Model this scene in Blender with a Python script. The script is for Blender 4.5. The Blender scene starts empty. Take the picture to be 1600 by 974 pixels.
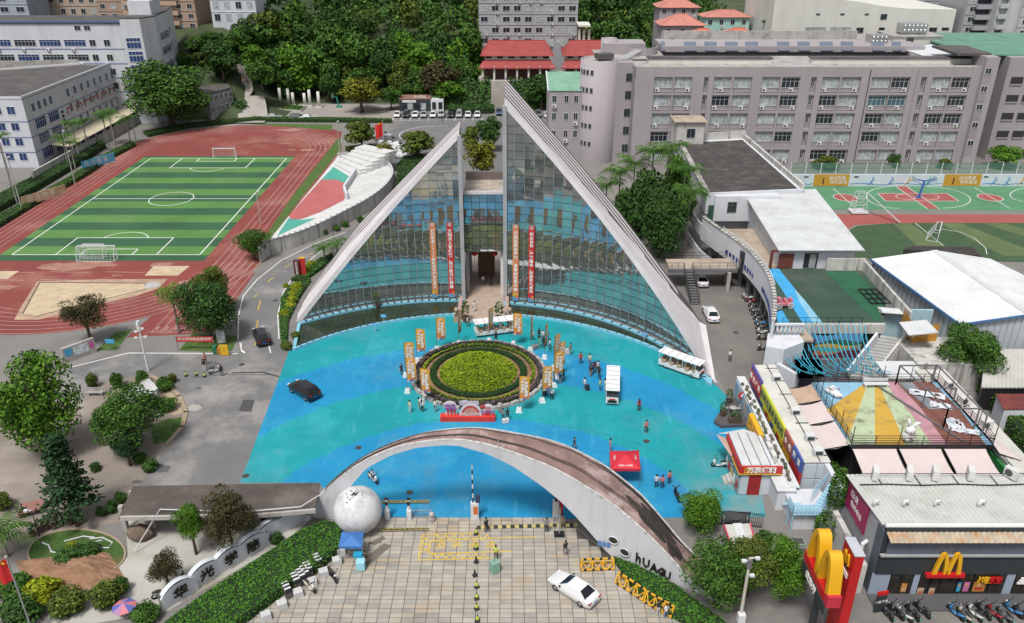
import bpy,bmesh,math,random
import numpy as np
from mathutils import Vector,Matrix
from mathutils.geometry import tessellate_polygon
rnd=random.Random(7)
R=math.radians
S=bpy.context.scene
COL=S.collection
PI=math.pi
# ---------------------------------------------------------------- camera, sky, sun
CAM_H,FPX,PITCH=53.0,1281.0,R(26.2)
cam=bpy.data.objects.new('camera',bpy.data.cameras.new('camera'))
COL.objects.link(cam);S.camera=cam
cam.location=(0,0,CAM_H)
cam.rotation_euler=(R(90)-PITCH,0,0)
cam.data.sensor_width=36;cam.data.lens=36*FPX/1600
cam.data.clip_start=1;cam.data.clip_end=4000
SUN_EL,SUN_AZ=R(62),R(205)
w=bpy.data.worlds.new('World');S.world=w;w.use_nodes=True
nt=w.node_tree;bg=nt.nodes['Background']
sky=nt.nodes.new('ShaderNodeTexSky');sky.sky_type='NISHITA';sky.sun_disc=False
sky.sun_elevation=SUN_EL;sky.sun_rotation=SUN_AZ
sky.air_density=1.0;sky.dust_density=3.0;sky.ozone_density=1.0
hs=nt.nodes.new('ShaderNodeHueSaturation');hs.inputs['Saturation'].default_value=0.28
nt.links.new(sky.outputs[0],hs.inputs['Color']);nt.links.new(hs.outputs[0],bg.inputs[0])
bg.inputs[1].default_value=0.10
sl=bpy.data.lights.new('sun','SUN');sl.energy=2.6;sl.angle=R(13);sl.color=(1,.965,.92)
so=bpy.data.objects.new('sun',sl);COL.objects.link(so)
so.rotation_euler=(R(90)-SUN_EL,0,PI-SUN_AZ)
S.view_settings.view_transform='Standard';S.view_settings.look='None'
S.view_settings.exposure=0.28;S.view_settings.gamma=1
S.render.engine='CYCLES'
S.cycles.max_bounces=6;S.cycles.diffuse_bounces=2;S.cycles.glossy_bounces=3
S.cycles.transparent_max_bounces=4;S.cycles.use_denoising=True
S.cycles.caustics_reflective=False;S.cycles.caustics_refractive=False
# ---------------------------------------------------------------- helpers
_s,_c=math.sin(PITCH),math.cos(PITCH)
def g(u,v,z=0.0):
 a=(u-800)/FPX;b=(v-487)/FPX
 t=(CAM_H-z)/(_s+b*_c)
 return Vector((a*t,(_c-b*_s)*t,z))
def hz(Y,v):
 b=(v-487)/FPX
 return CAM_H-(b*Y*_c+Y*_s)/(_c-b*_s)
def gy(u,v,Y):
 z=hz(Y,v);zc=Y*_c+(CAM_H-z)*_s
 return Vector(((u-800)/FPX*zc,Y,z))
def pix(p):
 zc=p[1]*_c+(CAM_H-p[2])*_s
 return 800+FPX*p[0]/zc,487+FPX*((CAM_H-p[2])*_c-p[1]*_s)/zc
_M={}
def M(name,col=(.5,.5,.5),rough=.8,metal=0.0,var=.12,scale=.6,stain=None,stain_amt=.5,stain_scale=.25,bump=0.0,bscale=8.0,coat=0.0,island=None,spec=.5,streak=False):
 if name in _M:return _M[name]
 m=bpy.data.materials.new(name);m.use_nodes=True;_M[name]=m
 n,l=m.node_tree.nodes,m.node_tree.links
 p=n['Principled BSDF']
 p.inputs['Roughness'].default_value=rough;p.inputs['Metallic'].default_value=metal
 p.inputs['Specular IOR Level'].default_value=spec
 if coat:p.inputs['Coat Weight'].default_value=coat
 m.diffuse_color=(*col,1)
 geo=n.new('ShaderNodeNewGeometry')
 def noise(sc,det=4,rough_=.6):
  t=n.new('ShaderNodeTexNoise');t.inputs['Scale'].default_value=sc
  t.inputs['Detail'].default_value=det;t.inputs['Roughness'].default_value=rough_
  l.new(geo.outputs['Position'],t.inputs['Vector']);return t
 def mix(fac,a,b,mode='MIX'):
  x=n.new('ShaderNodeMix');x.data_type='RGBA';x.blend_type=mode
  for i,v_ in((0,fac),(6,a),(7,b)):
   if hasattr(v_,'node'):l.new(v_,x.inputs[i])
   elif i==0:x.inputs[0].default_value=v_
   else:x.inputs[i].default_value=(*v_,1)if len(v_)==3 else v_
  return x.outputs[2]
 def rmp(src,a,b,ca=(0,0,0,1),cb=(1,1,1,1)):
  r=n.new('ShaderNodeValToRGB');r.color_ramp.elements[0].position=a;r.color_ramp.elements[1].position=b
  r.color_ramp.elements[0].color=ca;r.color_ramp.elements[1].color=cb
  l.new(src,r.inputs[0]);return r.outputs[0]
 c=col
 if island:
  r=n.new('ShaderNodeValToRGB')
  el=r.color_ramp.elements
  while len(el)<len(island):el.new(.5)
  for i,cc in enumerate(island):
   el[i].position=i/(len(island)-1);el[i].color=(*cc,1)
  l.new(geo.outputs['Random Per Island'],r.inputs[0]);c=r.outputs[0]
 if var:
  t=noise(scale,5)
  k1=rmp(t.outputs['Fac'],.3,.72,(1-var,)*3+(1,),(1+var,)*3+(1,))
  c=mix(1.0,c,k1,'MULTIPLY')
 if stain:
  t2=noise(stain_scale,6,.7)
  if streak:
   mp=n.new('ShaderNodeMapping');mp.inputs['Scale'].default_value=(3.5,3.5,.22);l.new(geo.outputs['Position'],mp.inputs[0]);l.new(mp.outputs[0],t2.inputs['Vector'])
  f=rmp(t2.outputs['Fac'],.5,.68)
  mm=n.new('ShaderNodeMath');mm.operation='MULTIPLY';mm.inputs[1].default_value=stain_amt
  l.new(f,mm.inputs[0]);c=mix(mm.outputs[0],c,stain)
 if hasattr(c,'node'):l.new(c,p.inputs['Base Color'])
 else:p.inputs['Base Color'].default_value=(*c,1)
 if bump:
  t3=noise(bscale,4);bn=n.new('ShaderNodeBump');bn.inputs['Strength'].default_value=bump
  bn.inputs['Distance'].default_value=.05
  l.new(t3.outputs['Fac'],bn.inputs['Height']);l.new(bn.outputs[0],p.inputs['Normal'])
 return m
class B:
 def __init__(s):s.v=[];s.f=[];s.m=[];s.k=0
 def mat(s,k):s.k=k;return s
 def _add(s,vs,fs):
  o=len(s.v);s.v+=[tuple(p)for p in vs]
  s.f+=[tuple(i+o for i in f)for f in fs];s.m+=[s.k]*len(fs);return s
 def quad(s,*p):return s._add(p,[tuple(range(len(p)))])
 def box(s,cx,cy,z0,sx,sy,h,rz=0,taper=1.0):
  c_,s_=math.cos(rz),math.sin(rz);P=[]
  for z,k in((z0,1),(z0+h,taper)):
   for x,y in((-1,-1),(1,-1),(1,1),(-1,1)):
    x*=sx/2*k;y*=sy/2*k
    P.append((cx+x*c_-y*s_,cy+x*s_+y*c_,z))
  return s._add(P,[(3,2,1,0),(4,5,6,7),(0,1,5,4),(1,2,6,5),(2,3,7,6),(3,0,4,7)])
 def bar(s,a,b,w,h=None):
  a,b=Vector(a),Vector(b);h=h or w;d=(b-a)
  if d.length<1e-6:return s
  d.normalize();up=Vector((0,0,1))if abs(d.z)<.99 else Vector((0,1,0))
  x=d.cross(up).normalized();y=x.cross(d)
  P=[q+x*(i*w/2)+y*(j*h/2)for q in(a,b)for i,j in((-1,-1),(1,-1),(1,1),(-1,1))]
  return s._add(P,[(3,2,1,0),(4,5,6,7),(0,1,5,4),(1,2,6,5),(2,3,7,6),(3,0,4,7)])
 def prism(s,pts,z0,z1,cap=True):
  n=len(pts)
  ar=sum(pts[i][0]*pts[(i+1)%n][1]-pts[(i+1)%n][0]*pts[i][1]for i in range(n))
  pts=[(p[0],p[1])for p in(pts if ar>0 else pts[::-1])]
  P=[(x,y,z0)for x,y in pts]+[(x,y,z1)for x,y in pts]
  F=[(i,(i+1)%n,n+(i+1)%n,n+i)for i in range(n)]
  if cap:
   T=tessellate_polygon([[Vector((x,y,0))for x,y in pts]])
   for t in T:
    a,b,c=t
    cr=(pts[b][0]-pts[a][0])*(pts[c][1]-pts[a][1])-(pts[b][1]-pts[a][1])*(pts[c][0]-pts[a][0])
    if cr<0:a,c=c,a
    F.append((n+a,n+b,n+c));F.append((c,b,a))
  return s._add(P,F)
 def sheet(s,pts,z=0.0):
  P=[(p[0],p[1],z)for p in pts]
  F=[]
  for a,b,c in tessellate_polygon([[Vector((x,y,0))for x,y,_ in P]]):
   cr=(P[b][0]-P[a][0])*(P[c][1]-P[a][1])-(P[b][1]-P[a][1])*(P[c][0]-P[a][0])
   F.append((a,b,c)if cr>0 else(c,b,a))
  return s._add(P,F)
 def strip(s,pts,w,z):
  L,Q=[],[]
  for i,p in enumerate(pts):
   a=Vector(pts[max(i-1,0)][:2]);b=Vector(pts[min(i+1,len(pts)-1)][:2])
   d=(b-a).normalized();nn=Vector((-d.y,d.x))*w/2;q=Vector(p[:2])
   L.append(q+nn);Q.append(q-nn)
  for i in range(len(pts)-1):
   s.quad((*Q[i],z),(*Q[i+1],z),(*L[i+1],z),(*L[i],z))
  return s
 def wall(s,pts,th,z0,z1):
  for i in range(len(pts)-1):
   a,b=Vector(pts[i][:2]),Vector(pts[i+1][:2])
   d=(b-a);nn=Vector((-d.y,d.x)).normalized()*th/2;e=d.normalized()*th*.25
   s.prism([a-nn-e,b-nn+e,b+nn+e,a+nn-e],z0,z1[i]if isinstance(z1,list)else z1)
  return s
 def tube(s,pts,r,n=8,cap=True):
  pts=[Vector(p)for p in pts];rs=r if isinstance(r,(list,tuple))else[r]*len(pts)
  P,F=[],[]
  d0=(pts[1]-pts[0]).normalized();x=d0.orthogonal().normalized()
  for i,p in enumerate(pts):
   d=(pts[min(i+1,len(pts)-1)]-pts[max(i-1,0)]).normalized()
   x=(x-d*x.dot(d)).normalized();y=d.cross(x)
   for k in range(n):
    a=2*PI*k/n;P.append(p+(x*math.cos(a)+y*math.sin(a))*rs[i])
  for i in range(len(pts)-1):
   for k in range(n):F.append((i*n+k,i*n+(k+1)%n,(i+1)*n+(k+1)%n,(i+1)*n+k))
  if cap:
   F.append(tuple(range(n))[::-1]);F.append(tuple((len(pts)-1)*n+k for k in range(n)))
  return s._add(P,F)
 def lathe(s,prof,n=16,c=(0,0,0),a0=0,a1=2*PI):
  P,F=[],[];full=abs(a1-a0-2*PI)<1e-6;m=n if full else n+1
  for r,z in prof:
   for k in range(m):
    a=a0+(a1-a0)*k/n;P.append((c[0]+r*math.cos(a),c[1]+r*math.sin(a),c[2]+z))
  for i in range(len(prof)-1):
   for k in range(n):
    k2=(k+1)%m;F.append((i*m+k,i*m+k2,(i+1)*m+k2,(i+1)*m+k))
  return s._add(P,F)
 def ball(s,c,rx,ry=None,rz=None,n=10,m=7):
  ry=ry or rx;rz=rz or rx;P,F=[],[]
  for i in range(m+1):
   t=PI*i/m
   for k in range(n):
    a=2*PI*k/n
    P.append((c[0]+rx*math.sin(t)*math.cos(a),c[1]+ry*math.sin(t)*math.sin(a),c[2]-rz*math.cos(t)))
  for i in range(m):
   for k in range(n):F.append((i*n+k,i*n+(k+1)%n,(i+1)*n+(k+1)%n,(i+1)*n+k))
  return s._add(P,F)
 def mesh(s,name,mats,smooth=False):
  me=bpy.data.meshes.new(name);me.from_pydata(s.v,[],s.f)
  for m in(mats if isinstance(mats,(list,tuple))else[mats]):me.materials.append(m)
  if any(s.m):me.polygons.foreach_set('material_index',s.m)
  if smooth:me.polygons.foreach_set('use_smooth',[True]*len(me.polygons))
  me.update();return me
 def ob(s,name,mats,parent=None,smooth=False,kind=None,local=False):
  if parent is not None and not local:
   L=wloc(parent);s.v=[(p[0]-L.x,p[1]-L.y,p[2]-L.z)for p in s.v]
  return put(name,s.mesh(name,mats,smooth),parent,kind=kind)
def wloc(o):
 L=Vector((0,0,0))
 while o is not None:L+=o.location;o=o.parent
 return L
def put(name,me,parent=None,loc=(0,0,0),rz=0,sc=None,kind=None):
 o=bpy.data.objects.new(name,me);COL.objects.link(o)
 if parent is not None:o.parent=parent
 o.location=loc;o.rotation_euler=(0,0,rz)
 if sc:o.scale=sc if isinstance(sc,(tuple,list))else(sc,sc,sc)
 if kind:o['kind']=kind
 return o
def tag(o,label,cat,group=None):
 o['label']=label;o['category']=cat
 if group:o['group']=group
 return o
def thing(name,label,cat,loc=(0,0,0),rz=0,group=None):
 o=bpy.data.objects.new(name,None);COL.objects.link(o);o.empty_display_size=.3
 o.location=loc;o.rotation_euler=(0,0,rz)
 return tag(o,label,cat,group)
KIDS={}
def kids(o):return[c for c in o.children]
def copy_tree(o,parent=None):
 c=o.copy();COL.objects.link(c)
 if parent is not None:c.parent=parent
 for ch in kids(o):copy_tree(ch,c)
 return c
def dup(o,loc,rz=0,label=None,sc=None,group=None):
 c=copy_tree(o);c.location=loc;c.rotation_euler=(0,0,rz)
 if sc:c.scale=sc if isinstance(sc,(tuple,list))else(sc,)*3
 if label:c['label']=label
 if group:c['group']=group
 return c
def recolor(o,old,new):
 for q in[o]+list(o.children_recursive):
  if q.type!='MESH':continue
  for sl_ in q.material_slots:
   if sl_.material==old:sl_.link='OBJECT';sl_.material=new
def text_mesh(txt,size,depth=.02,name='lettering',mat=None,align='CENTER',shear=0,bold=0.0):
 cu=bpy.data.curves.new(name,'FONT');cu.body=txt;cu.size=size;cu.extrude=depth/2
 cu.align_x=align;cu.align_y='CENTER';cu.resolution_u=1;cu.shear=shear;cu.offset=bold
 to=bpy.data.objects.new(name,cu);COL.objects.link(to)
 dg=bpy.context.evaluated_depsgraph_get()
 me=bpy.data.meshes.new_from_object(to.evaluated_get(dg));me.name=name
 bpy.data.objects.remove(to);bpy.data.curves.remove(cu)
 me.materials.clear();me.materials.append(mat);return me
def text(txt,size,origin,right,up,mat,parent=None,depth=.02,name='lettering',sx=1,bold=0.0):
 me=text_mesh(txt,size,depth,name,mat,bold=bold)
 r_=Vector(right).normalized();u_=Vector(up);u_=(u_-r_*u_.dot(r_)).normalized();n_=r_.cross(u_)
 mt=Matrix((r_*sx,u_,n_)).transposed().to_4x4();mt.translation=Vector(origin)
 if parent is not None:mt.translation-=wloc(parent)
 me.transform(mt);return put(name,me,parent)
def lerp(a,b,t):return a+(b-a)*t
def interp(x,xs,ys):return float(np.interp(x,xs,ys))
# ---------------------------------------------------------------- ground
def struct(name,bld,mats,parent=None):
 o=bld.ob(name,mats,parent)
 if parent is None:o['kind']='structure'
 return o
def px(*pts):return[g(u,v)for u,v in pts]
mGround=M('ground_concrete',(.20,.19,.178),.9,var=.2,scale=.12,stain=(.15,.14,.13),stain_amt=.6,stain_scale=.06)
mAsph=M('asphalt',(.15,.15,.152),.9,var=.12,scale=.2,stain=(.215,.205,.19),stain_amt=.5,stain_scale=.09)
mApron=M('worn_asphalt',(.165,.165,.165),.9,var=.15,scale=.15,stain=(.38,.35,.32),stain_amt=.75,stain_scale=.075)
mPave=M('paving_concrete',(.35,.33,.30),.9,var=.15,scale=.15,stain=(.27,.24,.2),stain_amt=.7,stain_scale=.13)
mYard=M('yard_dirt',(.24,.205,.175),.95,var=.25,scale=.15,stain=(.36,.32,.28),stain_amt=.8,stain_scale=.12)
mAlley=M('alley_concrete',(.17,.158,.145),.9,var=.18,scale=.15,stain=(.11,.105,.1),stain_amt=.6,stain_scale=.16)
mSoil=M('soil',(.26,.145,.085),.95,var=.3,scale=1.2,stain=(.38,.25,.16),stain_amt=.6,stain_scale=.8,bump=.6,bscale=3)
mWhite=M('white_paint',(.72,.72,.70),.7,var=.1,scale=2)
mLine=M('worn_white_line',(.52,.40,.37),.8,var=.15,scale=2)
mYellow=M('yellow_paint',(.62,.42,.05),.8,var=.2,scale=2)
mKerb=M('kerb_concrete',(.42,.41,.39),.85,var=.2,scale=1)
mRed=M('track_rubber',(.215,.048,.04),.9,var=.14,scale=.12,stain=(.36,.19,.15),stain_amt=.7,stain_scale=.055)
mSand=M('sand',(.50,.40,.27),.95,var=.15,scale=.7,stain=(.36,.27,.16),stain_amt=.5,stain_scale=.5,bump=.4,bscale=2)
mTurfL=M('turf_light',(.085,.205,.05),.95,var=.16,scale=.12,stain=(.14,.22,.09),stain_amt=.5,stain_scale=.07,bump=.3,bscale=9)
mTurfD=M('turf_dark',(.028,.098,.045),.95,var=.16,scale=.12,stain=(.05,.12,.06),stain_amt=.5,stain_scale=.07,bump=.3,bscale=9)
mGrass=M('grass',(.06,.125,.022),.95,var=.4,scale=1.5,stain=(.14,.12,.05),stain_amt=.5,stain_scale=.35,bump=.8,bscale=7)
mHill=M('hill_soil',(.05,.07,.03),.95,var=.4,scale=.1)
gb=B()
XS=list(range(-420,-160,40))+list(range(-160,80,8))+list(range(80,430,40));YS=[-260,-120,-40,0,40,80,120,160,200,222,229,233,238,244,250,256,263,275,290,310,340,380,450,600,900,1500]
def ground_h(x,y):
 left=21*min(1,max(0,(y-229)/34))*max(0,min(1,(x+150)/24))*max(0,min(1,(-70-x)/12))
 if y<=252:return left
 hill=math.exp(-((x+20)/70)**2)*min(1,(y-252)/75)*22
 return max(left,hill+min(1,(y-252)/200)*6)
P=[(x*(1 if y<300 else 1+(y-300)/500),y,ground_h(x,y))for y in YS for x in XS]
n_=len(XS)
gb._add(P,[(j*n_+i,j*n_+i+1,(j+1)*n_+i+1,(j+1)*n_+i)for j in range(len(YS)-1)for i in range(n_-1)])
gb.m=[1 if YS[k//(n_-1)]>=250 or YS[k//(n_-1)]>=229 and-150<XS[k%(n_-1)]<-64 else 0 for k in range(len(gb.f))]
struct('ground',gb,[mGround,mHill])
road=px((640,318),(590,342),(540,362),(490,381),(440,406),(402,436),(380,462),(373,492),(372,530),(360,553),(270,551),(200,551),(160,557),(112,575),(60,592),(100,640),(160,597),(235,583),(262,597),(285,625),(293,648),(280,672),(258,700),(240,730),(205,772),(380,772),(375,755),(452,548),(438,522),(434,492),(443,456),(464,424),(502,392),(560,366),(640,352))
struct('road',B().sheet(road,.012),mApron)
park=px((598,214),(640,183),(900,176),(905,260),(730,320),(640,352),(610,345),(640,318),(628,262),(600,236))
struct('car_park',B().sheet(park,.016),mAsph)
struct('concrete_court',B().sheet(px((330,196),(395,162),(470,160),(620,165),(628,186),(560,193),(400,190),(340,200)),.008),M('court_concrete',(.31,.285,.26),.9,var=.2,scale=.1,stain=(.26,.22,.19),stain_amt=.6,stain_scale=.08))
struct('side_street',B().sheet(px((335,190),(400,172),(398,166),(350,168),(330,172),(280,200)),.006),mPave)
struct('garden_path',B().sheet(px((0,595),(60,592),(110,640),(160,597),(240,583),(293,648),(262,700),(205,772),(190,815),(100,835),(40,850),(0,880)),.008),mYard)
struct('pavement',B().sheet(px((0,546),(95,545),(112,575),(60,592),(0,596)),.010),mGround)
struct('courtyard',B().sheet(px((195,800),(490,770),(500,800),(440,850),(262,955),(150,974),(80,974),(200,870)),.010),M('courtyard_concrete',(.43,.415,.38),.9,var=.12,scale=.2,stain=(.26,.24,.19),stain_amt=.85,stain_scale=.16))
struct('alley',B().sheet(px((1058,330),(1110,372),(1170,440),(1205,540),(1190,570),(1140,625),(1128,602),(1112,560),(1085,505),(1040,440),(1000,390),(1030,340)),.010),mAlley)
struct('forecourt',B().sheet(px((1075,974),(1150,900),(1250,905),(1380,930),(1600,945),(1700,1100),(1000,1100)),.010),M('forecourt_asphalt',(.17,.16,.15),.9,var=.2,scale=.3,stain=(.3,.27,.24),stain_amt=.6,stain_scale=.2))
struct('street',B().sheet([(-220,-30),(220,-30),(220,38),(-220,38)],.004),M('street_asphalt',(.11,.105,.10),.9,var=.15,scale=.1,stain=(.2,.17,.13),stain_amt=.5,stain_scale=.05))
# --- painted plaza: bands of blue and teal swept round the entrance
def plaza_mat():
 m=bpy.data.materials.new('plaza_paint');m.use_nodes=True
 n,l=m.node_tree.nodes,m.node_tree.links;p=n['Principled BSDF'];p.inputs['Roughness'].default_value=.8;p.inputs['Specular IOR Level'].default_value=.22
 geo=n.new('ShaderNodeNewGeometry')
 def mth(op,a,b=None,c=None):
  x=n.new('ShaderNodeMath');x.operation=op
  for i,q in enumerate((a,b,c)):
   if q is None:continue
   if hasattr(q,'node'):l.new(q,x.inputs[i])
   else:x.inputs[i].default_value=q
  return x.outputs[0]
 def noise(sc,det=5,r_=.65,vec=None):
  t=n.new('ShaderNodeTexNoise');t.inputs['Scale'].default_value=sc;t.inputs['Detail'].default_value=det;t.inputs['Roughness'].default_value=r_
  l.new(vec or geo.outputs['Position'],t.inputs['Vector']);return t.outputs['Fac']
 def rng(src,a,b,t0=0.,t1=1.):
  q=n.new('ShaderNodeMapRange');q.inputs['From Min'].default_value=a;q.inputs['From Max'].default_value=b
  q.inputs['To Min'].default_value=t0;q.inputs['To Max'].default_value=t1;l.new(src,q.inputs[0]);return q.outputs[0]
 def inside(cx,cy,r_):
  v=n.new('ShaderNodeVectorMath');v.operation='DISTANCE';v.inputs[1].default_value=(cx,cy,.02)
  l.new(geo.outputs['Position'],v.inputs[0])
  return rng(mth('ADD',v.outputs['Value'],mth('MULTIPLY',mth('SUBTRACT',noise(.35),.5),1.6)),r_+.25,r_-.25)
 def mix(f,a,b,mode='MIX'):
  x=n.new('ShaderNodeMix');x.data_type='RGBA';x.blend_type=mode
  for i,q in((0,f),(6,a),(7,b)):
   if hasattr(q,'node'):l.new(q,x.inputs[i])
   elif i==0:x.inputs[0].default_value=q
   else:x.inputs[i].default_value=(*q,1)
  return x.outputs[2]
 teal,blue=(.012,.285,.325),(.016,.24,.46)
 c=mix(inside(-5.2,62.3,34.96),teal,blue)
 c=mix(inside(-3.16,57.16,31.36),c,teal)
 c=mix(inside(-3.27,55.9,23.8),c,blue)
 c=mix(1.0,c,mix(rng(noise(.16),.3,.7),(.80,.84,.86),(1.12,1.1,1.08)),'MULTIPLY')
 st=n.new('ShaderNodeMapping');st.inputs['Scale'].default_value=(2.0,.3,1);st.inputs['Rotation'].default_value=(0,0,.5)
 l.new(geo.outputs['Position'],st.inputs[0])
 c=mix(mth('MULTIPLY',rng(noise(.5,6,.7,st.outputs[0]),.55,.8),.35),c,(.16,.50,.66))
 c=mix(mth('MULTIPLY',rng(noise(.055,6,.7),.52,.7),.55),c,(.12,.27,.31))
 c=mix(mth('MULTIPLY',rng(noise(.085,7,.75),.5,.66),.45),c,(.07,.40,.50))
 c=mix(mth('MULTIPLY',rng(noise(.21,7,.8),.60,.74),.4),c,(.24,.33,.35))
 c=mix(mth('MULTIPLY',rng(noise(2.5,6,.8),.62,.8),.3),c,(.30,.45,.5))
 sx=n.new('ShaderNodeSeparateXYZ');l.new(geo.outputs['Position'],sx.inputs[0])
 tyre=mth('MULTIPLY',mth('MULTIPLY',rng(mth('ABSOLUTE',mth('ADD',sx.outputs[0],8.6)),1.3,.3),rng(sx.outputs[1],74,66)),.38)
 c=mix(mth('MULTIPLY',tyre,noise(.4)),c,(.12,.14,.15))
 edge=mth('MULTIPLY',mth('MULTIPLY',rng(sx.outputs[0],16,22),rng(sx.outputs[1],74,66)),rng(noise(.3),.35,.6,0.,.8))
 c=mix(edge,c,(.25,.27,.27))
 l.new(c,p.inputs['Base Color'])
 l.new(rng(noise(.4),.3,.7,.7,.9),p.inputs['Roughness'])
 return m
PC,PR=Vector((-4.87,73.64)),33.0
def arcpts(c,r,a0,a1,n):return[Vector((c[0]+r*math.cos(lerp(a0,a1,i/n)),c[1]+r*math.sin(lerp(a0,a1,i/n))))for i in range(n+1)]
ptA,ptB=g(455,545),g(1122,600)
aA=math.atan2(ptA.y-PC.y,ptA.x-PC.x);aB=math.atan2(ptB.y-PC.y,ptB.x-PC.x)
rimpts=arcpts(PC,PR,aA,aB,48)
plaza=[Vector(p)for p in rimpts]+px((1142,625),(1180,690),(1196,808),(880,811),(590,808),(527,806),(500,755),(375,755),(452,548))
struct('plaza',B().sheet(plaza,.020),plaza_mat())
# --- sports ground
FX0,FX1,FY0,FY1,FC=-85.2,-53.2,129.6,189.6,-69.2
def stadium(cx,hw,y0,y1,n=20):
 P=[]
 for i in range(n+1):
  a=PI*i/n;P.append((cx+hw*math.cos(a),y1+hw*math.sin(a)))
 for i in range(n+1):
  a=PI+PI*i/n;P.append((cx+hw*math.cos(a),y0+hw*math.sin(a)))
 return P
tb=B().sheet(stadium(FC,27.6,128,195,28),.012)
trk=struct('running_track',tb,mRed)
struct('sprint_straight',B().sheet([(-50.3,122),(-41.6,122),(-41.6,101),(-53.0,99.6)],.013),mRed)
struct('track_apron',B().sheet(px((430,197),(500,197),(534,206),(530,232),(470,240)),.0125),mRed)
lb=B()
for k in range(7):
 r_=27.3-1.22*k
 lb.strip(stadium(FC,r_,128,195,36)+[stadium(FC,r_,128,195,36)[0]],.07,.018)
for k in range(7):lb.strip([(-50.2+1.22*k+(0 if k else 0),101.2),(FC+27.3-1.22*(6-k),127)],.06,.0185)
lb.strip([(-50.6,101.2),(-42.6,101.2)],.1,.019)
for yy in(122.3,119.2):
 for x0 in(-84,-75,-66):lb.strip([(x0,yy),(x0+6.5,yy-.3)],.1,.018)
struct('lane_line',lb,mLine,trk)
for k in range(6):
 text(str(k+1),1.5,(-49.8+1.25*k,102.3,.021),(1,0,0),(0,1,0),mLine,trk,.002,'lane_number')
mSandEdge=M('sand_spill',(.40,.27,.19),.95,var=.3,scale=.5)
sb=B().sheet(px((36,490),(62,442),(225,444),(232,452),(170,470),(60,494)),.020)
struct('sand_sector',sb,mSand)
struct('sand_patch',B().sheet(px((22,500),(34,478),(58,440),(150,437),(262,436),(250,450),(215,462),(130,482),(60,500)),.0165),mSandEdge)
struct('sand_pit',B().sheet(px((240,416),(297,416),(278,431),(226,431)),.02),mSand)
struct('sand_pit',B().sheet(px((-40,424),(30,424),(12,436),(-60,436)),.02),mSand)
struct('throwing_circle',B().lathe([(0,.024),(1.15,.024),(1.15,.06),(1.25,.06),(1.25,.02)],24,(*g(238,446).xy,0)),mKerb)
kb=B()
for a,b in(((36,490),(62,442)),((62,442),(228,443)),((230,452),(60,494))):kb.bar(g(*a)+Vector((0,0,.04)),g(*b)+Vector((0,0,.04)),.12,.06)
struct('sector_edge',kb,M('dark_edge',(.05,.05,.05),.9))
fld=thing('football_pitch','striped green football pitch inside the red running track','football pitch',(FC,159,0))
yb=[FY0-2.6,FY0-.2]
ys_=np.linspace(FY0-.2,FY1+.7,16)
fld_b=[B().sheet([(FX0-2,FY0-2.7),(FX1+1.6,FY0-2.7),(FX1+1.6,FY0-.2),(FX0-2,FY0-.2)],.022)]
for i in range(15):fld_b.append(B().sheet([(FX0-2,ys_[i]),(FX1+1.6,ys_[i]),(FX1+1.6,ys_[i+1]),(FX0-2,ys_[i+1])],.022))
fld_b.append(B().sheet([(FX0-2,FY1+.7),(FX1+1.6,FY1+.7),(FX1+1.6,FY1+1.8),(FX0-2,FY1+1.8)],.022))
for i,q in enumerate(fld_b):q.ob('turf_band',mTurfD if i%2==0 else mTurfL,fld)
pl=B();z_=.027;W_=.18
def rect(b,x0,y0,x1,y1):
 for a,c in(((x0,y0),(x1,y0)),((x0,y1),(x1,y1))):b.strip([a,c],W_,z_)
 for a,c in(((x0,y0+W_/2),(x0,y1-W_/2)),((x1,y0+W_/2),(x1,y1-W_/2))):b.strip([a,c],W_,z_)
rect(pl,FX0,FY0,FX1,FY1)
pl.strip([(FX0+.1,159.6),(FX1-.1,159.6)],W_,z_)
pl.strip(arcpts((FC,159.6),4.3,0,2*PI,40),.16,z_+.001)
for y0,sg in((FY0,1),(FY1,-1)):
 for hw,dp in((8.6,8),(4.4,2.6)):
  pl.strip([(FC-hw,y0+sg*.1),(FC-hw,y0+sg*dp)],W_,z_);pl.strip([(FC+hw,y0+sg*.1),(FC+hw,y0+sg*dp)],W_,z_)
  pl.strip([(FC-hw,y0+sg*dp),(FC+hw,y0+sg*dp)],W_,z_+.001)
 pl.strip(arcpts((FC,y0+sg*6.5),4.3,sg*.36,sg*(PI-.36),16),.16,z_+.0015)
pl.ob('pitch_line',M('pitch_line',(.75,.78,.74),.8,var=.06),fld)
for q in(((0,352),(62,318),(135,268),(172,244),(166,240),(128,262),(56,310),(0,342)),((380,193),(520,195),(517,204),(470,200)),((530,214),(534,232),(470,310),(405,400),(398,392),(462,300)),((150,548),(180,520),(206,515),(182,548)),((280,548),(300,522),(372,525),(362,549),(330,550))):
 struct('grass_verge',B().sheet(px(*q),.0205),mGrass)
struct('concrete_verge',B().sheet(px((-10,380),(0,372),(60,342),(118,300),(60,318),(0,335)),.008),mPave)
mCG=M('court_green',(.085,.235,.125),.85,var=.1,scale=.2,stain=(.05,.1,.06),stain_amt=.5,stain_scale=.12)
mCR=M('court_red',(.32,.085,.075),.85,var=.1,scale=.2)
ct=struct('basketball_court',B().sheet(px((1235,290),(1700,288),(1700,330),(1290,328),(1262,305)),.016),mCG)
cl=B()
def cw(x,y):return(x,y)
struct('track_strip',B().sheet(px((1302,345),(1306,335),(1700,336),(1700,346)),.014),mCR)
struct('concrete_strip',B().sheet(px((1290,328),(1700,329),(1700,336.5),(1300,338)),.012),mGround)
t2=B().sheet(px((1305,337),(1700,335.5),(1700,349),(1380,349.5),(1336,352),(1325,358)),.018)
struct('lower_track',t2,mCR)
gA=[(1322,362),(1340,353),(1395,349),(1700,348.5),(1700,412),(1350,405),(1300,410)]
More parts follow.
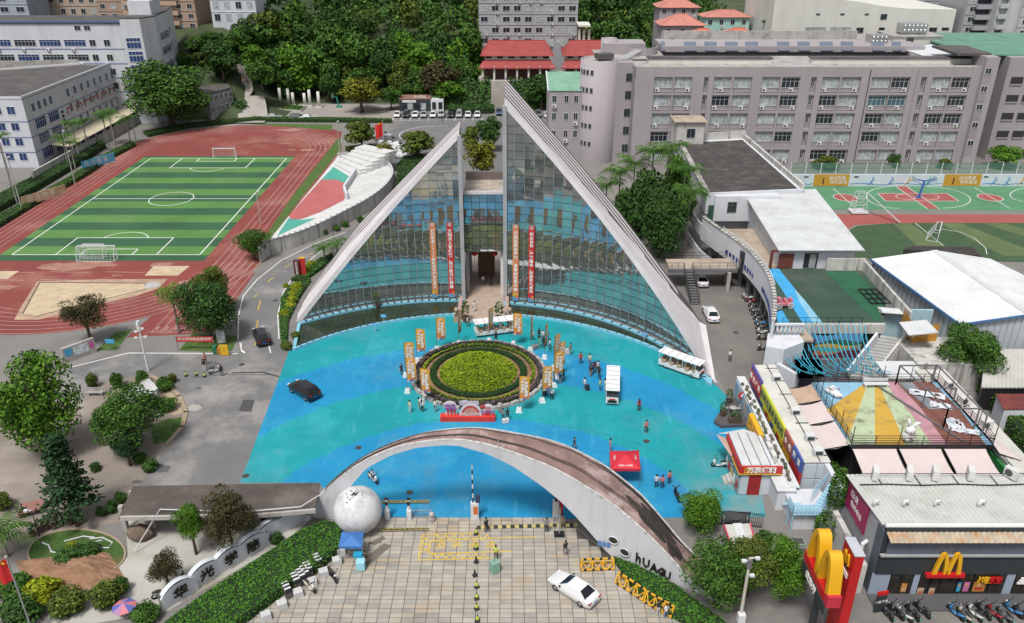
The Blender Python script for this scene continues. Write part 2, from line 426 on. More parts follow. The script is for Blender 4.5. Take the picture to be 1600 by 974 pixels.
f2=struct('practice_field',B().sheet(px(*gA),.022),M('field_dark',(.045,.088,.04),.95,var=.15,scale=.3))
mF2=M('field_light',(.10,.14,.058),.95,var=.15,scale=.3)
for a,b,c,d in((1395,1422,1449,1498),(1468,1502,1568,1630),(1538,1570,1690,1750)):
 B().sheet(px((a,349.5),(b,349.5),(d,400),(c,400)),.026).ob('mown_band',mF2,f2)
fl=B();fl.strip(px((1430,349),(1474,384)),.14,.030)
fl.strip(px((1470,358),(1500,363),(1522,372),(1540,388),(1542,398)),.14,.030)
fl.ob('field_line',M('field_line',(.6,.62,.58),.8),f2)
cx0=g(1430,308)
kr=B().sheet(px((1371,302.5),(1480,302.5),(1498,314.5),(1384,314.5)),.020);kr.ob('key_paint',mCR,ct)
B().sheet(px((1400,292),(1417,292),(1468,327),(1450,327)),.0225).ob('key_paint',mCR,ct)
for u in(1321,1547):
 p_=g(u,309);B().sheet([(p_.x+2.3*math.cos(a*PI/12),p_.y+2.3*math.sin(a*PI/12))for a in range(24)],.0205).ob('centre_circle',mCR,ct)
 cl.strip(arcpts(p_,2.35,0,2*PI,28),.14,.026)
for q in(((1302,295),(1334,323)),((1522,293),(1578,326)),((1371,302.5),(1480,302.5)),((1384,314.5),(1498,314.5)),((1400,292),(1450,327)),((1417,292),(1468,327)),((1480,302.5),(1498,314.5)),((1371,302.5),(1384,314.5))):cl.strip(px(*q),.13,.026)
def pxell(cu,cv,ru,rv,t0,t1,n=24,sk=0):return[g(cu+ru*math.cos(lerp(t0,t1,i/n))+sk*math.sin(lerp(t0,t1,i/n)),cv+rv*math.sin(lerp(t0,t1,i/n)))for i in range(n+1)]
cl.strip(pxell(1400,309,46,17,PI*.5,PI*1.5,24,6),.14,.026);cl.strip(pxell(1460,309,55,16.5,-PI*.5,PI*.5,24,12),.14,.026)
cl.strip(pxell(1415,308,15,4,0,2*PI,24,3),.12,.026);cl.strip(pxell(1452,308,15,4,0,2*PI,24,3),.12,.026)
cl.strip(pxell(1640,305,62,14,PI*.5,PI*1.5),.14,.026)
cl.ob('court_line',mWhite,ct)
rm=B()
for a,b in(((372,553),(200,552)),((200,552),(112,574))):rm.strip(px(a,b),.18,.022)
el=px((436,530),(434,492),(443,456),(464,424),(502,392),(560,366))
rm.strip(el,.16,.022)
rm.strip(px((372,530),(373,492),(380,463),(402,437),(440,407),(490,382),(540,363)),.16,.022)
ar=px((374,536),(377,536),(378,547),(383,550),(383,553),(377,550));rm.sheet(ar,.022)
rm.strip(px((420,540),(423,552)),.15,.022);
for i in range(11):rm.strip(px((614+i*14,185),(614+i*14-2,189)),.12,.022)
rm.strip(px((612,189.3),(756,186)),.14,.022)
rm.strip(pxell(690,212,66,15,PI*.9,PI*1.55,20),.16,.022)
struct('road_marking',rm,mWhite)
ym=B()
for a,b in(((397,465),(402,460)),((403,485),(407,470)),((418,441),(427,434)),((444,419),(456,412)),((480,399),(490,394)),((398,540),(402,528)),((400,515),(403,500))):ym.strip(px(a,b),.15,.022)
for u in(1280,1330):ym.strip(px((u,940),(u-14,974)),.12,.022)
struct('yellow_marking',ym,mYellow)
struct('asphalt_patch',B().sheet(px((380,625),(398,625),(393,644),(373,643)),.016),M('patch',(.07,.07,.07),.95))
struct('cement_spill',B().sheet(px((293,637),(300,632),(312,633),(316,638),(306,643),(296,642)),.016),mPave)
LY=lambda v:262-(v-40)*.22
lane_=[Vector((-72,224,0)),Vector((-72.5,230,0))]+[gy(u,v,LY(v))for u,v in((392,156),(388,135),(384,112),(376,92),(355,80),(325,76),(296,70))];b=B()
for p in lane_:p.z=ground_h(p.x,p.y)
for i in range(len(lane_)-1):
 p,q=lane_[i],lane_[i+1];w_=Vector((4.2,0,0))if i<3 else Vector((.6,2.2,1.2));f=Vector((0,0,.35));b.quad(p-w_+f,p+w_+f,q+w_+f,q-w_+f)
struct('hill_lane',b,mPave)
tm=B();[tm.strip(dn_,w_,.024)for dn_,w_ in((px((470,628),(500,634),(530,640)),.1),(px((545,553),(600,545),(650,538),(720,531)),.1),(px((830,536),(880,545),(930,556)),.1),(px((860,664),(930,675),(1000,694),(1060,722)),.12),(px((700,655),(640,662),(590,676)),.1))];struct('tyre_mark',tm,M('tyre_mark',(.014,.19,.25),.8,var=.3,scale=2))
tm=B();[tm.strip(px(*q),w_,.018)for q,w_ in((((362,583),(410,582),(440,590),(458,602)),.35),(((300,590),(350,586),(420,586)),.14))];struct('skid_mark',tm,M('skid_dark',(.06,.06,.062),.9,var=.3,scale=2))
pb=B()
for k in range(16):
 x,y=rnd.uniform(-40,-14),rnd.uniform(68,104);p_=pix((x,y,0))
 if p_[0]>375-(p_[1]-548)*.37 or p_[1]<560:continue
 r_=rnd.uniform(.25,.9);pb.sheet([(x+r_*math.cos(a*PI/5)*rnd.uniform(.7,1.2)*1.6,y+r_*math.sin(a*PI/5)*rnd.uniform(.7,1.2))for a in range(10)],.0205+.0003*k)
struct('tar_patch',pb,M('tar_patch',(.105,.105,.108),.95,var=.2))
mh=B();[mh.lathe([(0,.024),(.38,.024),(.38,.02)],14,(*g(u,v).xy,0))for u,v in((378,570),(124+260,744),(560,700),(1010,690),(640,770),(430,470),(1150,520))];struct('manhole_cover',mh,M('iron_cover',(.07,.07,.072),.7,.3))
wp=B()
for k in range(26):
 x,y=(rnd.uniform(-96,-45),rnd.uniform(100,126))if k<15 else(rnd.uniform(-62,-44),rnd.uniform(188,218));r_=rnd.uniform(.4,2.2)
 if math.hypot((x-FC),(y-(128 if y<128 else 195)))>26:continue
 wp.sheet([(x+r_*1.8*math.cos(a*PI/6)*rnd.uniform(.6,1.3),y+r_*.7*math.sin(a*PI/6)*rnd.uniform(.6,1.3))for a in range(12)],.0135+.00008*k)
struct('worn_patch',wp,M('track_worn',(.33,.17,.13),.95,var=.35,scale=.7))
# ---------------------------------------------------------------- glass twin-wing hall
mGlass=[]
for i,(cc,r_)in enumerate((((.50,.53,.52),.02),((.43,.47,.46),.03),((.55,.57,.55),.025))):
 mGlass.append(M('coated_glass_%d'%i,cc,r_,.84,var=.12,scale=.25))
mMull=M('silver_mullion',(.38,.40,.41),.5,.4,var=.1,scale=1)
mTran=M('dark_transom',(.06,.07,.075),.5,.3,var=0)
mRoofW=M('white_panel',(.66,.62,.63),.55,var=.1,scale=.3,stain=(.46,.43,.43),stain_amt=.35,stain_scale=.4)
mRoofG=M('mauve_groove',(.10,.082,.088),.7,var=.2,scale=.35)
mSide=M('grey_render',(.34,.33,.33),.85,var=.14,scale=.3)
mBlueRim=M('light_blue_paint',(.20,.48,.62),.6,var=.12,scale=.8)
mWater=M('pool_water',(.022,.036,.018),.04,var=.4,scale=.5,bump=.02,bscale=1.5)
def wing(side):
 if side=='L':
  C,Rr,xo,xi=(-8.505,76.84),34.89,-30.55,-7.25
  k,x0,y0,m_=1.03,-30.6,103.4,.15;nc,rows=22,23
  back=[(-31.3,108),(-30.6,112),(-23.5,118.4),(-12.6,117.1),(-7.25,116.2)]
  root=thing('glass_wing','smaller left wing of the glass hall with a striped sloping roof','building',(-18,110,0),0,'wings of the glass hall')
 else:
  C,Rr,xo,xi=(-4.75,80.32),30.72,25.2,-1.0
  k,x0,y0,m_=-1.04,24.8,88,.12;nc,rows=27,27
  back=[(-1.0,122.0),(9.5,118.8),(15.7,116.1),(22.3,110.5),(26.2,107.2),(27.4,103.5)]
  root=thing('glass_wing','taller right wing of the glass hall with the highest pointed tip','building',(10,106,0),0,'wings of the glass hall')
 pz=lambda x,y:max(0,k*(x-x0)+m_*(y-y0))
 ang=lambda x:math.acos(max(-1,min(1,(x-C[0])/Rr)))
 ao,ai=ang(xo),ang(xi)
 F=lambda t,off=0:Vector((C[0]+(Rr-off)*math.cos(lerp(ao,ai,t)),C[1]+(Rr-off)*math.sin(lerp(ao,ai,t))))
 def top(t):p=F(t);return pz(p.x,p.y)-.55
 ph=1.14;z00=.35;full=[];rest=[]
 zt=lambda t:max(0.0,top(t))
 for i in range(nc):
  t0,t1=i/nc,(i+1)/nc
  a,b=F(t0),F(t1)
  if side=='L':pass
  for j in range(rows):
   zl,zh=z00+j*ph,z00+(j+1)*ph
   ta,tb_=zt(t0),zt(t1)
   if max(ta,tb_)<=zl+.05:continue
   pts=[]
   pts.append((a,zl))if ta>zl else pts.append((a.lerp(b,(zl-ta)/(tb_-ta)),zl))if ta<tb_ else None
   if tb_>zl:pts.append((b,zl))
   else:pts.append((a.lerp(b,(ta-zl)/(ta-tb_)),zl))
   if tb_>=zh:pts.append((b,zh))
   else:
    if tb_>zl:pts.append((b,tb_))
    if ta>zh:pts.append((a.lerp(b,(ta-zh)/(ta-tb_)),zh))
   if ta>=zh:pts.append((a,zh))
   else:
    if tb_>zh:pts.append((a.lerp(b,(zh-ta)/(tb_-ta)),zh))
    if ta>zl:pts.append((a,ta))
   pts=[q for q in pts if q]
   nn=(C[0]-(a.x+b.x)/2,C[1]-(a.y+b.y)/2);L=math.hypot(*nn);nn=(nn[0]/L,nn[1]/L)
   tx,tz=rnd.gauss(0,.0035),rnd.gauss(0,.0035);mx=(a+b)/2
   P3=[]
   for q,z in pts:
    off=tx*((q-mx).x)+tz*(z-(zl+zh)/2)
    P3.append((q.x+nn[0]*off,q.y+nn[1]*off,z))
   (full if len(P3)==4 and min(ta,tb_)>=zh else rest).append((P3,(i*7+j*3+rnd.randrange(2))%3))
 lim=285 if side=='R' else 300
 allp=full+rest
 for P3,mi in allp[:lim]:B().quad(*P3).ob('glass_pane',mGlass[mi],root)
 if allp[lim:]:
  bb=B()
  for P3,mi in allp[lim:]:bb.mat(mi).quad(*P3)
  bb.ob('upper_panes',mGlass,root)['kind']='stuff'
 for i in range(nc+1):
  t=i/nc;z=zt(t)
  if z<.5:continue
  p=F(t,.05);B().bar((p.x,p.y,.2),(p.x,p.y,z),.06,.07).ob('mullion',mMull,root)
 for j in range(rows):
  z=z00+j*ph
  run=[F(i/(nc*2),.03)for i in range(nc*2+1)if zt(i/(nc*2))>z]
  if len(run)<2:continue
  bb=B()
  for i in range(len(run)-1):bb.bar((*run[i],z),(*run[i+1],z),.05,.05)
  bb.ob('transom',mTran,root)
 bb=B();bb.wall([F(i/24,-.1)for i in range(25)],.5,0,.34);bb.ob('plinth',mSide,root)
 bx=np.array([q[0]for q in back]);by=np.array([q[1]for q in back])
 def Bk(x):return float(np.interp(x,bx,by))
 ns,nd=40,14
 def RP(t,d):
  f=F(t);xb=lerp(back[0][0],back[-1][0],t)if side=='L' else lerp(back[-1][0],back[0][0],t)
  if side=='R' and t<.12:q=Vector((27.4-t*9,lerp(91.0,103.5,d)+t*30*d))
  b=Vector((xb,Bk(xb)));p=f.lerp(b,d)
  return Vector((p.x,p.y,max(0.02,k*(p.x-x0)+m_*(p.y-y0))))
 T=[i/ns for i in range(ns+1)]
 bb=B()
 for i in range(ns):
  for j in range(nd):
   a,b,c,d=RP(T[i],j/nd),RP(T[i+1],j/nd),RP(T[i+1],(j+1)/nd),RP(T[i],(j+1)/nd)
   bb.quad(*((a,b,c,d)if side=='L' else(d,c,b,a)))
 for i in range(ns):
  a,b=RP(T[i],1),RP(T[i+1],1);bb.quad(a,b,(b.x,b.y,0),(a.x,a.y,0))if side=='R' else bb.quad(b,a,(a.x,a.y,0),(b.x,b.y,0))
 bb.ob('roof_slab',mRoofG,root)
 def sm(t):return lerp(.62,.10,min(1,t*1.05))if side=='L' else lerp(.95,.13,min(1,t*1.15)**.7)
 bb=B();up=Vector((0,0,.34))
 for i in range(ns):
  a,b=RP(T[i],0),RP(T[i+1],0);c,d=RP(T[i+1],sm(T[i+1])),RP(T[i],sm(T[i]))
  Q=[a+up,b+up,c+up,d+up];bb.quad(*(Q if side=='L' else Q[::-1]))
  lo=Vector((0,0,.62));e=Vector((0,-.12,0))
  Q=[a-lo+e,b-lo+e,b+up,a+up];bb.quad(*(Q if side=='L' else Q[::-1]))
  Q=[d,c,c+up,d+up];bb.quad(*(Q[::-1]if side=='L' else Q))
  f1,f2=F(T[i],-.4),F(T[i+1],-.4)
  bb.quad((f1.x,f1.y,a.z-.62),(f2.x,f2.y,b.z-.62),b-lo+e,a-lo+e)
 a=RP(1,0);c=RP(1,sm(1));bb.quad(a-Vector((0,.12,.62)),a+up,c+up,c-Vector((0,0,.3)))
 bb.ob('fascia',mRoofW,root)
 nr=6
 for r_ in range(nr):
  d0=.16+.84*r_/nr;d1=d0+.84/nr*.46
  ts=0
  for t in T:
   if sm(t)<d0-.03:ts=t;break
  ts=min(.97,ts+rnd.uniform(-.01,.05))
  bb=B();N=24;h=Vector((0,0,.05))
  for i in range(N):
   ta,tb_=lerp(ts,1,i/N),lerp(ts,1,(i+1)/N)
   a,b,c,d=RP(ta,d0),RP(tb_,d0),RP(tb_,d1),RP(ta,d1)
   for Q in([a+h,b+h,c+h,d+h],[a,b,b+h,a+h],[d,d+h,c+h,c]):bb.quad(*(Q if side=='L' else Q[::-1]))
  a,d=RP(ts,d0),RP(ts,d1);bb.quad(a,a+h,d+h,d)
  a,d=RP(1,d0),RP(1,d1);bb.quad(a,d,d+h,a+h)
  bb.ob('roof_rib',mRoofW,root)
 f=F(1);xx=f.x;bb=B();n=10
 ya,yb_=f.y,back[-1][1]if side=='L' else back[0][1]
 for i in range(n):
  y1,y2=lerp(ya,yb_,i/n),lerp(ya,yb_,(i+1)/n)
  bb.quad((xx,y1,0),(xx,y2,0),(xx,y2,pz(xx,y2)),(xx,y1,pz(xx,y1)))
 bb.quad((xx,yb_,0),(xx+(-.1 if side=='L' else.1),yb_,0),(xx,yb_,pz(xx,yb_)))
 bb.ob('gable_wall',mSide,root)
 B().bar((xx,ya-.1,0),(xx,ya-.1,pz(xx,ya)-.3),.55,.5).ob('corner_post',M('post_grey',(.40,.40,.41),.6,.2,var=.08),root)
 return root,F,pz
wingL,FL,pzL=wing('L')
wingR,FR,pzR=wing('R')
lk=thing('link_block','glass fronted link over the passage between the two wings','building',(-4.1,115,0))
x0,x1,yl=-7.0,-1.3,113.0
for i in range(5):
 for j in range(8):
  a,b=lerp(x0,x1,i/5),lerp(x0,x1,(i+1)/5);z0,z1=lerp(7.3,16.1,j/8),lerp(7.3,16.1,(j+1)/8)
  t=rnd.gauss(0,.01)
  B().quad((a,yl+t,z0),(b,yl-t,z0),(b,yl-t,z1),(a,yl+t,z1)).ob('glass_pane',mGlass[(i+j)%3],lk)
bb=B()
for i in range(6):bb.bar((lerp(x0,x1,i/5),yl-.04,7.3),(lerp(x0,x1,i/5),yl-.04,16.1),.06)
for j in range(9):bb.bar((x0,yl-.04,lerp(7.3,16.1,j/8)),(x1,yl-.04,lerp(7.3,16.1,j/8)),.06)
bb.ob('glazing_bar',mTran,lk)
B().box(-4.15,116.6,16.0,5.7,7.0,.16).ob('terrace_floor',M('worn_terrace',(.42,.36,.31),.9,var=.3,scale=1,stain=(.2,.17,.14),stain_amt=.8,stain_scale=.7),lk)
bb=B();bb.box(-4.15,113.15,16.1,5.7,.3,.5);bb.ob('parapet',mRoofW,lk)
B().box(-4.15,120.2,16.1,5.7,.5,1.3).ob('rear_parapet',M('brown_coping',(.17,.14,.13),.7),lk)
B().box(-4.15,116.8,7.25,5.7,7.2,.25).ob('soffit',mSide,lk)
B().box(-4.15,128,0,6.2,22,.05).ob('passage_floor',M('passage_tile',(.36,.30,.26),.6,var=.15,scale=.8),lk)
B().box(-4.1,121.5,0,2.6,2.2,7.2).ob('brick_pier',M('brown_brick',(.16,.105,.065),.9,var=.25,scale=3),lk)
for x in(-6.7,-1.5):B().box(x,118,0,.45,9,7.2).ob('side_wall',mRoofW if x>-3 else mSide,lk)
for i,x in enumerate((-5.6,-2.6)):
 t=thing('red_lantern',('red paper lantern hanging on the left of the passage mouth','red paper lantern hanging on the right of the passage mouth')[i],'lantern',(x,114.2,6.5))
 B().lathe([(.12,-.38),(.42,-.2),(.5,0),(.42,.2),(.12,.38)],12).ob('shade',M('lantern_red',(.42,.02,.02),.6),t,True,local=True)
 B().tube([(0,0,.36),(0,0,.75)],.02,5).tube([(0,0,-.38),(0,0,-1.0)],[.05,.02],5).ob('tassel',M('lantern_red2',(.35,.02,.02),.7),t,local=True)
mTile=M('entry_tile',(.42,.33,.27),.6,var=.15,scale=.8,stain=(.30,.23,.19),stain_amt=.5)
en=B();en.sheet([(-7.3,105.4),(-1.0,105.4),(-1.0,124),(-7.3,124)],.10);struct('entrance_walk',en,mTile)
bb=B()
for i in range(3):bb.box(-4.15,105.2-i*.36,0,6.4,.36,.10-.03*i)
struct('entrance_steps',bb,M('step_stone',(.42,.36,.31),.8,var=.15))
for sx_,nm in((-7.55,'left'),(-.75,'right')):
 bb=B().box(sx_,107.6,0,.55,5.4,1.25);o=bb.ob('cheek_wall',M('pink_granite',(.40,.29,.26),.7,var=.2,scale=3));tag(o,'low pink granite wall on the %s of the entrance walk'%nm,'wall','granite walls of the entrance walk')
def pool(side):
 F=FL if side=='L' else FR
 inner=[F(i/24,.75)for i in range(25)]
 t0,t1=((0.0,.985)if side=='L' else(.03,.985))
 a_in,a_end=(inner[0],Vector((-7.9,106.0)))if side=='L' else(inner[0],Vector((-.4,105.9)))
 aa=math.atan2((106.3 if side=='L' else 106.2)-PC.y,(-7.9 if side=='L' else-.4)-PC.x)
 outer=arcpts(PC,PR-.1,aA if side=='L' else aB+.03,aa,24)
 lab={'L':'shallow green pool under the left glass wing','R':'shallow green pool under the right glass wing'}[side]
 t=thing('reflecting_pool',lab,'pool',(inner[12].x,inner[12].y-3,0),0,'pools at the foot of the glass hall')
 B().sheet([Vector(p)for p in inner]+[Vector(p)for p in outer[::-1]],.13).ob('water',mWater,t)
 gl=B()
 for i in range(1,24):
  a,b=inner[i],outer[i];gl.strip([a,b],.07,.134)
 mid=[inner[i].lerp(outer[i],.5)for i in range(25)];gl.strip(mid,.06,.137)
 gl.ob('pool_grid',M('pool_line_dark',(.008,.012,.008),.3,var=0),t)  # grid of thin dark strips laid just above the water sheet
 bb=B();bb.wall([p+Vector((0,.0))for p in outer],.32,0,.36);bb.ob('outer_rim',mBlueRim,t)
 bb=B();bb.wall(inner,.5,0,.42);bb.ob('inner_rim',mBlueRim,t)
 [B().wall([inner[e],outer[e]],.43,0,.40).ob('end_rim',mBlueRim,t)for e in(0,-1)]
pool('L');pool('R')
mBO=M('banner_orange',(.60,.20,.075),.7,var=.1,scale=.4);mBR=M('banner_red',(.50,.025,.025),.7,var=.1,scale=.4)
mBY=M('banner_yellow',(.62,.38,.05),.7,var=.1);mBB=M('banner_blue',(.08,.28,.52),.7);mTxt=M('print_white',(.82,.80,.76),.7,var=0)
BN=[('L',680.5,348,468,mBO,'热烈欢迎2025级新同学和各位家长','orange vertical banner with white characters on the left glass wing'),('L',706,348,468,mBR,'文明沃土育栋梁，笃行致远铸辉煌','red vertical banner with white characters on the left glass wing'),('R',806,351,472,mBO,'华园砥砺逐梦行，青春绽放奏华章','orange vertical banner with white characters on the right glass wing'),('R',829.5,353,473,mBR,'校企合作、产教融合，创造非凡卓越','red vertical banner with white characters on the right glass wing')]
for sd,u,vt,vb,mm,tx,lab in BN:
 F=FL if sd=='L' else FR
 p=g(u,vb);best=min((abs(pix((*F(i/400,.3),.6))[0]-u),i)for i in range(401))[1]
 q=F(best/400,.3);q2=F(min(1,best/400+.01),.3)
 top_=hz(q.y,vt);dx=(q2-q).normalized();dx=dx if dx.x>0 else-dx
 t=thing('banner',lab,'banner',(q.x,q.y,.6),0,'vertical banners on the glass hall')
 n=Vector((dx.y,-dx.x));H=top_-.6
 bb=B();w_=.44
 def bq(z0,z1,off,k,xa=-w_,xb=w_):
  bb.mat(k);a=q+dx*xa+n*off;b=q+dx*xb+n*off
  bb.quad((*a,z0),(*b,z0),(*b,z1),(*a,z1))
 bq(.6,top_,0,0);bq(.6,.6+H*.10,.01,1);bq(.6,.6+H*.05,.02,2);bq(.6+H*.03,.6+H*.08,.03,3,0,w_)
 bb.ob('cloth',[mm,mBY if mm==mBO else mm,mBB,mBO],t)
 bb=B();a=q+dx*-w_;b=q+dx*w_;bb.bar((*a,top_),(*b,top_),.08);bb.bar((*a,.6),(*b,.6),.08);bb.ob('rail',mMull,t)
 zc_=top_-H*.035;o=q+n*.03
 text('华',.62,(*o,zc_),(*dx,0),(0,0,1),mTxt,t,.01,'emblem')
 nch=len(tx);st=H*.80/nch
 for i,ch in enumerate(tx):
  text(ch,min(.66,st*.95),(*o,top_-H*.085-st*(i+.5)),(*dx,0),(0,0,1),mTxt,t,.01,'character',bold=.012)
  # ---------------------------------------------------------------- crescent gate arch
mArch=M('arch_white',(.56,.57,.60),.6,var=.07,scale=.25,stain=(.42,.42,.44),stain_amt=.4,stain_scale=.3,streak=True)
mShell=M('arch_roof',(.27,.175,.155),.8,var=.25,scale=.6,stain=(.55,.43,.41),stain_amt=.9,stain_scale=.3)
mStain=M('roof_stain',(.045,.036,.033),.9,var=.4,scale=.8)
gate=thing('gate_arch','white crescent gate arch with a broad pinkish curved roof','arch',(-2,60,0))
YFX=[-21,-17,-13,-5,3,9,14.5,20];YFY=[62.6,62.2,61.6,60.6,59.0,57.1,53.7,49.8]
def on_face(u,v):
 y=60.0
 for _ in range(12):
  p=gy(u,v,y);y=interp(p.x,YFX,YFY)
 return gy(u,v,y)
ft=[on_face(u,v)for u,v in((462,818),(475,803),(510,766),(550,732),(590,711),(625,698),(670,690),(717,688),(760,695),(800,708),(860,731),(900,752),(940,778),(975,804),(1007,831),(1030,854),(1052,878),(1078,908),(1100,938))]
fb=[on_face(u,v)for u,v in((528,818),(530,790),(548,760),(572,732),(610,712),(650,700),(690,696),(717,697),(760,709),(800,728),(840,755),(875,783),(900,808),(925,836),(942,856),(955,871))]
def resamp(P,n):
 d=[0]
 for i in range(1,len(P)):d.append(d[-1]+(P[i]-P[i-1]).length)
 out=[]
 for k in range(n+1):
  t=d[-1]*k/n;i=max(j for j in range(len(d))if d[j]<=t+1e-9);i=min(i,len(P)-2)
  out.append(P[i].lerp(P[i+1],(t-d[i])/(d[i+1]-d[i])))
 return out
NA=56
bx_=[p.x for p in ft];bz_=[max(0.0,p.z)for p in ft]
TOP=[]
for i in range(NA+1):
 x=lerp(-20.6,18.2,i/NA);TOP.append(Vector((x,interp(x,YFX,YFY),max(0.0,interp(x,bx_,bz_)))))
bx2=[p.x for p in fb];bz2=[max(0.0,p.z)for p in fb]
def low(x):return 0.0 if x<bx2[0]or x>bx2[-1]else interp(x,bx2,bz2)
for _ in range(3):
 zz=[p.z for p in TOP]
 for i in range(1,NA):TOP[i].z=(zz[i-1]+2*zz[i]+zz[i+1])/4
def wid(x):return interp(x,[-20,-12,-5,0,5,8,12,17],[.5,.9,1.8,3.1,4.7,5.4,5.8,4.8])
bb=B();so_=B();ro=B();edge=B();bk_=B()
for i in range(NA):
 a,b=TOP[i],TOP[i+1];za,zb=min(low(a.x),a.z),min(low(b.x),b.z)
 if b.z<.02 and a.z<.02:continue
 wa,wb=wid(a.x),wid(b.x)
 bb.quad((a.x,a.y,za),(b.x,b.y,zb),(b.x,b.y,b.z),(a.x,a.y,a.z))
 bk_.quad((b.x,b.y+wb,zb*.97),(a.x,a.y+wa,za*.97),(a.x,a.y+wa,a.z),(b.x,b.y+wb,b.z))
 if za>.01 or zb>.01:so_.quad((b.x,b.y,zb),(a.x,a.y,za),(a.x,a.y+wa,za*.97),(b.x,b.y+wb,zb*.97))
 for k in range(6):
  f0,f1=k/6,(k+1)/6;cr=lambda f:.10*math.sin(f*PI)
  ro.quad((a.x,a.y+wa*f0,a.z+cr(f0)+.02),(b.x,b.y+wb*f0,b.z+cr(f0)+.02),(b.x,b.y+wb*f1,b.z+cr(f1)+.02),(a.x,a.y+wa*f1,a.z+cr(f1)+.02))
 edge.bar(a+Vector((0,.06,.06)),b+Vector((0,.06,.06)),.14,.16)
 edge.bar(a+Vector((0,wa-.05,.06)),b+Vector((0,wb-.05,.06)),.12,.16)
bb.ob('front_face',mArch,gate);so_.ob('soffit',mArch,gate);bk_.ob('rear_face',mArch,gate)
ro.ob('roof_shell',mShell,gate,True);edge.ob('roof_kerb',M('kerb_white',(.60,.60,.60),.7,var=.2,scale=3,stain=(.15,.14,.13),stain_amt=.7,stain_scale=2.5),gate)
mCab=M('black_cable',(.02,.02,.02),.6,var=0)
for f,off in((.34,.05),(.40,.05),(.86,.05)):
 P_=[Vector((p.x,p.y+wid(p.x)*(f+.03*math.sin(p.x*1.3)),p.z+.16+off))for p in TOP[4:-2]]
 B().tube(P_,.035,5).ob('cable',mCab,gate)
st=B()
for(xc,fc,lx,lf)in((11.6,.92,2.9,.08),(12.4,.46,1.7,.22),(13.2,.62,1.3,.2),(14.3,.45,.7,.3),(13.6,.85,1.4,.12)):
 ring=[]
 for k in range(22):
  a=2*PI*k/22;r_=1+.22*math.sin(3*a+xc)+.15*math.sin(5*a)
  ring.append((xc+lx*r_*math.cos(a),fc+lf*r_*math.sin(a)))
 def sp(x,f):
  f=max(.03,min(.97,f));x=min(x,16.6);z=interp(x,[p.x for p in TOP],[p.z for p in TOP])
  return(x,interp(x,YFX,YFY)+wid(x)*f,z+.10*math.sin(f*PI)+.05)
 c0=sp(xc,fc)
 for k in range(22):
  for q0,q1 in((0,.5),(.5,1)):
   A=[sp(lerp(xc,ring[j%22][0],q),lerp(fc,ring[j%22][1],q))for q,j in((q0,k),(q1,k),(q1,k+1),(q0,k+1))]
   st.quad(*A)if q0 else st.quad(A[1],A[2],A[3])
st.ob('damp_stain',mStain,gate)
def facept(u,v,off=.05):
 p=on_face(u,v);d=Vector((interp(p.x+.5,YFX,YFY)-interp(p.x-.5,YFX,YFY),0))
 r_=Vector((1,d.x,0)).normalized();n=r_.cross(Vector((0,0,1)));return p+n*off,r_,n
mDark=M('dark_bronze',(.035,.033,.02),.4,.5,var=.3,scale=4)
for u,v in((959,843),(977,862)):
 p,r_,n=facept(u,v,.14);bb=B()
 ring=[p+r_*(.47*math.cos(k*PI/10))+Vector((0,0,.40*math.sin(k*PI/10)))for k in range(20)]
 bb.quad(*ring);bb.ob('round_window',M('dark_opening',(.03,.035,.035),.4),gate)
 B().tube(ring+[ring[0]],.06,6,False).ob('window_ring',mArch,gate)
for ch,u,v,s in(('h',998,872,1.4),('U',1010,880,1.3),('A',1022,887,1.25),('G',1033,893,1.2),('U',1043,899,1.2)):
 p,r_,n=facept(u,v,.08);sl_=Vector((0.30,0,1))
 text(ch,s,p,r_,(0,0,1),mDark,gate,.12,'letter',.8,bold=.03)
p,r_,n=facept(944,850);bb=B()
for k in range(3):bb.quad(*[p+r_*x+Vector((0,0,z))+n*.01 for x,z in((-.6+k*.42,-.28),(-.25+k*.42,-.28),(-.25+k*.42,.28),(-.6+k*.42,.28))])
bb.ob('blue_notice',M('notice_blue',(.10,.22,.48),.6),gate)
B().bar((*TOP[28].xy,TOP[28].z),TOP[28]+Vector((0,.2,1.0)),.06).ob('roof_post',mMull,gate)
sp_=B().ball((0,0,2.25),2.27,n=40,m=26)
o=sp_.ob('stone_ball',M('ball_concrete',(.60,.60,.61),.75,var=.08,scale=1.2,stain=(.22,.21,.21),stain_amt=.55,stain_scale=.8,bump=.3,bscale=4),None,True)
o.location=(-14.5,60.9,0);tag(o,'large weathered white ball at the left foot of the gate arch','sphere')
bb=B()
for k in range(60):
 a=rnd.uniform(0,2*PI);t=abs(rnd.gauss(0,.22));q=Vector((math.sin(t)*math.cos(a),math.sin(t)*math.sin(a)-.2,math.cos(t))).normalized()*2.275
 x=q.orthogonal().normalized();y=q.cross(x).normalized();r_=rnd.uniform(.03,.09)
 bb.quad(*[q+Vector((0,0,2.25))+x*r_*math.cos(j*PI/3)+y*r_*math.sin(j*PI/3)for j in range(6)])
bb.ob('soot_spot',mStain,o,local=True)['kind']='stuff'
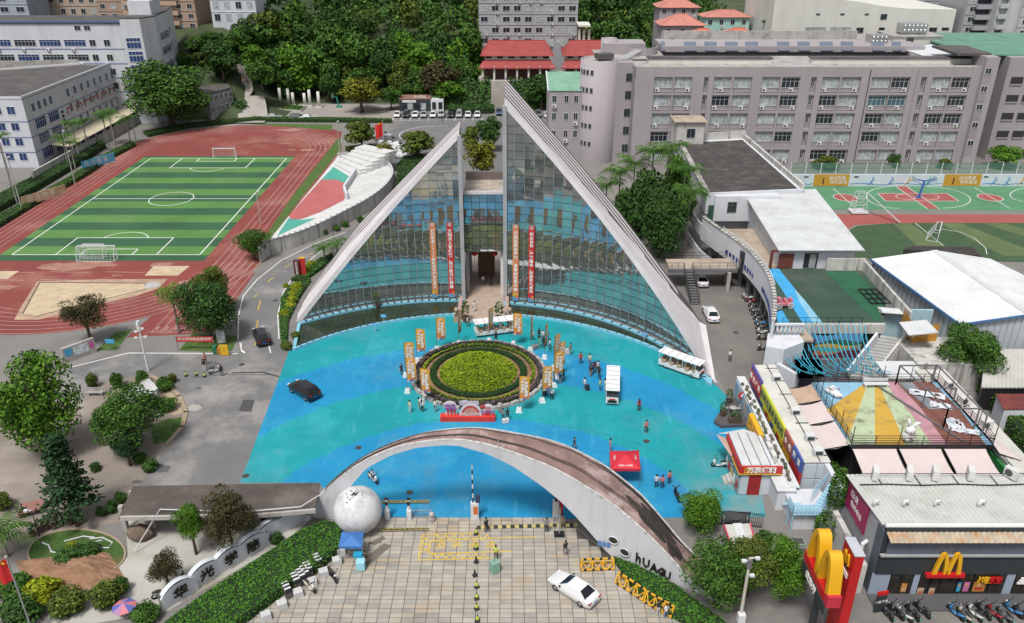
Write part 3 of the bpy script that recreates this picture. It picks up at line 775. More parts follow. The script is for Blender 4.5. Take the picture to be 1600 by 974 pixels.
# ---------------------------------------------------------------- building kit
mPaneD=M('window_dark',(.025,.032,.04),.08,var=.3,scale=.4)
mPaneC=M('window_curtain',(.36,.40,.41),.25,var=.45,scale=1.3)
mPaneB=M('window_blue',(.022,.05,.16),.12,var=.3,scale=.5)
mFrW=M('frame_white',(.62,.63,.64),.5,var=.05);mFrG=M('frame_grey',(.25,.26,.27),.5,var=0)
mAC=M('ac_white',(.62,.62,.60),.5,var=.08,scale=2);mFan=M('ac_fan',(.07,.07,.075),.6,var=0)
mWallM=M('mauve_render',(.34,.31,.325),.85,var=.07,scale=.12,stain=(.27,.245,.255),stain_amt=.4,stain_scale=.09,streak=True)
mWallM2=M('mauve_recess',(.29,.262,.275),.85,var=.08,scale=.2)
mWallW=M('white_tile_wall',(.56,.58,.62),.6,var=.06,scale=.2,stain=(.42,.43,.45),stain_amt=.5,stain_scale=.15,streak=True)
mWallK=M('cream_wall',(.62,.62,.57),.8,var=.06,scale=.2,stain=(.5,.49,.44),stain_amt=.5,stain_scale=.12,streak=True)
mWallBg=M('beige_tile',(.36,.26,.20),.8,var=.1,scale=.3);mGreyW=M('grey_tile',(.34,.34,.36),.8,var=.08,scale=.2,stain=(.26,.26,.27),stain_amt=.4,stain_scale=.15,streak=True)
mRoofD=M('dark_roof',(.085,.08,.078),.95,var=.25,scale=.3,stain=(.15,.14,.13),stain_amt=.6,stain_scale=.2)
mRoofP=M('pink_tile',(.48,.20,.16),.8,var=.15,scale=.5);mRoofRd=M('red_tile',(.30,.055,.05),.8,var=.15,scale=.5)
mRoofGn=M('green_sheet',(.20,.38,.28),.7,var=.15,scale=.5);mPlinth=M('parapet_conc',(.38,.36,.34),.9,var=.2,scale=.4,stain=(.14,.13,.12),stain_amt=.75,stain_scale=.5)
mStripe=M('blue_stripe',(.09,.13,.30),.7,var=0)
_W={}
def win_mesh(w,h,nx,ny,fr,pane,fw=.07):
 k=(round(w,2),round(h,2),nx,ny,fr.name,pane.name)
 if k not in _W:
  b=B();d=.09
  for x in(-w/2,w/2):b.box(x,-d/2,0,fw,d,h)
  for z in(0,h-fw):b.box(0,-d/2,z,w-fw,d,fw)
  for i in range(1,nx):b.box(-w/2+w*i/nx,-d/2+.005,fw,fw*.75,d-.01,h-2*fw)
  for j in range(1,ny):b.box(0,-d/2+.012,h*(.66 if ny==2 else j/ny),w-fw,d-.024,fw*.7)
  p=B().quad((-w/2,-.02,.01),(w/2,-.02,.01),(w/2,-.02,h-.01),(-w/2,-.02,h-.01))
  _W[k]=(b.mesh('window',fr),p.mesh('pane',pane))
 return _W[k]
def window(root,p,d,w,h,nx=3,ny=2,fr=None,pane=None):
 """window on a wall of root: p = centre of its sill, d = way along the wall to the right seen from outside"""
 f,q=win_mesh(w,h,nx,ny,fr or mFrW,pane or mPaneD)
 o=put('window',f,root,Vector(p)-wloc(root),math.atan2(d[1],d[0]));put('pane',q,o);return o
_acb=B();_acb.box(0,-.24,0,.95,.4,.72);_acb.mat(1).quad(*[(-.12+.27*math.cos(a*PI/5),-.445,.36+.27*math.sin(a*PI/5))for a in range(10)])
ME_AC=_acb.mesh('ac_unit',[mAC,mFan])
def ac(root,p,d,s=1.0):return put('ac_unit',ME_AC,root,Vector(p)-wloc(root),math.atan2(d[1],d[0]),s)
def V2(a):return Vector((a[0],a[1]))
def pbox(root,name,x0,x1,y0,y1,z0,z1,mat):return B().box((x0+x1)/2,(y0+y1)/2,z0,abs(x1-x0),abs(y1-y0),z1-z0).ob(name,mat,root)
def flat_roof(root,pts,z,mat,th=.3,ph=.6,pm=None):
 B().prism(pts,z-.05,z+.06).ob('roof',mat,root)
 b=B();n=len(pts)
 for i in range(n):
  a,c=V2(pts[i]),V2(pts[(i+1)%n]);d=(c-a).normalized()*th/2;b.wall([a+d,c-d],th,z-.3,z+ph+.002*(i%2))
 b.ob('parapet',pm or mPlinth,root)
def hip_roof(root,x0,x1,y0,y1,z,h,ov,mat,inset=None):
 x0-=ov;x1+=ov;y0-=ov;y1+=ov;k=inset if inset is not None else(y1-y0)/2;ym=(y0+y1)/2
 a,b_,c,d,e,f=(x0,y0,z),(x1,y0,z),(x1,y1,z),(x0,y1,z),(x0+k,ym,z+h),(x1-k,ym,z+h)
 b=B();b.quad(a,b_,f,e);b.quad(b_,c,f);b.quad(c,d,e,f);b.quad(d,a,e);b.quad(d,c,b_,a)
 r_=b.ob('roof',mat,root)
 t=B();n=int((x1-x0)/.9)
 for i in range(n+1):
  x=lerp(x0,x1,i/n);fr=min(1,(x-x0)/k,(x1-x)/k)if k>0 else 1
  t.bar((x,y0,z+.05),(x,lerp(y0,ym,fr),z+.05+h*fr),.16,.1)
 t.bar(e,f,.35,.3);t.bar(a,e,.3,.25);t.bar(b_,f,.3,.25)
 t.ob('tile_ribs',mat,root)['kind']='stuff'
 # ---------------------------------------------------------------- big mauve teaching block on the right
Y0=182.0
tb_=thing('teaching_block','long mauve five storey block with paired windows behind the courts','building',(65,190,0))
XA,XB=gy(994,105,Y0).x,gy(1537,98,Y0).x
ZT=hz(Y0,105);rows=[hz(Y0,122.8+28.3*k)for k in range(6)];PITCHZ=rows[0]-rows[1]
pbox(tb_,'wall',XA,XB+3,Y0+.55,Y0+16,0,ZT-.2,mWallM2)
fx=lambda u:gy(u,130,Y0).x
pairs=[(1023,1050,1054,1081),(1116,1142,1147,1174),(1191,1218,1223,1249),(1285,1311,1315,1344),(1362,1391,1394,1421),(1457,1484,1488,1515)]
slits=[(1100.5,1106),(1267.5,1274.5),(1439.5,1446)]
edges=[XA]
pil=B();segs=[]
us=sorted([p[:2]for p in pairs]+[p[2:]for p in pairs]+slits)
prev=XA
for a,b in us:
 xa,xb=fx(a)-.12,fx(b)+.12;segs.append((prev,xa));prev=xb
segs.append((prev,XB))
for a,b in segs:B().box((a+b)/2,Y0+.3,0,b-a,.6,ZT-.001).ob('pier',mWallM,tb_)
for k in range(6):
 zt=rows[k]+.25;za=zt if k else zt
 zb=(rows[k-1]-PITCHZ*.80)if k else ZT
 B().box((XA+XB)/2,Y0+.33,zt,XB-XA,.5,(zb-zt)if k else ZT-zt-.01).ob('spandrel',mWallM,tb_)
wh,ww=PITCHZ*.54,fx(1050)-fx(1023)
for k in range(6):
 zs=rows[k]-wh
 for pi,p in enumerate(pairs):
  for q,(a,b)in enumerate((p[:2],p[2:])):
   xc=(fx(a)+fx(b))/2
   pm=mPaneC if rnd.random()<.68 else mPaneD
   if k==1 and pi==4:pm=M('window_teal',(.06,.13,.16),.2,var=.3)
   window(tb_,(xc,Y0+.55,zs),(1,0),ww,wh,4,2,mFrW,pm)
   B().box(xc,Y0+.36,zs-PITCHZ*.23,ww+.1,.34,.1).ob('ac_ledge',mWallM,tb_)
   if rnd.random()<.82:ac(tb_,(xc+(-1.2 if q==0 else 1.1)*rnd.choice((1,1,.2)),Y0+.42,zs-PITCHZ*.20),(1,0))
 for a,b in slits:window(tb_,((fx(a)+fx(b))/2,Y0+.55,zs+.2),(1,0),.7,wh*.85,2,1,mFrW,mPaneD)
for u in(1357,1431):
 B().tube([(fx(u),Y0-.1,1),(fx(u),Y0-.1,ZT-.5)],.09,6).ob('drain_pipe',M('pipe_dark',(.06,.055,.06),.7)if u==1357 else mWallM2,tb_)
for a,b in((1010,1200),(1262,1540)):
 xa,xb=gy(a,97,Y0+8).x,gy(b,97,Y0+8).x
 pbox(tb_,'roof_upstand',xa,xb,Y0+5,Y0+7.5,ZT-.2,ZT+.9,mWallK);pbox(tb_,'upstand_top',xa-.2,xb+.2,Y0+4.8,Y0+7.8,ZT+.9,ZT+1.15,mRoofD)
pbox(tb_,'roof',XA+.2,XB+2,Y0+.4,Y0+15.8,ZT-.6,ZT-.15,mPlinth)
xs0,xs1=XB,gy(1559,90,Y0).x
pbox(tb_,'stair_bay',xs0,xs1,Y0-1.2,Y0+14,0,hz(Y0-1.2,90),mWallM)
for k in range(5):
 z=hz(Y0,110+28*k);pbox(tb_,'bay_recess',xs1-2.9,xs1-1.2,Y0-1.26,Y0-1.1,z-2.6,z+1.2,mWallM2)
 window(tb_,(xs1-2.0,Y0-1.27,z-.6),(1,0),1.3,1.3,2,1)
pbox(tb_,'bay_roof',xs0-5,xs1-.3,Y0+2,Y0+14,hz(Y0,90),hz(Y0,90)+.5,mRoofD)
rw=thing('stair_wing','mauve wing with dark open landings at the right edge beyond a narrow gap','building',(112,190,0))
xw0=gy(1580,90,188).x;zw=hz(188,90)
pbox(rw,'wall',xw0,xw0+26,188,204,0,zw,mWallM)
for k in range(5):
 for j in range(3):
  xx=xw0+2.6+j*3.6;zz=hz(188,121+28*k)-.7
  pbox(rw,'landing_opening',xx-1.35,xx+1.35,187.9,188.2,zz-1.1,zz+.75,M('opening_dark',(.03,.03,.035),.9))
  pbox(rw,'landing_rail',xx-1.35,xx+1.35,187.84,187.95,zz-1.1,zz-.75,mWallM2)
pbox(rw,'roof',xw0-7,xw0+26,190,226,zw,zw+.3,M('green_felt',(.12,.26,.19),.9,var=.2,scale=.3))
ctw=thing('stair_tower','round mauve stair tower with small square windows at the left end','tower',(21,187,0))
xa,xb=gy(909,95,186).x,gy(969,95,186).x;rc=(xb-xa)/2;cc=((xa+xb)/2,186+rc*.7);zt=hz(186,95)
B().lathe([(rc,0),(rc,zt),(rc-.3,zt),(rc-.3,zt-.5),(0,zt-.5)],36,(*cc,0)).ob('wall',mWallM,ctw,True)
B().lathe([(0,zt-.38),(rc-.5,zt-.38),(rc-.5,zt-.6)],24,(*cc,0)).ob('roof',mPlinth,ctw)
B().box(cc[0]+1,cc[1],zt,3.6,2.6,1.1,.3).ob('roof_hatch',mRoofD,ctw)
for k in range(5):
 z=hz(182,118+28.2*k)
 for a in(200,214,228,243):
  n=Vector((math.cos(R(a)),math.sin(R(a))));window(ctw,(cc[0]+n.x*(rc-.01),cc[1]+n.y*(rc-.01),z-.6),(-n.y,n.x),.62,1.1,1,1,mFrG)
lkb=thing('link_wing','narrow mauve link with a column of large dark windows beside the round tower','building',(25,188,0))
xl0,xl1=gy(964,100,187).x,XA+.1;zl=hz(187,98)
pbox(lkb,'wall',xl0,xl1,187,200,0,zl,mWallM)
for k in range(5):window(lkb,(gy(985,120,187).x,187,hz(187,128+27.5*k)),(1,0),1.9,1.9,3,1,mFrG)
pbox(lkb,'roof_wall',xl0-2,xl1+4,197,204,zl,zl+2.6,mWallM);pbox(lkb,'roof_slab',xl0-4,xl1+8,191,204,zl,zl+.2,mPlinth)
B().lathe([(1.9,0),(1.9,3.4),(1.6,3.4),(1.6,3.0),(0,3.0)],20,(xl0-.5,200,zl)).ob('water_tank',mWallM,lkb,True)
b=B();b.wall(arcpts((xl1+3,199),4,PI,2*PI,12),.3,zl,zl+1.8);b.ob('curved_parapet',mWallM,lkb)
for i in range(4):B().bar((xl1-3+i*.5,189,zl+.4),(xl1+2+i*.5,196,zl+1.6),.18).ob('pergola_bar',mFrW,lkb)
lw=thing('low_wing','three storey mauve wing with a green sheet roof left of the round tower','building',(14,192,0))
xw,xw2=gy(858,142,187).x,xa+1.2;zw=hz(187,142)
pbox(lw,'wall',xw,xw2,187,200,0,zw,mWallM)
b=B();b.quad((xw-.2,186.8,zw),(xw2,186.8,zw),(xw2,200,zw+1.9),(xw-.2,200,zw+1.9));b.quad((xw-.2,186.8,zw),(xw-.2,200,zw+1.9),(xw-.2,200,zw),)
for i in range(9):b.bar((xw+i*.9,186.8,zw+.06),(xw+i*.9,200,zw+1.96),.1)
b.ob('roof',mRoofGn,lw)
B().bar((xw-.2,186.8,zw+.05),(xw-.2,200,zw+1.95),.3,.35).ob('verge',mFrW,lw)
for k in range(3):
 for j,u in enumerate((866,885,900)):
  z=hz(187,161+27*k);window(lw,(gy(u,160,187).x,187,z),(1,0),.95,1.7,2,1)
  if(k+j)%3==0:ac(lw,(gy(u,160,187).x,186.98,z-1.1),(1,0))
Yr=204
rb=thing('rear_block','rear roof corridor block topped by a row of tilted solar panels','building',(75,210,0))
xr0,xr1=gy(1034,85,Yr).x,gy(1415,85,Yr).x;zr=hz(Yr,72)
pbox(rb,'wall',xr0,xr1,Yr,Yr+12,0,zr-1.3,M('corridor_grey',(.15,.15,.155),.8));pbox(rb,'roof_edge',xr0,xr1+4,Yr-.8,Yr+12,zr-1.3,zr,mWallM)
pbox(rb,'stained_parapet',xr0+2,xr1-8,Yr+11,Yr+11.6,zr,zr+2.0,mPlinth)
for i in range(22):
 x=lerp(xr0+2,xr1-2,i/21);window(rb,(x,Yr,zr-3.9),(1,0),1.5,1.6,2,1,mFrG,mPaneC if i%3 else mPaneD)
mSol=M('solar_panel',(.16,.19,.25),.15,.2,var=.1,scale=.5)
for u0,u1 in((1034,1040),(1070,1089),(1102,1121),(1134,1154),(1166,1186),(1216,1235),(1248,1267),(1283,1303),(1316,1335),(1364,1384),(1396,1410)):
 a,b_=gy(u0,76,Yr-1).x,gy(u1,76,Yr-1).x
 b=B();b.bar((a+.0,Yr-.9,zr-.6),(a,Yr+.6,zr+.7),.08);
 b.quad((a,Yr-1.1,zr-.9),(b_,Yr-1.1,zr-.9),(b_,Yr+.7,zr+.9),(a,Yr+.7,zr+.9));b.quad((a,Yr+.7,zr+.84),(b_,Yr+.7,zr+.84),(b_,Yr-1.1,zr-.96),(a,Yr-1.1,zr-.96))
 b.ob('solar_panel',mSol,rb)
mTank=M('steel_tank',(.55,.55,.56),.25,.8,var=.1)
def tank(u0,u1,v0,v1,Y,lab):
 a,c=gy(u0,v1,Y),gy(u1,v1,Y);h=hz(Y,v0)-a.z;t=thing('water_tank',lab,'water tank',((a.x+c.x)/2,Y+2,a.z),0,'steel water tanks on the roofs')
 w_=c.x-a.x;n=max(3,round(w_/1.1));B().box(0,0,0,w_,4,h).ob('body',mTank,t,local=True)
 for i in range(n):
  for j in range(2):B().ball((-w_/2+w_*(i+.5)/n,-2,h*(j+.5)/2),w_/n*.38,.22,h*.2,8,5).ob('pressed_panel',mTank,t,True,local=True)
 b=B();b.box(0,0,-.6,w_-.3,3.6,.6);b.ob('plinth',mPlinth,t,local=True)
tank(1410,1448,38,52,214,'larger steel water tank standing on the cream roof hut')
tank(1361,1387,56,68,208,'smaller steel water tank beside the solar panels')
hut=thing('roof_hut','cream roof hut with a dark doorway under the larger steel tank','building',(gy(1425,60,212).x,215,hz(212,75)))
a,c=gy(1396,60,212).x,gy(1473,60,212).x
pbox(hut,'wall',a,c,212,222,0,hz(214,52)-.6,mWallK);pbox(hut,'doorway',gy(1417,60,212).x,gy(1428,60,212).x,211.9,212.1,hz(212,72),hz(212,60),mPaneD);pbox(hut,'slab',a-.3,c+.3,211.6,222.4,hz(214,52)-.6,hz(214,52)-.45,mPlinth)
lean=thing('lean_to_roof','white sheet lean-to roof right of the solar panels','roof',(gy(1460,80,200).x,200,20))
q0,q1,q2,q3=gy(1410,77,205),gy(1450,90,192),gy(1500,90,192),gy(1462,68,212)
b=B();b.quad(q0,q1,q2,q3);b.quad(q3-Vector((0,0,.2)),q2-Vector((0,0,.2)),q1-Vector((0,0,.2)),q0-Vector((0,0,.2)));b.ob('sheet',M('sheet_white',(.62,.64,.66),.5,var=.06,scale=.4),lean)
b=B();b.quad((q1.x,q1.y,0),(q2.x,q2.y,0),q2,q1);b.ob('wall',mWallM,lean)
Yh=238
ch_=thing('cream_hall','big cream hall with a swept roofline behind the teaching block','building',(115,250,0))
top_uv=[(1212,-6),(1255,-6),(1300,-3),(1340,3),(1380,10),(1420,14),(1495,15)]
T_=[gy(u,v,Yh)for u,v in top_uv];b=B()
for i in range(len(T_)-1):
 a,c=T_[i],T_[i+1];b.quad((a.x,Yh,0),(c.x,Yh,0),c,a);b.quad(a,c,c+Vector((0,30,0)),a+Vector((0,30,0)))
 b.quad((c.x,Yh+30,0),(a.x,Yh+30,0),a+Vector((0,30,0)),c+Vector((0,30,0)))
for p,f in((T_[0],1),(T_[-1],0)):
 Q=[(p.x,Yh,0),(p.x,Yh+30,0),p+Vector((0,30,0)),p];b.quad(*(Q[::-1]if f else Q))
b.ob('wall',mWallK,ch_)
for u0,u1,v0,v1 in((1258,1289,43,51),(1296,1328,43,51),(1337,1348,43,52),(1372,1381,43,51),(1375,1385,22,31),(1275,1281,21,24),(1313,1319,21,24),(1351,1357,21,24),(1451,1463,43,50),(1471,1482,43,48)):
 a,c=gy(u0,v1,Yh),gy(u1,v1,Yh);window(ch_,((a.x+c.x)/2,Yh,a.z),(1,0),c.x-a.x,hz(Yh,v0)-a.z,max(1,round((c.x-a.x)/1.3)),1,mFrG,mPaneD if u1-u0<15 else mPaneC)
def block(name,lab,u0,u1,vt,vb,Y,depth,wall,rows,nx,wfrac=.6,hfrac=.5,fr=None,pane=None,acs=.0,zb=0,roof=None,cat='building',wx=2):
 a,c=gy(u0,(vt+vb)/2,Y),gy(u1,(vt+vb)/2,Y);zt=hz(Y,vt)
 t=thing(name,lab,cat,((a.x+c.x)/2,Y+depth/2,zb))
 pbox(t,'wall',a.x,c.x,Y,Y+depth,zb,zt,wall);pbox(t,'roof',a.x-.3,c.x+.3,Y-.3,Y+depth,zt,zt+.5,roof or mPlinth)
 zbv=hz(Y,vb);fh=(zt-zbv)/rows
 for k in range(rows):
  for i in range(nx):
   x=lerp(a.x,c.x,(i+.5)/nx);w_=(c.x-a.x)/nx*wfrac;z=zt-fh*(k+.75)
   window(t,(x,Y,z),(1,0),w_,fh*hfrac,wx,1,fr or mFrW,pane or(mPaneD if rnd.random()<.6 else mPaneC))
   if rnd.random()<acs:ac(t,(x+w_*.25,Y-.02,z-.95),(1,0),.95)
 for k in range(1,rows):pbox(t,'string_course',a.x,c.x,Y-.12,Y+.01,zt-fh*k-.1,zt-fh*k+.08,wall)
 return t,a.x,c.x,zt
block('slab_block','tall grey slab block with many air conditioners beyond the red roofed halls',748,903,-30,72,268,14,mGreyW,6,9,.62,.5,acs=.55)
sl_c=thing('carport','small concrete frame carport right of the grey slab block','carport',gy(912,60,262))
for u in(905,912,920):
 p=gy(u,62,262);B().box(p.x,262,ground_h(p.x,262)-2,.7,.7,p.z+5-ground_h(p.x,262)).ob('post',mWallK,sl_c)
p=gy(912,40,262);pbox(sl_c,'slab',gy(903,40,262).x,gy(922,40,262).x,260,268,hz(262,41),hz(262,38),mWallK)
block('grey_block','grey block showing one row of windows above the cream hall',1285,1512,-14,46,285,14,mGreyW,4,22,.6,.5,acs=.2)
tw,xa,xc,zt=block('apartment_tower','grey apartment tower with stacked balconies at the top right',1512,1556,-60,70,236,16,mGreyW,8,2,.5,.5)
for k in range(8):
 z=hz(236,70-16.5*k)
 pbox(tw,'balcony',xa+2.4,xc-.4,234.6,236,z-1.6,z-.5,mGreyW);pbox(tw,'balcony_void',xa+2.6,xc-.5,235.9,236.05,z-.4,z+1.3,mPaneD)
tw2,xa,xc,zt=block('apartment_tower','pale apartment tower with a round column at the top right corner',1560,1640,-60,75,232,16,M('tower_pale',(.44,.44,.45),.8,var=.06),8,4,.55,.45,acs=.4)
B().lathe([(1.9,0),(1.9,50)],20,(gy(1585,30,230).x,231.6,0)).ob('round_column',M('tower_pale',(.44,.44,.45)),tw2,True)
for k in range(8):pbox(tw2,'balcony',xa+.2,xa+3.6,230.9,232,hz(232,70-16.5*k)-1.4,hz(232,70-16.5*k)-.3,M('tower_pale',(.44,.44,.45)))
block('pale_tower','pale tower edge beside the cream hall',1196,1216,-40,60,262,12,mGreyW,5,1,.5,.5)
def villa(lab,u0,u1,v_e,v_b,Y,dep,wall,roof,rh,nx,nr,zb=0):
 a,c=gy(u0,v_b,Y),gy(u1,v_b,Y);zt=hz(Y,v_e)
 t=thing('villa',lab,'house',((a.x+c.x)/2,Y+dep/2,zb),0,'villas beyond the teaching block')
 pbox(t,'wall',a.x,c.x,Y,Y+dep,zb,zt,wall);hip_roof(t,a.x,c.x,Y,Y+dep,zt,rh,.7,roof)
 zz=hz(Y,v_b)
 for k in range(nr):
  for i in range(nx):
   z=zt-(zt-zz)/nr*(k+.72);window(t,(lerp(a.x,c.x,(i+.5)/nx),Y,z),(1,0),1.2,1.5,2,1)
   if i%2:ac(t,(lerp(a.x,c.x,(i+.5)/nx)+.3,Y-.02,z-1.0),(1,0))
villa('mauve villa with a pale pink hipped roof, farthest of the pink roofs',1030,1090,12,26,268,10,mWallM,mRoofP,2.6,4,1)
villa('mauve villa with a pink hipped roof in front of the farthest one',1033,1098,40,58,246,9,mWallM,mRoofP,2.6,3,1)
villa('low villa with a coral tiled roof just above the dark parapet',1072,1130,60,70,232,8,mWallM,M('coral_tile',(.50,.15,.10),.8,var=.15),2.0,2,1)
villa('long low coral roof right of the low villa',1130,1182,56,66,233,7,mWallM,M('coral_tile',(.50,.15,.10)),1.6,2,1)
villa('mint green house with a coral roof strip',1100,1170,27,44,256,8,M('mint_wall',(.34,.56,.49),.8,var=.08),mRoofP,1.6,4,1)
def red_hall(lab,u0,u1,nb):
 Y=248;a,c=gy(u0,120,Y),gy(u1,120,Y);t=thing('red_roof_hall',lab,'hall',((a.x+c.x)/2,Y+6,0),0,'red tiled halls above the car park')
 zb=hz(Y,126);z1=hz(Y,106);z2=hz(Y,101);z3=hz(Y+3,87)
 pbox(t,'plinth',a.x-1,c.x+1,Y-1,Y+16,0,zb,mPlinth);pbox(t,'upper_wall',a.x+1,c.x-1,Y+3,Y+13,zb,z3,mWallK)
 hip_roof(t,a.x+1,c.x-1,Y+3,Y+13,z3,3.6,1.2,mRoofRd,2.5)
 b=B();b.quad((a.x-.8,Y-.6,z1),(c.x+.8,Y-.6,z1),(c.x-.8,Y+3.2,z1+1.9),(a.x+.8,Y+3.2,z1+1.9));b.quad((a.x-.8,Y-.6,z1-.2),(a.x-.8,Y-.6,z1),(a.x+.8,Y+3.2,z1+1.9));b.quad((c.x+.8,Y-.6,z1),(c.x+.8,Y-.6,z1-.2),(c.x-.8,Y+3.2,z1+1.9));b.quad((a.x-.8,Y-.6,z1-.25),(c.x+.8,Y-.6,z1-.25),(c.x+.8,Y-.6,z1),(a.x-.8,Y-.6,z1));b.ob('porch_roof',mRoofRd,t)
 for i in range(nb+1):B().box(lerp(a.x+.4,c.x-.4,i/nb),Y+.2,zb,.5,.5,z1-zb+.4).ob('column',mWallK,t)
 for i in range(nb):
  x=lerp(a.x+.4,c.x-.4,(i+.5)/nb);w_=(c.x-a.x-.8)/nb
  pbox(t,'door',x-w_*.38,x+w_*.38,Y+2.9,Y+3.05,zb,z1-.3,M('door_brown',(.10,.035,.03),.6))
  window(t,(x,Y+3,z1+2.1),(1,0),w_*.5,1.6,3,1,mFrG)
red_hall('longer red tiled hall with a columned porch',752,864,6);red_hall('shorter red tiled hall beside the round tower',880,955,4)
# ---------------------------------------------------------------- left: white school blocks
sb1=thing('school_block','nearer white tiled block with blue windows and a red brick pattern','building',(-120,205,0),0,'white tiled school blocks')
xE,y1,y2=-107.6,182.0,233.0;zt=15.2
pbox(sb1,'wall',-165,xE,y1,y2,0,zt,mWallW);B().box((-165+xE)/2,(y1+y2)/2,zt,165+xE,y2-y1,.12).ob('roof',mRoofD,sb1)
b=B();b.wall([(-164.8,y1+.2),(xE-.2,y1+.2),(xE-.2,y2-.2),(-164.8,y2-.2)],.35,zt-.2,zt+.7);b.ob('parapet',mWallW,sb1)
for y in(y1+22,):B().bar((-160,y,zt+.4),(-112,y+24,zt+.4),.5).ob('roof_pipe',mFrW,sb1)
B().wall([(-150,y2-14),(-112,y2-6)],.4,zt,zt+1.6).ob('roof_wall',mPlinth,sb1)
FLR=(4.0,7.4,10.9)
for z in FLR:
 B().box(xE+.03,(y1+y2)/2,z-.55,.06,y2-y1,.14).ob('blue_band',mStripe,sb1);B().box(-136,y1-.03,z-.55,57,.06,.14).ob('blue_band',mStripe,sb1)
for k,z in enumerate((1.2,4.6,8.0,11.6)):
 for x in(-110.6,-113.6,-118,-121,-127,-130):window(sb1,(x,y1,z+.4),(1,0),1.7,1.8,2,1,mFrW,mPaneB)
 if k<3:
  for yy in(187,193):window(sb1,(xE,yy,z),(0,1),4.6,2.3,5,2,mFrW,mPaneB)
 else:
  for yy in(185.5,188,190.6,193.2):window(sb1,(xE,yy,z+.3),(0,1),1.3,1.9,2,1,mFrW,mPaneB)
 for i in range(9):
  yy=201.5+i*3.5;window(sb1,(xE,yy,z+.4),(0,1),1.35,1.9,2,1,mFrW,mPaneB)
  if(i+k)%2:ac(sb1,(xE+.02,yy+1.2,z-.3),(0,1),.9)
mBrk=M('red_brick_trim',(.38,.14,.11),.8,var=.1)
for i in range(7):
 y=199.5+i*4.6;b=B();b.box(xE+.04,y,8.0,.08,.45,1.3);b.box(xE+.045,y+1.3,9.3,.09,3.1,.4);b.box(xE+.04,y+2.6,8.5,.08,.45,.8);b.ob('brick_trim',mBrk,sb1)
b=B()
for i in range(9):b.box(xE+.05,197,1+i*1.0,.1,1.0,.55)
b.ob('stair_grille',mPaneD,sb1)
sb2=thing('school_block','taller white block with rows of dark blue windows behind the nearer one','building',(-140,232,0),0,'white tiled school blocks')
YB=226;zt2=hz(YB,37);xB=gy(195,40,YB).x
pbox(sb2,'wall',-215,xB,YB,YB+16,0,zt2,mWallW);pbox(sb2,'roof',-215,xB,YB-.3,YB+16,zt2,zt2+.25,mRoofD);pbox(sb2,'blue_coping',-215,xB+.1,YB-.4,YB-.1,zt2+.25,zt2+.7,mStripe)
for k,v in enumerate((67,90,112,134)):
 z=hz(YB,v+5.5);hh=hz(YB,v-5)-z
 B().box((xB-215)/2,YB-.05,z-.75,xB+215,.1,.14).ob('blue_band',mStripe,sb2)
 x=-208
 while x<xB-9:
  window(sb2,(x,YB,z),(1,0),5.6,hh,6,2,mFrW,mPaneB if rnd.random()<.35 else mPaneD)
  for q in range(2 if k else 1):ac(sb2,(x-.8+q*1.5,YB-.02,z-1.2),(1,0),.9)
  x+=6.6
 for x in(xB-13.4+4,xB-5.6):window(sb2,(x,YB,z),(1,0),1.6,hh,2,1,mFrW,mPaneD)
for u in(122,137):window(sb2,(gy(u,48,YB).x,YB,hz(YB,48)),(1,0),1.6,1.3,2,1,mFrW,mPaneD)
sb3=thing('school_block','narrow white stair block with stepped windows right of the taller one','building',(-98,236,0),0,'white tiled school blocks')
b=B();P3=[(xB-.5,YB-1.5),(xB+4.5,YB-1),(xB+6.5,YB+4),(gy(264,30,244).x,244),(gy(262,30,244).x-3,256),(xB-.5,250)]
b.prism(P3,0,zt2+1.2);b.ob('wall',mWallW,sb3);B().prism(P3,zt2+1.2,zt2+1.5).ob('roof',mRoofD,sb3)
pa,pb=V2(P3[2]),V2(P3[3]);d=(pb-pa).normalized()
for k,v in enumerate((58,80,104)):
 z=hz(236,v);q=pa.lerp(pb,.48);window(sb3,(q.x,q.y,z-.6),d,9,2.1,8,2,mFrW,mPaneB)
 q=pa.lerp(pb,.9);window(sb3,(q.x,q.y,z),d,1.6,1.9,2,1,mFrW,mPaneB)
for k in range(8):window(sb3,((P3[0][0]+P3[1][0])/2,YB-1.28,hz(YB,62+k*10.5)-.4),((P3[1][0]-P3[0][0]),.5),3.6,1.0+.6*(k%2),4,1,mFrW,mPaneB)
for(x0,x1,z)in((-205,-178,4),(xB-1,xB+5,5)):pbox(sb2 if x0<-150 else sb3,'roof_room',x0,x1,YB+6,YB+13,zt2,zt2+z,mWallW)
bf,xa,xc,zt=block('beige_flats','beige flats with curved balcony bands behind the school blocks',150,303,-45,48,262,14,mWallBg,6,9,.45,.5)
for k in range(6):
 z=hz(262,48-15.5*k);pbox(bf,'balcony_band',xa+8,xc-5,260.8,262,z-1.2,z-.1,M('beige_band',(.44,.32,.24),.8))
block('old_flats','brownish old flats at the top left edge',40,150,-45,44,270,14,M('old_wall',(.42,.34,.28),.85,var=.1),5,7,.45,.5)
block('pale_flats','grey blue flats in the far top left corner',-60,40,-45,40,256,12,M('bluegrey_wall',(.33,.37,.43),.8),5,4,.5,.5)
block('white_house','white house with tall windows beside the wood at the top',327,398,-40,38,262,12,mWallW,4,4,.5,.6,zb=14)
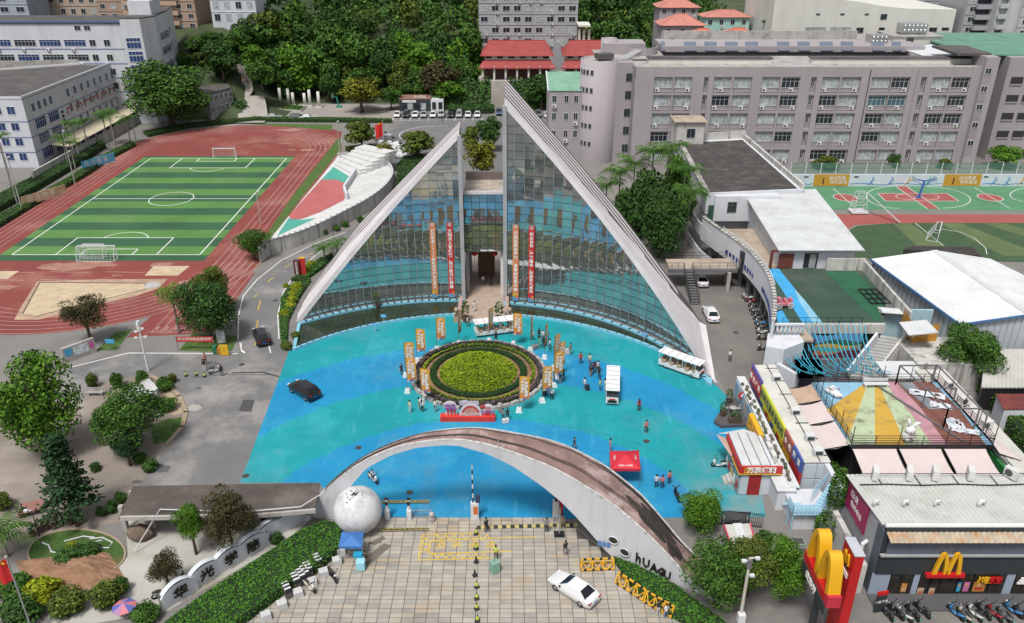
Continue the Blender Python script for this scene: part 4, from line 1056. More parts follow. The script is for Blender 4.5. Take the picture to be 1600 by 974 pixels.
# ---------------------------------------------------------------- right side: alley block, roofs, shops
def rz(z,*p):return[g(u,v,z)for u,v in p]
def mass(root,name,z,z0,mat,*p):return B().prism(rz(z,*p),z0,z).ob(name,mat,root)
def corr(root,name,a,b,c,d,mats,n,amp=.09,thick=.08,sub=1):
 """ribbed sheet a-b-c-d, ribs running from edge a-b to edge d-c"""
 a,b,c,d=map(Vector,(a,b,c,d));up=(b-a).cross(d-a).normalized()
 if up.z<0:up=-up
 bb=B();m=n*4;T=[]
 for i in range(m+1):
  t=i/m;h=up*(amp if(i%4)in(1,2)else 0)
  if i in(0,m):h=up*0
  T.append((a.lerp(b,t)+h,d.lerp(c,t)+h))
 for i in range(m):
  p,q=T[i],T[i+1]
  for s_ in range(sub):
   f0,f1=s_/sub,(s_+1)/sub;bb.quad(p[0].lerp(p[1],f0),q[0].lerp(q[1],f0),q[0].lerp(q[1],f1),p[0].lerp(p[1],f1))
 lo=up*thick;bb.quad(d-lo,c-lo,b-lo,a-lo)
 for p,q in((a,b),(b,c),(c,d),(d,a)):bb.quad(p-lo,q-lo,q,p)
 return bb.ob(name,mats,root)
mSheet=M('white_sheet',(.60,.62,.63),.5,var=.1,scale=.25,stain=(.42,.40,.36),stain_amt=.5,stain_scale=.22)
mSheetC=M('cream_sheet',(.52,.515,.48),.55,var=.1,scale=.3,stain=(.38,.36,.32),stain_amt=.45,stain_scale=.4)
mPlaster=M('white_plaster',(.60,.62,.66),.8,var=.07,scale=.2,stain=(.42,.42,.43),stain_amt=.4,stain_scale=.2,streak=True)
mMould=M('mouldy_wall',(.50,.49,.46),.9,var=.15,scale=.5,stain=(.07,.07,.065),stain_amt=.85,stain_scale=.28,streak=True)
mBrown=M('brown_paint',(.14,.035,.025),.7,var=.1);mBlk=M('black_metal',(.025,.025,.028),.5,.3,var=0);mGry=M('grey_metal',(.22,.22,.23),.5,.5,var=.1)
mGreenT=M('green_felt_floor',(.035,.075,.052),.9,var=.2,scale=.2,stain=(.085,.09,.075),stain_amt=.8,stain_scale=.12)
mGreen2=M('green_felt_bright',(.018,.105,.05),.9,var=.2,scale=.4)
mSky1=M('paint_sky_blue',(.05,.35,.66),.7,var=.15);mSky2=M('paint_pale_blue',(.22,.50,.66),.7,var=.2,stain=(.36,.33,.32),stain_amt=.7,stain_scale=.3)
mTan=M('terrace_tan',(.40,.33,.26),.9,var=.12,scale=.5,stain=(.22,.17,.13),stain_amt=.8,stain_scale=.3)
# --- block with the dark roof
dk=thing('alley_block','white two storey block with a flat dark roof beside the alley','building',(42,150,0))
zR=9.0;rp=rz(zR,(1060,221),(1163,216),(1255,296),(1105,302))
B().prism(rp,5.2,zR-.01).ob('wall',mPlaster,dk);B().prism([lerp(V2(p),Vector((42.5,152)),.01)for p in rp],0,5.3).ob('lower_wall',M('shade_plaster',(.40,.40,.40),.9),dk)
B().prism(rz(zR,(1066,224),(1160,219),(1246,295),(1110,301)),zR,zR+.05).ob('roof',M('tarred_roof',(.06,.054,.052),.95,var=.3,scale=.6,stain=(.12,.11,.105),stain_amt=.6,stain_scale=.6),dk)
b=B();b.wall(rz(zR,(1062,222),(1105,301)),.9,zR,zR+.25);b.ob('roof_kerb',mPlinth,dk)
b=B();b.wall(rz(zR,(1163,217),(1254,295)),.5,zR,zR+.9);b.wall(rz(zR,(1100,219),(1163,216)),.4,zR-.1,zR+1.5);b.ob('stained_parapet',mMould,dk)
p_=gy(1141,337,rp[3].y-.05);
q0,q1=g(1106,302,zR),g(1166,300,zR)
hb=thing('roof_room','mouldy white roof room with one window on the dark roof','roof room',g(1075,222,zR))
x0,x1=g(1053,225,zR).x,g(1098,225,zR).x;yb=g(1075,226,zR).y
pbox(hb,'wall',x0,x1,yb,yb+5,zR,zR+4.6,mMould);pbox(hb,'roof',x0-.4,x1+.4,yb-.5,yb+5.4,zR+4.6,zR+4.8,mTan);window(hb,(g(1077,225,zR).x,yb,zR+1.4),(1,0),1.7,1.9,2,1,mFrG)
zt=4.2
fw0,fw1=g(1114,345,zt),g(1166,344,zt)
pbox(dk,'front_wall',fw0.x,g(1215,344,zt).x,fw0.y,fw0.y+6,zt-.1,zR-.4,mPlaster);window(dk,(g(1141,345,zt).x,fw0.y,zt+1.5),(1,0),1.5,1.9,2,2,M('frame_green',(.10,.16,.13),.6));pbox(dk,'doorway',fw0.x-.9,fw0.x+.1,fw0.y+.3,fw0.y+2,zt,zt+2.6,M('door_green',(.03,.09,.06),.6))
# --- curved white range with balcony
cv=thing('curved_range','long curved white wall range with a balcony and blue lettering over the alley','building',(38,112,0))
plan=[(31.0,148),(31.4,136),(31.8,129),(33.2,123.5),(34.8,117.5),(35.7,112),(35.9,106.5),(35.3,101),(34.0,95.5),(32.6,91.2)]
PL=[Vector(p)for p in plan]
def dense(P,n):
 out=[]
 xs=np.linspace(0,len(P)-1,n)
 for t in xs:
  i=min(int(t),len(P)-2);f=t-i;p0,p1,p2,p3=P[max(i-1,0)],P[i],P[i+1],P[min(i+2,len(P)-1)]
  out.append(.5*((2*p1)+(p2-p0)*f+(2*p0-5*p1+4*p2-p3)*f*f+(-p0+3*p1-3*p2+p3)*f**3))
 return out
D=dense(PL[2:],40)
B().wall(D,.3,3.1,7.0).ob('curved_wall',mPlaster,cv)
b=B();b.wall(D,.5,7.0,7.18);b.ob('coping',mMould,cv)
b=B();b.wall(dense(PL[:4],14),.25,3.6,5.6);b.wall(dense(PL[:4],14),.25,-.0,1.2);b.ob('balcony_parapet',mPlaster,cv)
inner=[p+Vector((3.0,.4))for p in D]
fl=B()
deck=[tuple(p)for p in D]+[(38,91),(39,113.5),(42,116),(42,131),(33,131)]
fl.prism(deck,3.9,4.18);fl.ob('terrace_floor',mTan,cv)
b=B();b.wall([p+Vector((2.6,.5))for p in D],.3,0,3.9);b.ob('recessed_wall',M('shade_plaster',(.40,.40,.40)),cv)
for i in range(3,38,3):p=D[i]+Vector((.5,.1));B().box(p.x,p.y,0,.45,.45,3.2).ob('column',mGry,cv)
for i in range(5,27,1):
 a,c=D[i],D[i+1];d=(c-a).normalized();n=Vector((d.y,-d.x))*.16
 if i%2==0:b=B();b.bar((*(a+d*.2-n*1.1),7.5),(*(c+d*1.0-n*1.1),7.5),.08,.1);[b.bar((*(a.lerp(c,k/3)+d*.2-n*1.1),7.1),(*(a.lerp(c,k/3)+d*.2-n*1.1),7.5),.06)for k in range(6)];b.ob('balustrade',mPlaster,cv)
mBT=M('letter_blue',(.03,.05,.22),.5,var=0)
for s_,i0 in(('国际教育学院教育中心',8),('创新创业学院就业指导中心',22)):
 for k,ch in enumerate(s_):
  a,c=D[i0+k],D[i0+k+1];d=(c-a).normalized();n=Vector((d.y,-d.x));mid=(a+c)/2
  text(ch,.75,(*(mid+n*.2),4.2),(*d,0),(0,0,1),mBT,cv,.06,'letter',bold=.02)
b=B();[b.box(34.9+.0,115.2,3.4,.5,1.0,3.0)];b.ob('doorway',mPaneD,cv)
B().prism([(31.4,89.0),(33.4,88.2),(36.5,90.2),(36.5,93),(32.6,92.5)],0,4.4).ob('end_wall',mPlaster,cv)
B().wall([(32.6,91.4),(32.9,88.5),(34.5,85.8)],.5,0,2.4).ob('stair_wall',mPlaster,cv)
b=B()
for i in range(8):b.box(lerp(32.9,36.4,i/7),91.7,5.2,.22,.25,.8)
b.box(34.7,91.7,6.0,4.2,.45,.18);b.ob('baluster_rail',mPlaster,cv)
# --- big white sheet roof
ws=thing('sheet_roof_hall','low hall under a large white ribbed sheet roof above the green terrace','building',(46,122,0))
A_,B_,C_,D_=g(1159,297,8.2),g(1275,296,8.2),g(1352,392,7.6),g(1217,392,7.6)
corr(ws,'sheet_roof',A_,B_,C_,D_,mSheet,46,.10)
zw=4.5
b=B();w4=[V2(A_)+Vector((.8,-1)),V2(B_)+Vector((-1,-1)),V2(C_)+Vector((-1,1)),V2(D_)+Vector((.8,1.0))];b.prism(w4,0,7.35);b.ob('wall',mPlaster,ws)
wy=w4[3].y;pbox(ws,'doorway',g(1254,418,zw).x,g(1275,418,zw).x,wy-.1,wy+.1,zw,zw+2.3,mPaneD);pbox(ws,'shutter',g(1262,418,zw).x,g(1272,418,zw).x,wy-.2,wy-.05,zw,zw+2.2,M('shutter_grey',(.30,.32,.32),.6))
b=B();b.box(g(1201,418,zw).x,wy-.6,zw,.35,.35,2.9);b.box(g(1225,418,zw).x,wy-.3,zw,2.2,.12,2.3);b.bar((g(1200,418,zw).x,wy-.6,zw+2.9),(C_.x-.5,wy-.5,zw+2.9),.25,.3);b.ob('brown_frame',mBrown,ws)
pbox(ws,'grey_wall',g(1288,420,zw).x,g(1347,420,zw).x,wy-1.2,wy-.9,zw,zw+1.9,mMould)
# --- green roof terrace with painted strip
gt=thing('green_terrace','roof terrace covered in green felt with a blue painted strip','terrace',(44,103,0))
gp=rz(4.5,(1199,420),(1346,420),(1385,470),(1380,508),(1222,509),(1208,515),(1206,470))
B().prism(gp,0,4.5).ob('slab',mGreenT,gt)
B().sheet(rz(4.52,(1288,424),(1338,424),(1380,474),(1372,506),(1366,500)),4.52).ob('felt_panel',mGreen2,gt)
B().sheet(rz(4.52,(1199,420),(1217,420),(1287,508),(1256,508),(1220,450)),4.52).ob('painted_strip',mSky1,gt);B().sheet(rz(4.53,(1242,452),(1258,470),(1288,508),(1272,508),(1248,470)),4.535).ob('painted_cloud',mSky2,gt);B().sheet(rz(4.52,(1212,488),(1222,485),(1236,508),(1216,508)),4.525).ob('painted_strip',mSky1,gt)
B().wall(rz(4.5,(1346,420),(1420,505)),.35,4.4,6.1).ob('side_wall',mMould,gt)
pbox(gt,'kerb',gp[4].x,gp[3].x,gp[4].y-.5,gp[4].y,3.6,4.9,mMould)
zf=gp[4].y-.52
mur=B();xa,xb=g(1224,513,4.2).x,g(1349,513,4.2).x
for k,(c0,f0,f1)in enumerate((((.12,.30,.55),.62,1.0),((.08,.14,.40),.50,.66),((.03,.14,.10),.34,.54),((.55,.38,.06),.26,.40),((.10,.36,.34),.16,.30),((.42,.18,.10),.06,.18),((.12,.03,.06),0,.08))):
 P_=[]
 n=16
 for i in range(n+1):
  t=i/n;ww=.08*math.sin(t*9+k)+.22*t*(1 if k>1 else 0);P_.append((lerp(xa,xb,t),min(1,max(0,f1+ww))))
 for i in range(n):mur.mat(k).quad((P_[i][0],zf-.02-.012*(k+1),0),(P_[i+1][0],zf-.02-.012*(k+1),0),(P_[i+1][0],zf-.02-.012*(k+1),P_[i+1][1]*3.6),(P_[i][0],zf-.02-.012*(k+1),P_[i][1]*3.6))
mur.ob('mural',[M('mural_%d'%k,c,.8,var=.1)for k,c in enumerate(((.12,.30,.55),(.08,.14,.40),(.03,.14,.10),(.55,.38,.06),(.10,.36,.34),(.42,.18,.10),(.12,.03,.06)))],gt)
pbox(gt,'doorway',xa+.2,xa+4.2,zf-.3,zf-.1,0,2.9,mPaneD)
for i in range(3):B().bar((xa+1.2+i*1.2,zf-.34,0),(xa+1.2+i*1.2,zf-.34,2.9),.1).ob('door_frame',mGry,gt)
b=B()
for z in(5.2,5.8):b.bar((xa-.3,zf+.2,z),(xb-.4,zf+.2,z),.05)
for i in range(8):x=lerp(xa-.3,xb-.4,i/7);b.bar((x,zf+.2,4.6),(x,zf+.2,5.8),.05)
b.ob('railing',mBlk,gt)
tc=thing('toy_carriage','pink toy carriage ride standing on the green terrace','toy carriage',g(1224,480,4.52),.1)
b=B();b.box(0,0,.35,2.0,.9,.35,taper=1.1);b.box(-.75,0,.7,.5,.85,.7);b.box(.1,0,.7,.35,.8,.5);b.box(.85,0,.7,.3,.8,.6);b.ob('body',M('pink_paint',(.58,.18,.22),.6),tc,local=True)
for x in(-.8,.8):
 for y in(-.5,.5):
  w_=B();ring=[(x+.38*math.cos(a*PI/6),y,.4+.38*math.sin(a*PI/6))for a in range(13)];w_.tube(ring,.05,5,False)
  for a in range(3):w_.bar((x+.36*math.cos(a*PI/3),y,.4+.36*math.sin(a*PI/3)),(x-.36*math.cos(a*PI/3),y,.4-.36*math.sin(a*PI/3)),.04)
  w_.ob('wheel',mFrW,tc,local=True)
fs_=thing('window_frame_stack','black metal window frames lying flat on the green felt','frame',(g(1366,464,4.55).x,g(1366,464,4.55).y,4.55))
b=B();q=rz(4.7,(1341,452),(1370,452),(1392,474),(1362,474))
for i in range(4):t=i/3;b.bar(q[0].lerp(q[1],t),q[3].lerp(q[2],t),.12);b.bar(q[0].lerp(q[3],t),q[1].lerp(q[2],t),.12)
b.ob('frame',mBlk,fs_)
bs=thing('board_stack','stack of white boards beside the black frames on the terrace','boards',g(1392,485,4.52))
for i in range(4):q=g(1392,486,4.6);B().box(q.x+rnd.uniform(-.2,.2),q.y-.3*i,4.55+i*.14,3.2,1.6,.1,rnd.uniform(-.3,.1)).ob('board',mFrW,bs)
pw=B().box(g(1408,500,3).x,g(1408,505,3).y,0,7.0,.3,5.0).ob('low_wall',M('pale_blue_wall',(.36,.52,.58),.8,var=.1),None);tag(pw,'pale blue wall behind the orange hut','wall')
oh=thing('orange_hut','orange sheet hut with a white lean roof by the stairs','hut',(54,89,0));za=3.6;hp=rz(za,(1409,503),(1447,499),(1465,521),(1425,524))
zb_=za+2.4
for nm,q0,q1 in(('left_wall',(1407,508),(1422,536)),('front_wall',(1424,536),(1462,533))):
 a,c=g(*q0,za),g(*q1,za);b=B();n=14
 for i in range(n):
  f0,f1=i/n,(i+1)/n;p,q=a.lerp(c,f0),a.lerp(c,f1);o=.05*(i%2);b.quad((p.x,p.y-o,za),(q.x,q.y-o,za),(q.x,q.y-o,zb_),(p.x,p.y-o,zb_))
 b.ob('sheet_wall',M('orange_sheet',(.60,.27,.02),.6,var=.1,scale=.5),oh)
r4=[g(1405,504,zb_+.1),g(1448,500,zb_+.5),g(1467,520,zb_+.4),g(1420,524,zb_)]
corr(oh,'roof',*r4,mSheet,10,.05);B().box(53.5,89.5,0,9,7,za).ob('base',mMould,oh)
wst=thing('outdoor_stair','white masonry stair climbing to the terrace beside the orange hut','stairs',(43,88,0))
b=B();n=14;s0,s1=g(1345,590,.2),g(1392,530,3.6)
for i in range(n):
 p=s0.lerp(s1,i/(n-1));b.box(p.x+.2,p.y,0,3.0,.62,p.z+.15,-.35)
b.ob('tread',M('stair_grey',(.38,.38,.37),.85,var=.15),wst)
for dx,l in((-1.8,'l'),(1.9,'r')):
 b=B()
 for i in range(n-1):
  p,q=s0.lerp(s1,i/(n-1)),s0.lerp(s1,(i+1)/(n-1));b.bar((p.x+dx,p.y,p.z+.5),(q.x+dx,q.y,q.z+.5),.3,1.2)
 b.ob('balustrade',mMould if dx>0 else mPlaster,wst)
 # --- big shed with a gable roof
sh=thing('gable_shed','large white ribbed gable shed with blue edge trim at the right','shed',(60,104,0))
e0,r0,e1=g(1361,405,5),g(1460,391.5,6.6),g(1575,408,5);f0,rf,f1=g(1500,506,5),g(1547,500,6.6),g(1760,560,5)
e1=Vector((r0.x+(r0.x-e0.x),e0.y,5));f1=Vector((f0.x+(e1.x-e0.x)+3,f0.y-1,5));rf=Vector(((f0.x+f1.x)/2-2.5,f0.y-.6,6.7))
corr(sh,'roof_slope',e0,f0,rf,r0,mSheet,44,.09);corr(sh,'roof_slope',r0,rf,f1,e1,mSheet,44,.09)
B().bar(r0,rf,.9,.14).ob('ridge_cap',mSheet,sh)
def ribwall(root,name,a,c,z1a,z1c,mat,n,zm=None):
 b=B();a,c=V2(a),V2(c);d=(c-a);nn=Vector((d.y,-d.x)).normalized()*.06
 for i in range(n):
  t0,t1=i/n,(i+1)/n;o=nn*(i%2);p,q=a+d*t0+o,a+d*t1+o;b.quad((*p,0),(*q,0),(*q,lerp(z1a,z1c,t1)),(*p,lerp(z1a,z1c,t0)))
 return b.ob(name,mat,root)
mShW=M('shed_wall',(.46,.50,.54),.6,var=.08,scale=.3)
ribwall(sh,'side_wall',e0+Vector((.3,0,0)),f0+Vector((.3,.3,0)),4.95,4.95,mShW,40);ribwall(sh,'gable_wall',f0+Vector((.3,.3,0)),rf+Vector((0,.3,0)),4.95,6.6,mShW,20);ribwall(sh,'gable_wall',rf+Vector((0,.3,0)),f1,6.6,4.9,mShW,20)
b=B();b.bar(e0-Vector((.1,0,.1)),f0-Vector((.1,0,.1)),.2,.3);b.bar(f0-Vector((0,.1,.1)),rf-Vector((0,.1,.1)),.2,.25);b.bar(rf-Vector((0,.1,.1)),f1-Vector((0,.1,.1)),.2,.25);b.bar((f0.x+.2,f0.y+.1,0),(f0.x+.2,f0.y+.1,4.9),.2);b.ob('blue_trim',M('trim_blue',(.07,.16,.34),.5),sh)
bl=thing('old_lean_to','ragged dark roofed shack edge behind the white shed','shack',(64,118,0));q=rz(5.2,(1412,390),(1424,384),(1520,386),(1534,400),(1460,392));b=B();b.prism(q,0,5.2);b.ob('roof',M('shack_dark',(.045,.04,.036),.95,var=.4,scale=1),bl)
ls=thing('low_shed','low shed with a cream ribbed roof below the gable shed','shed',(57,83,0));q=rz(3.2,(1540,546),(1660,546),(1670,606),(1533,606));corr(ls,'roof',*q,mSheetC,22,.07);b=B();b.prism([lerp(V2(p),V2(q[0]+q[2])/2,.04)for p in q],0,3.05);b.ob('wall',mBlk,ls)
rs=thing('rust_shed','small shed with a rusty red ribbed roof by the hedge','shed',(57,75,0));q=rz(3,(1556,616),(1680,616),(1690,640),(1568,640));corr(rs,'roof',*q,M('rust_red',(.17,.04,.035),.8,var=.3,scale=.7),18,.06);b=B();b.prism([lerp(V2(p),V2(q[0]+q[2])/2,.03)for p in q],0,2.9);b.ob('wall',mPlaster,rs)
# --- sports wall, fence, hoop, stand, goals
yw=167.9;wl=thing('mural_wall','white sports wall with two orange panels and running figures along the court','wall',(85,yw,0));xw=lambda u:gy(u,285,yw).x
pbox(wl,'wall',xw(1234),130,yw,yw+.4,0,2.6,M('mural_white',(.55,.60,.65),.8,var=.06))
mOr=M('panel_orange',(.50,.27,.035),.7,var=.08)
for u0,u1 in((1271,1326),(1474,1532)):
 pbox(wl,'orange_panel',xw(u0),xw(u1),yw-.05,yw,.1,2.65,mOr)
 text('运动青春',.9,(xw(u0+36),yw-.08,1.8),(1,0,0),(0,0,1),mTxt,wl,.01,'slogan');text('快乐篮球',.9,(xw(u0+39),yw-.08,.9),(1,0,0),(0,0,1),mTxt,wl,.01,'slogan')
 b=B().box(xw(u0+15),yw-.07,.5,.3,.03,1.1);b.ball((xw(u0+15),yw-.07,1.75),.16,.03,.18,8,5);b.ob('player_figure',M('figure_dark',(.10,.03,.03),.7),wl)
for i,(u,cc)in enumerate(((1361,(.10,.25,.60)),(1391,(.10,.25,.60)),(1418,(.55,.35,.06)),(1450,(.05,.40,.22)),(1552,(.10,.30,.65)),(1573,(.10,.30,.65)),(1595,(.6,.35,.05)))):
 x=xw(u);y=yw-.06;b=B();b.ball((x+.3,y,1.95),.16,.03,.17,8,5);b.bar((x,y,1.1),(x+.25,y,1.8),.32,.03);b.bar((x,y,1.1),(x-.6,y,.4),.2,.03);b.bar((x,y,1.1),(x+.4,y,.5),.2,.03);b.bar((x+.2,y,1.6),(x+.7,y,1.4),.12,.03);b.ob('runner_figure',M('runner_%d'%i,cc,.7),wl)
for u0,u1 in((1240,1270),(1328,1472),(1534,1640)):
 b=B();n=14
 for i in range(n):xa,xb=lerp(xw(u0),xw(u1),i/n),lerp(xw(u0),xw(u1),(i+1)/n);b.bar((xa,yw-.05,.55+.14*math.sin(i)),(xb,yw-.05,.55+.14*math.sin(i+1)),.02,.12)
 b.ob('blue_wave',M('wave_blue',(.10,.30,.58),.7),wl)
for u in(1255,1333,1535):text('ABC',.55,(xw(u),yw-.06,2.1),(1,0,0),(0,0,1),mBlk,wl,.01,'print')if False else pbox(wl,'print_bar',xw(u),xw(u+7),yw-.05,yw,1.95,2.2,mBlk)
fe=thing('mesh_fence','tall green mesh fence with white posts above the sports wall','fence',(85,yw+.6,0))
def mesh_mat(name,col,sc,th):
 m=bpy.data.materials.new(name);m.use_nodes=True;n,l=m.node_tree.nodes,m.node_tree.links
 p=n['Principled BSDF'];p.inputs['Base Color'].default_value=(*col,1);p.inputs['Alpha'].default_value=th;return m
mMesh=mesh_mat('fence_mesh',(.10,.27,.19),1,.45)
xs=[xw(1234+23.5*i)for i in range(18)]
for i in range(17):
 B().quad((xs[i],yw+.6,2.6),(xs[i+1],yw+.6,2.6),(xs[i+1],yw+.6,4.9),(xs[i],yw+.6,4.9)).ob('mesh_panel',mMesh,fe)
 B().bar((xs[i],yw+.6,0),(xs[i],yw+.6,5.0),.14).ob('post',mFrW,fe)
b=B()
for z in(2.7,3.8,4.9):b.bar((xs[0],yw+.6,z),(xs[-1],yw+.6,z),.07)
b.ob('rail',mGry,fe)
bh=thing('basketball_hoop','blue double basketball stand in the middle of the green court','basketball hoop',g(1435,309))
mBl=M('stand_blue',(.03,.12,.40),.5);b=B();b.tube([(0,0,0),(.5,0,3.6)],.22,8);b.box(0,0,0,1.2,.9,.12);b.ob('post',mBl,bh,local=True)
b=B();b.bar((.5,0,3.5),(-1.6,0,3.9),.2);b.bar((.5,0,3.5),(2.4,0,3.9),.2);b.bar((.5,0,2.6),(-1.4,0,3.5),.12);b.bar((.5,0,2.6),(2.2,0,3.5),.12);b.ob('arm',mBl,bh,local=True)
for x in(-1.7,2.5):
 B().box(x,0,3.4,.06,1.8,1.05).ob('backboard',M('board_pale',(.45,.60,.68),.3),bh,local=True);ring=[(x+(.5 if x>0 else-.5)+.23*math.cos(a*PI/6),.23*math.sin(a*PI/6),3.55)for a in range(13)];B().tube(ring,.03,5,False).ob('hoop',M('hoop_orange',(.6,.15,.03),.5),bh,local=True)
us_=thing('steel_stand','white steel platform stand with a long ladder beside the lower track','stand',g(1340,333))
b=B()
for x in(-1.3,1.3):
 for y in(-1,1):b.bar((x,y,.6),(x*.6,y*.8,4.2),.1)
for z in(.6,1.9,3.1,4.2):
 k=lerp(1,.6,(z-.6)/3.6);P_=[(-1.3*k,-1*k,z),(1.3*k,-1*k,z),(1.3*k,1*k,z),(-1.3*k,1*k,z)]
 for i in range(4):b.bar(P_[i],P_[(i+1)%4],.09)
b.box(0,0,.2,3.2,2.4,.35);b.ob('frame',mFrW,us_,local=True)
b=B();[b.bar((1.0,-y,4.2),(5.5,-5.5-y,.3),.12)for y in(0,.9)];[b.bar((lerp(1.0,5.5,t),lerp(0,-5.5,t),lerp(4.2,.3,t)),(lerp(1,5.5,t),lerp(0,-5.5,t)-.9,lerp(4.2,.3,t)),.07)for t in np.linspace(0,1,18)];b.ob('ladder',mFrW,us_,local=True)
def goal(lab,p,rz_,w_,h,dep):
 t=thing('football_goal',lab,'goal',p,rz_,'football goals');b=B()
 for x in(-w_/2,w_/2):b.bar((x,0,0),(x,0,h),.13);b.bar((x,0,h),(x,dep*.4,h),.07);b.bar((x,dep*.4,h),(x,dep,0),.07);b.bar((x,0,.05),(x,dep,.05),.07)
 b.bar((-w_/2,0,h),(w_/2,0,h),.13);b.bar((-w_/2,dep,.05),(w_/2,dep,.05),.07);b.bar((-w_/2,dep*.4,h),(w_/2,dep*.4,h),.06);b.ob('goal_frame',mFrW,t,local=True)
 n=B();k=10
 for i in range(k+1):x=lerp(-w_/2,w_/2,i/k);n.bar((x,dep*.4,h),(x,dep,0),.025)
 for i in range(1,6):f=i/6;n.bar((-w_/2,lerp(dep*.4,dep,f),h*(1-f)),(w_/2,lerp(dep*.4,dep,f),h*(1-f)),.025)
 n.ob('net',M('net_grey',(.45,.48,.47),.8),t,local=True)['kind']='stuff'
goal('white goal standing on the practice field at the right',g(1466,372),R(60),5,2.2,1.8)
goal('white goal at the near end of the striped pitch',(g(152,398).x,FY0-.4,0),PI,3.6,2.1,1.2)
goal('grey framed goal just behind the near white goal',(g(155,404).x,FY0-1.6,0),PI,6.3,2.3,1.4)
goal('white goal at the far end of the striped pitch',(g(352,246).x,FY1+.5,0),0,5.2,2.2,1.4)
# --- bridge and stair over the alley
br=thing('foot_bridge','concrete footbridge with black railings joining the glass hall to the curved range','bridge',(30,118,0))
ba,bb_,bc,bd=rz(3.4,(1040,405),(1138,404),(1152,420),(1046,420))
B().prism([ba,bb_,bc,bd],3.05,3.4).ob('deck',mTan,br);B().prism(rz(3.4,(1044,420),(1152,420),(1153,422),(1046,422)),2.9,3.42).ob('edge_beam',mGry,br)
for u,v in((1136,455),(1134,440)):p=g(u,v);B().box(p.x,p.y,0,.5,.5,3.1).ob('column',mPlinth,br)
b=B()
for P_ in(rz(3.4,(1040,404),(1135,403)),rz(3.4,(1040,420),(1069,420)),rz(3.4,(1081,420),(1150,420))):
 for z in(.45,.95):b.bar(P_[0]+Vector((0,0,z)),P_[1]+Vector((0,0,z)),.05)
 n=max(3,int((P_[1]-P_[0]).length/1.3))
 for i in range(n+1):q=P_[0].lerp(P_[1],i/n);b.bar(q,q+Vector((0,0,.95)),.05)
b.ob('railing',mBlk,br)
fs2=thing('steel_stair','black steel stair going down from the footbridge','stairs',g(1086,480))
t0,t1=g(1075,420,3.4),g(1086,474,.2);b=B()
for i in range(14):
 p=t0.lerp(t1,i/13);b.box(p.x,p.y,p.z-.06,1.3,.36,.05)
b.ob('tread',mGry,fs2);b=B()
for dx in(-.68,.68):
 o=Vector((dx,0,0));b.bar(t0+o,t1+o,.06,.2);b.bar(t0+o+Vector((0,0,.95)),t1+o+Vector((0,0,.95)),.05)
 for i in range(8):p=t0.lerp(t1,i/7)+o;b.bar(p,p+Vector((0,0,.95)),.04)
b.ob('railing',mBlk,fs2)
# ---------------------------------------------------------------- food court ring: left row, terrace, right row
mSgR=M('sign_red',(.48,.03,.03),.6,var=.06);mSgY=M('sign_yellow',(.66,.40,.02),.6,var=.06);mSgYG=M('sign_lime',(.55,.58,.05),.6,var=.1);mSgP=M('sign_purple',(.10,.08,.30),.6,var=.1);mSgB=M('sign_blue',(.05,.10,.35),.6)
mAwn=M('awning_pink',(.60,.51,.50),.85,var=.05,scale=.5);mAwnT=M('awning_tan',(.46,.33,.24),.85,var=.12,scale=.8,stain=(.2,.15,.12),stain_amt=.6,stain_scale=.5)
mLB=M('light_blue_steel',(.33,.55,.68),.5,var=.1)
lr=thing('shop_row','row of small shops with a cream ribbed roof and colourful signs facing the plaza','shops',(30,75,0),0,'shop rows round the food court')
zr_=4.2;xa,xb,ya,yb=28.7,31.3,65.7,84.8
corr(lr,'roof',(xb,yb,zr_),(xb,ya,zr_),(xa,ya,zr_-.05),(xa,yb,zr_-.05),mSheetC,60,.07)
pbox(lr,'wall',xa+.1,xb-.1,ya+.1,yb-.1,0,zr_-.15,M('panel_grey',(.42,.46,.50),.7,var=.06))
for y in(ya+.2,ya+.2):pass
for i in range(2):
 for j in range(2):pbox(lr,'wall_panel',xa+.2+i*1.2,xa+1.3+i*1.2,ya+.02,ya+.1,.3+j*1.9,2.0+j*1.9,M('panel_pale',(.50,.55,.60),.6,var=.05))
b=B();b.bar((xa+1.55,ya,zr_+.12),(xa+1.55,yb,zr_+.12),.06);[b.bar((xa+1.2,y,zr_+.1),(xb,y,zr_+.1),.05)for y in np.linspace(ya+1,yb-1,7)];b.ob('roof_conduit',mBlk,lr)
def side_sign(nm,y0,y1,z0,z1,mat,txt=None,tcol=None,size=.6,x=xa,ny=1,parent=None,off=.22):
 par=parent or lr
 o=B().box(x-off/2,(y0+y1)/2,z0,off,abs(y1-y0),z1-z0).ob(nm,mat,par)
 if txt:
  n=len(txt)
  for i,ch in enumerate(txt):text(ch,size,(x-off-.03,lerp(y1,y0,(i+.5)/n),(z0+z1)/2),(0,-1,0),(0,0,1),tcol or mTxt,par,.03,'character',bold=.02)
side_sign('shop_sign',80.4,84.6,2.3,4.0,mSgR,'美食广场',mTxt,.8);side_sign('shop_sign',80.4,84.6,4.0,4.5,mSgP);side_sign('shop_sign',80.4,84.6,1.9,2.3,mSgP)
side_sign('shop_sign',71.5,80.2,2.4,4.25,mSgYG,'炸鸡汉堡奶茶烧烤',M('print_dark',(.05,.08,.05),.7),1.0)
for i in range(8):side_sign('menu_strip',71.7+i*1.05,72.6+i*1.05,1.9,2.35,(mSgY,mSgR,mSgYG,mSgB)[i%4])
side_sign('shop_sign',68.6,71.3,2.4,4.25,M('sign_brick',(.34,.10,.07),.7),'小吃',mTxt,.7);side_sign('shop_sign',65.8,68.5,2.8,4.25,mSgB,'奶茶',mTxt,.7);side_sign('shop_sign',65.8,68.5,1.4,2.8,mSgR);side_sign('shop_sign',69.2,71.3,1.6,2.4,mSgY)
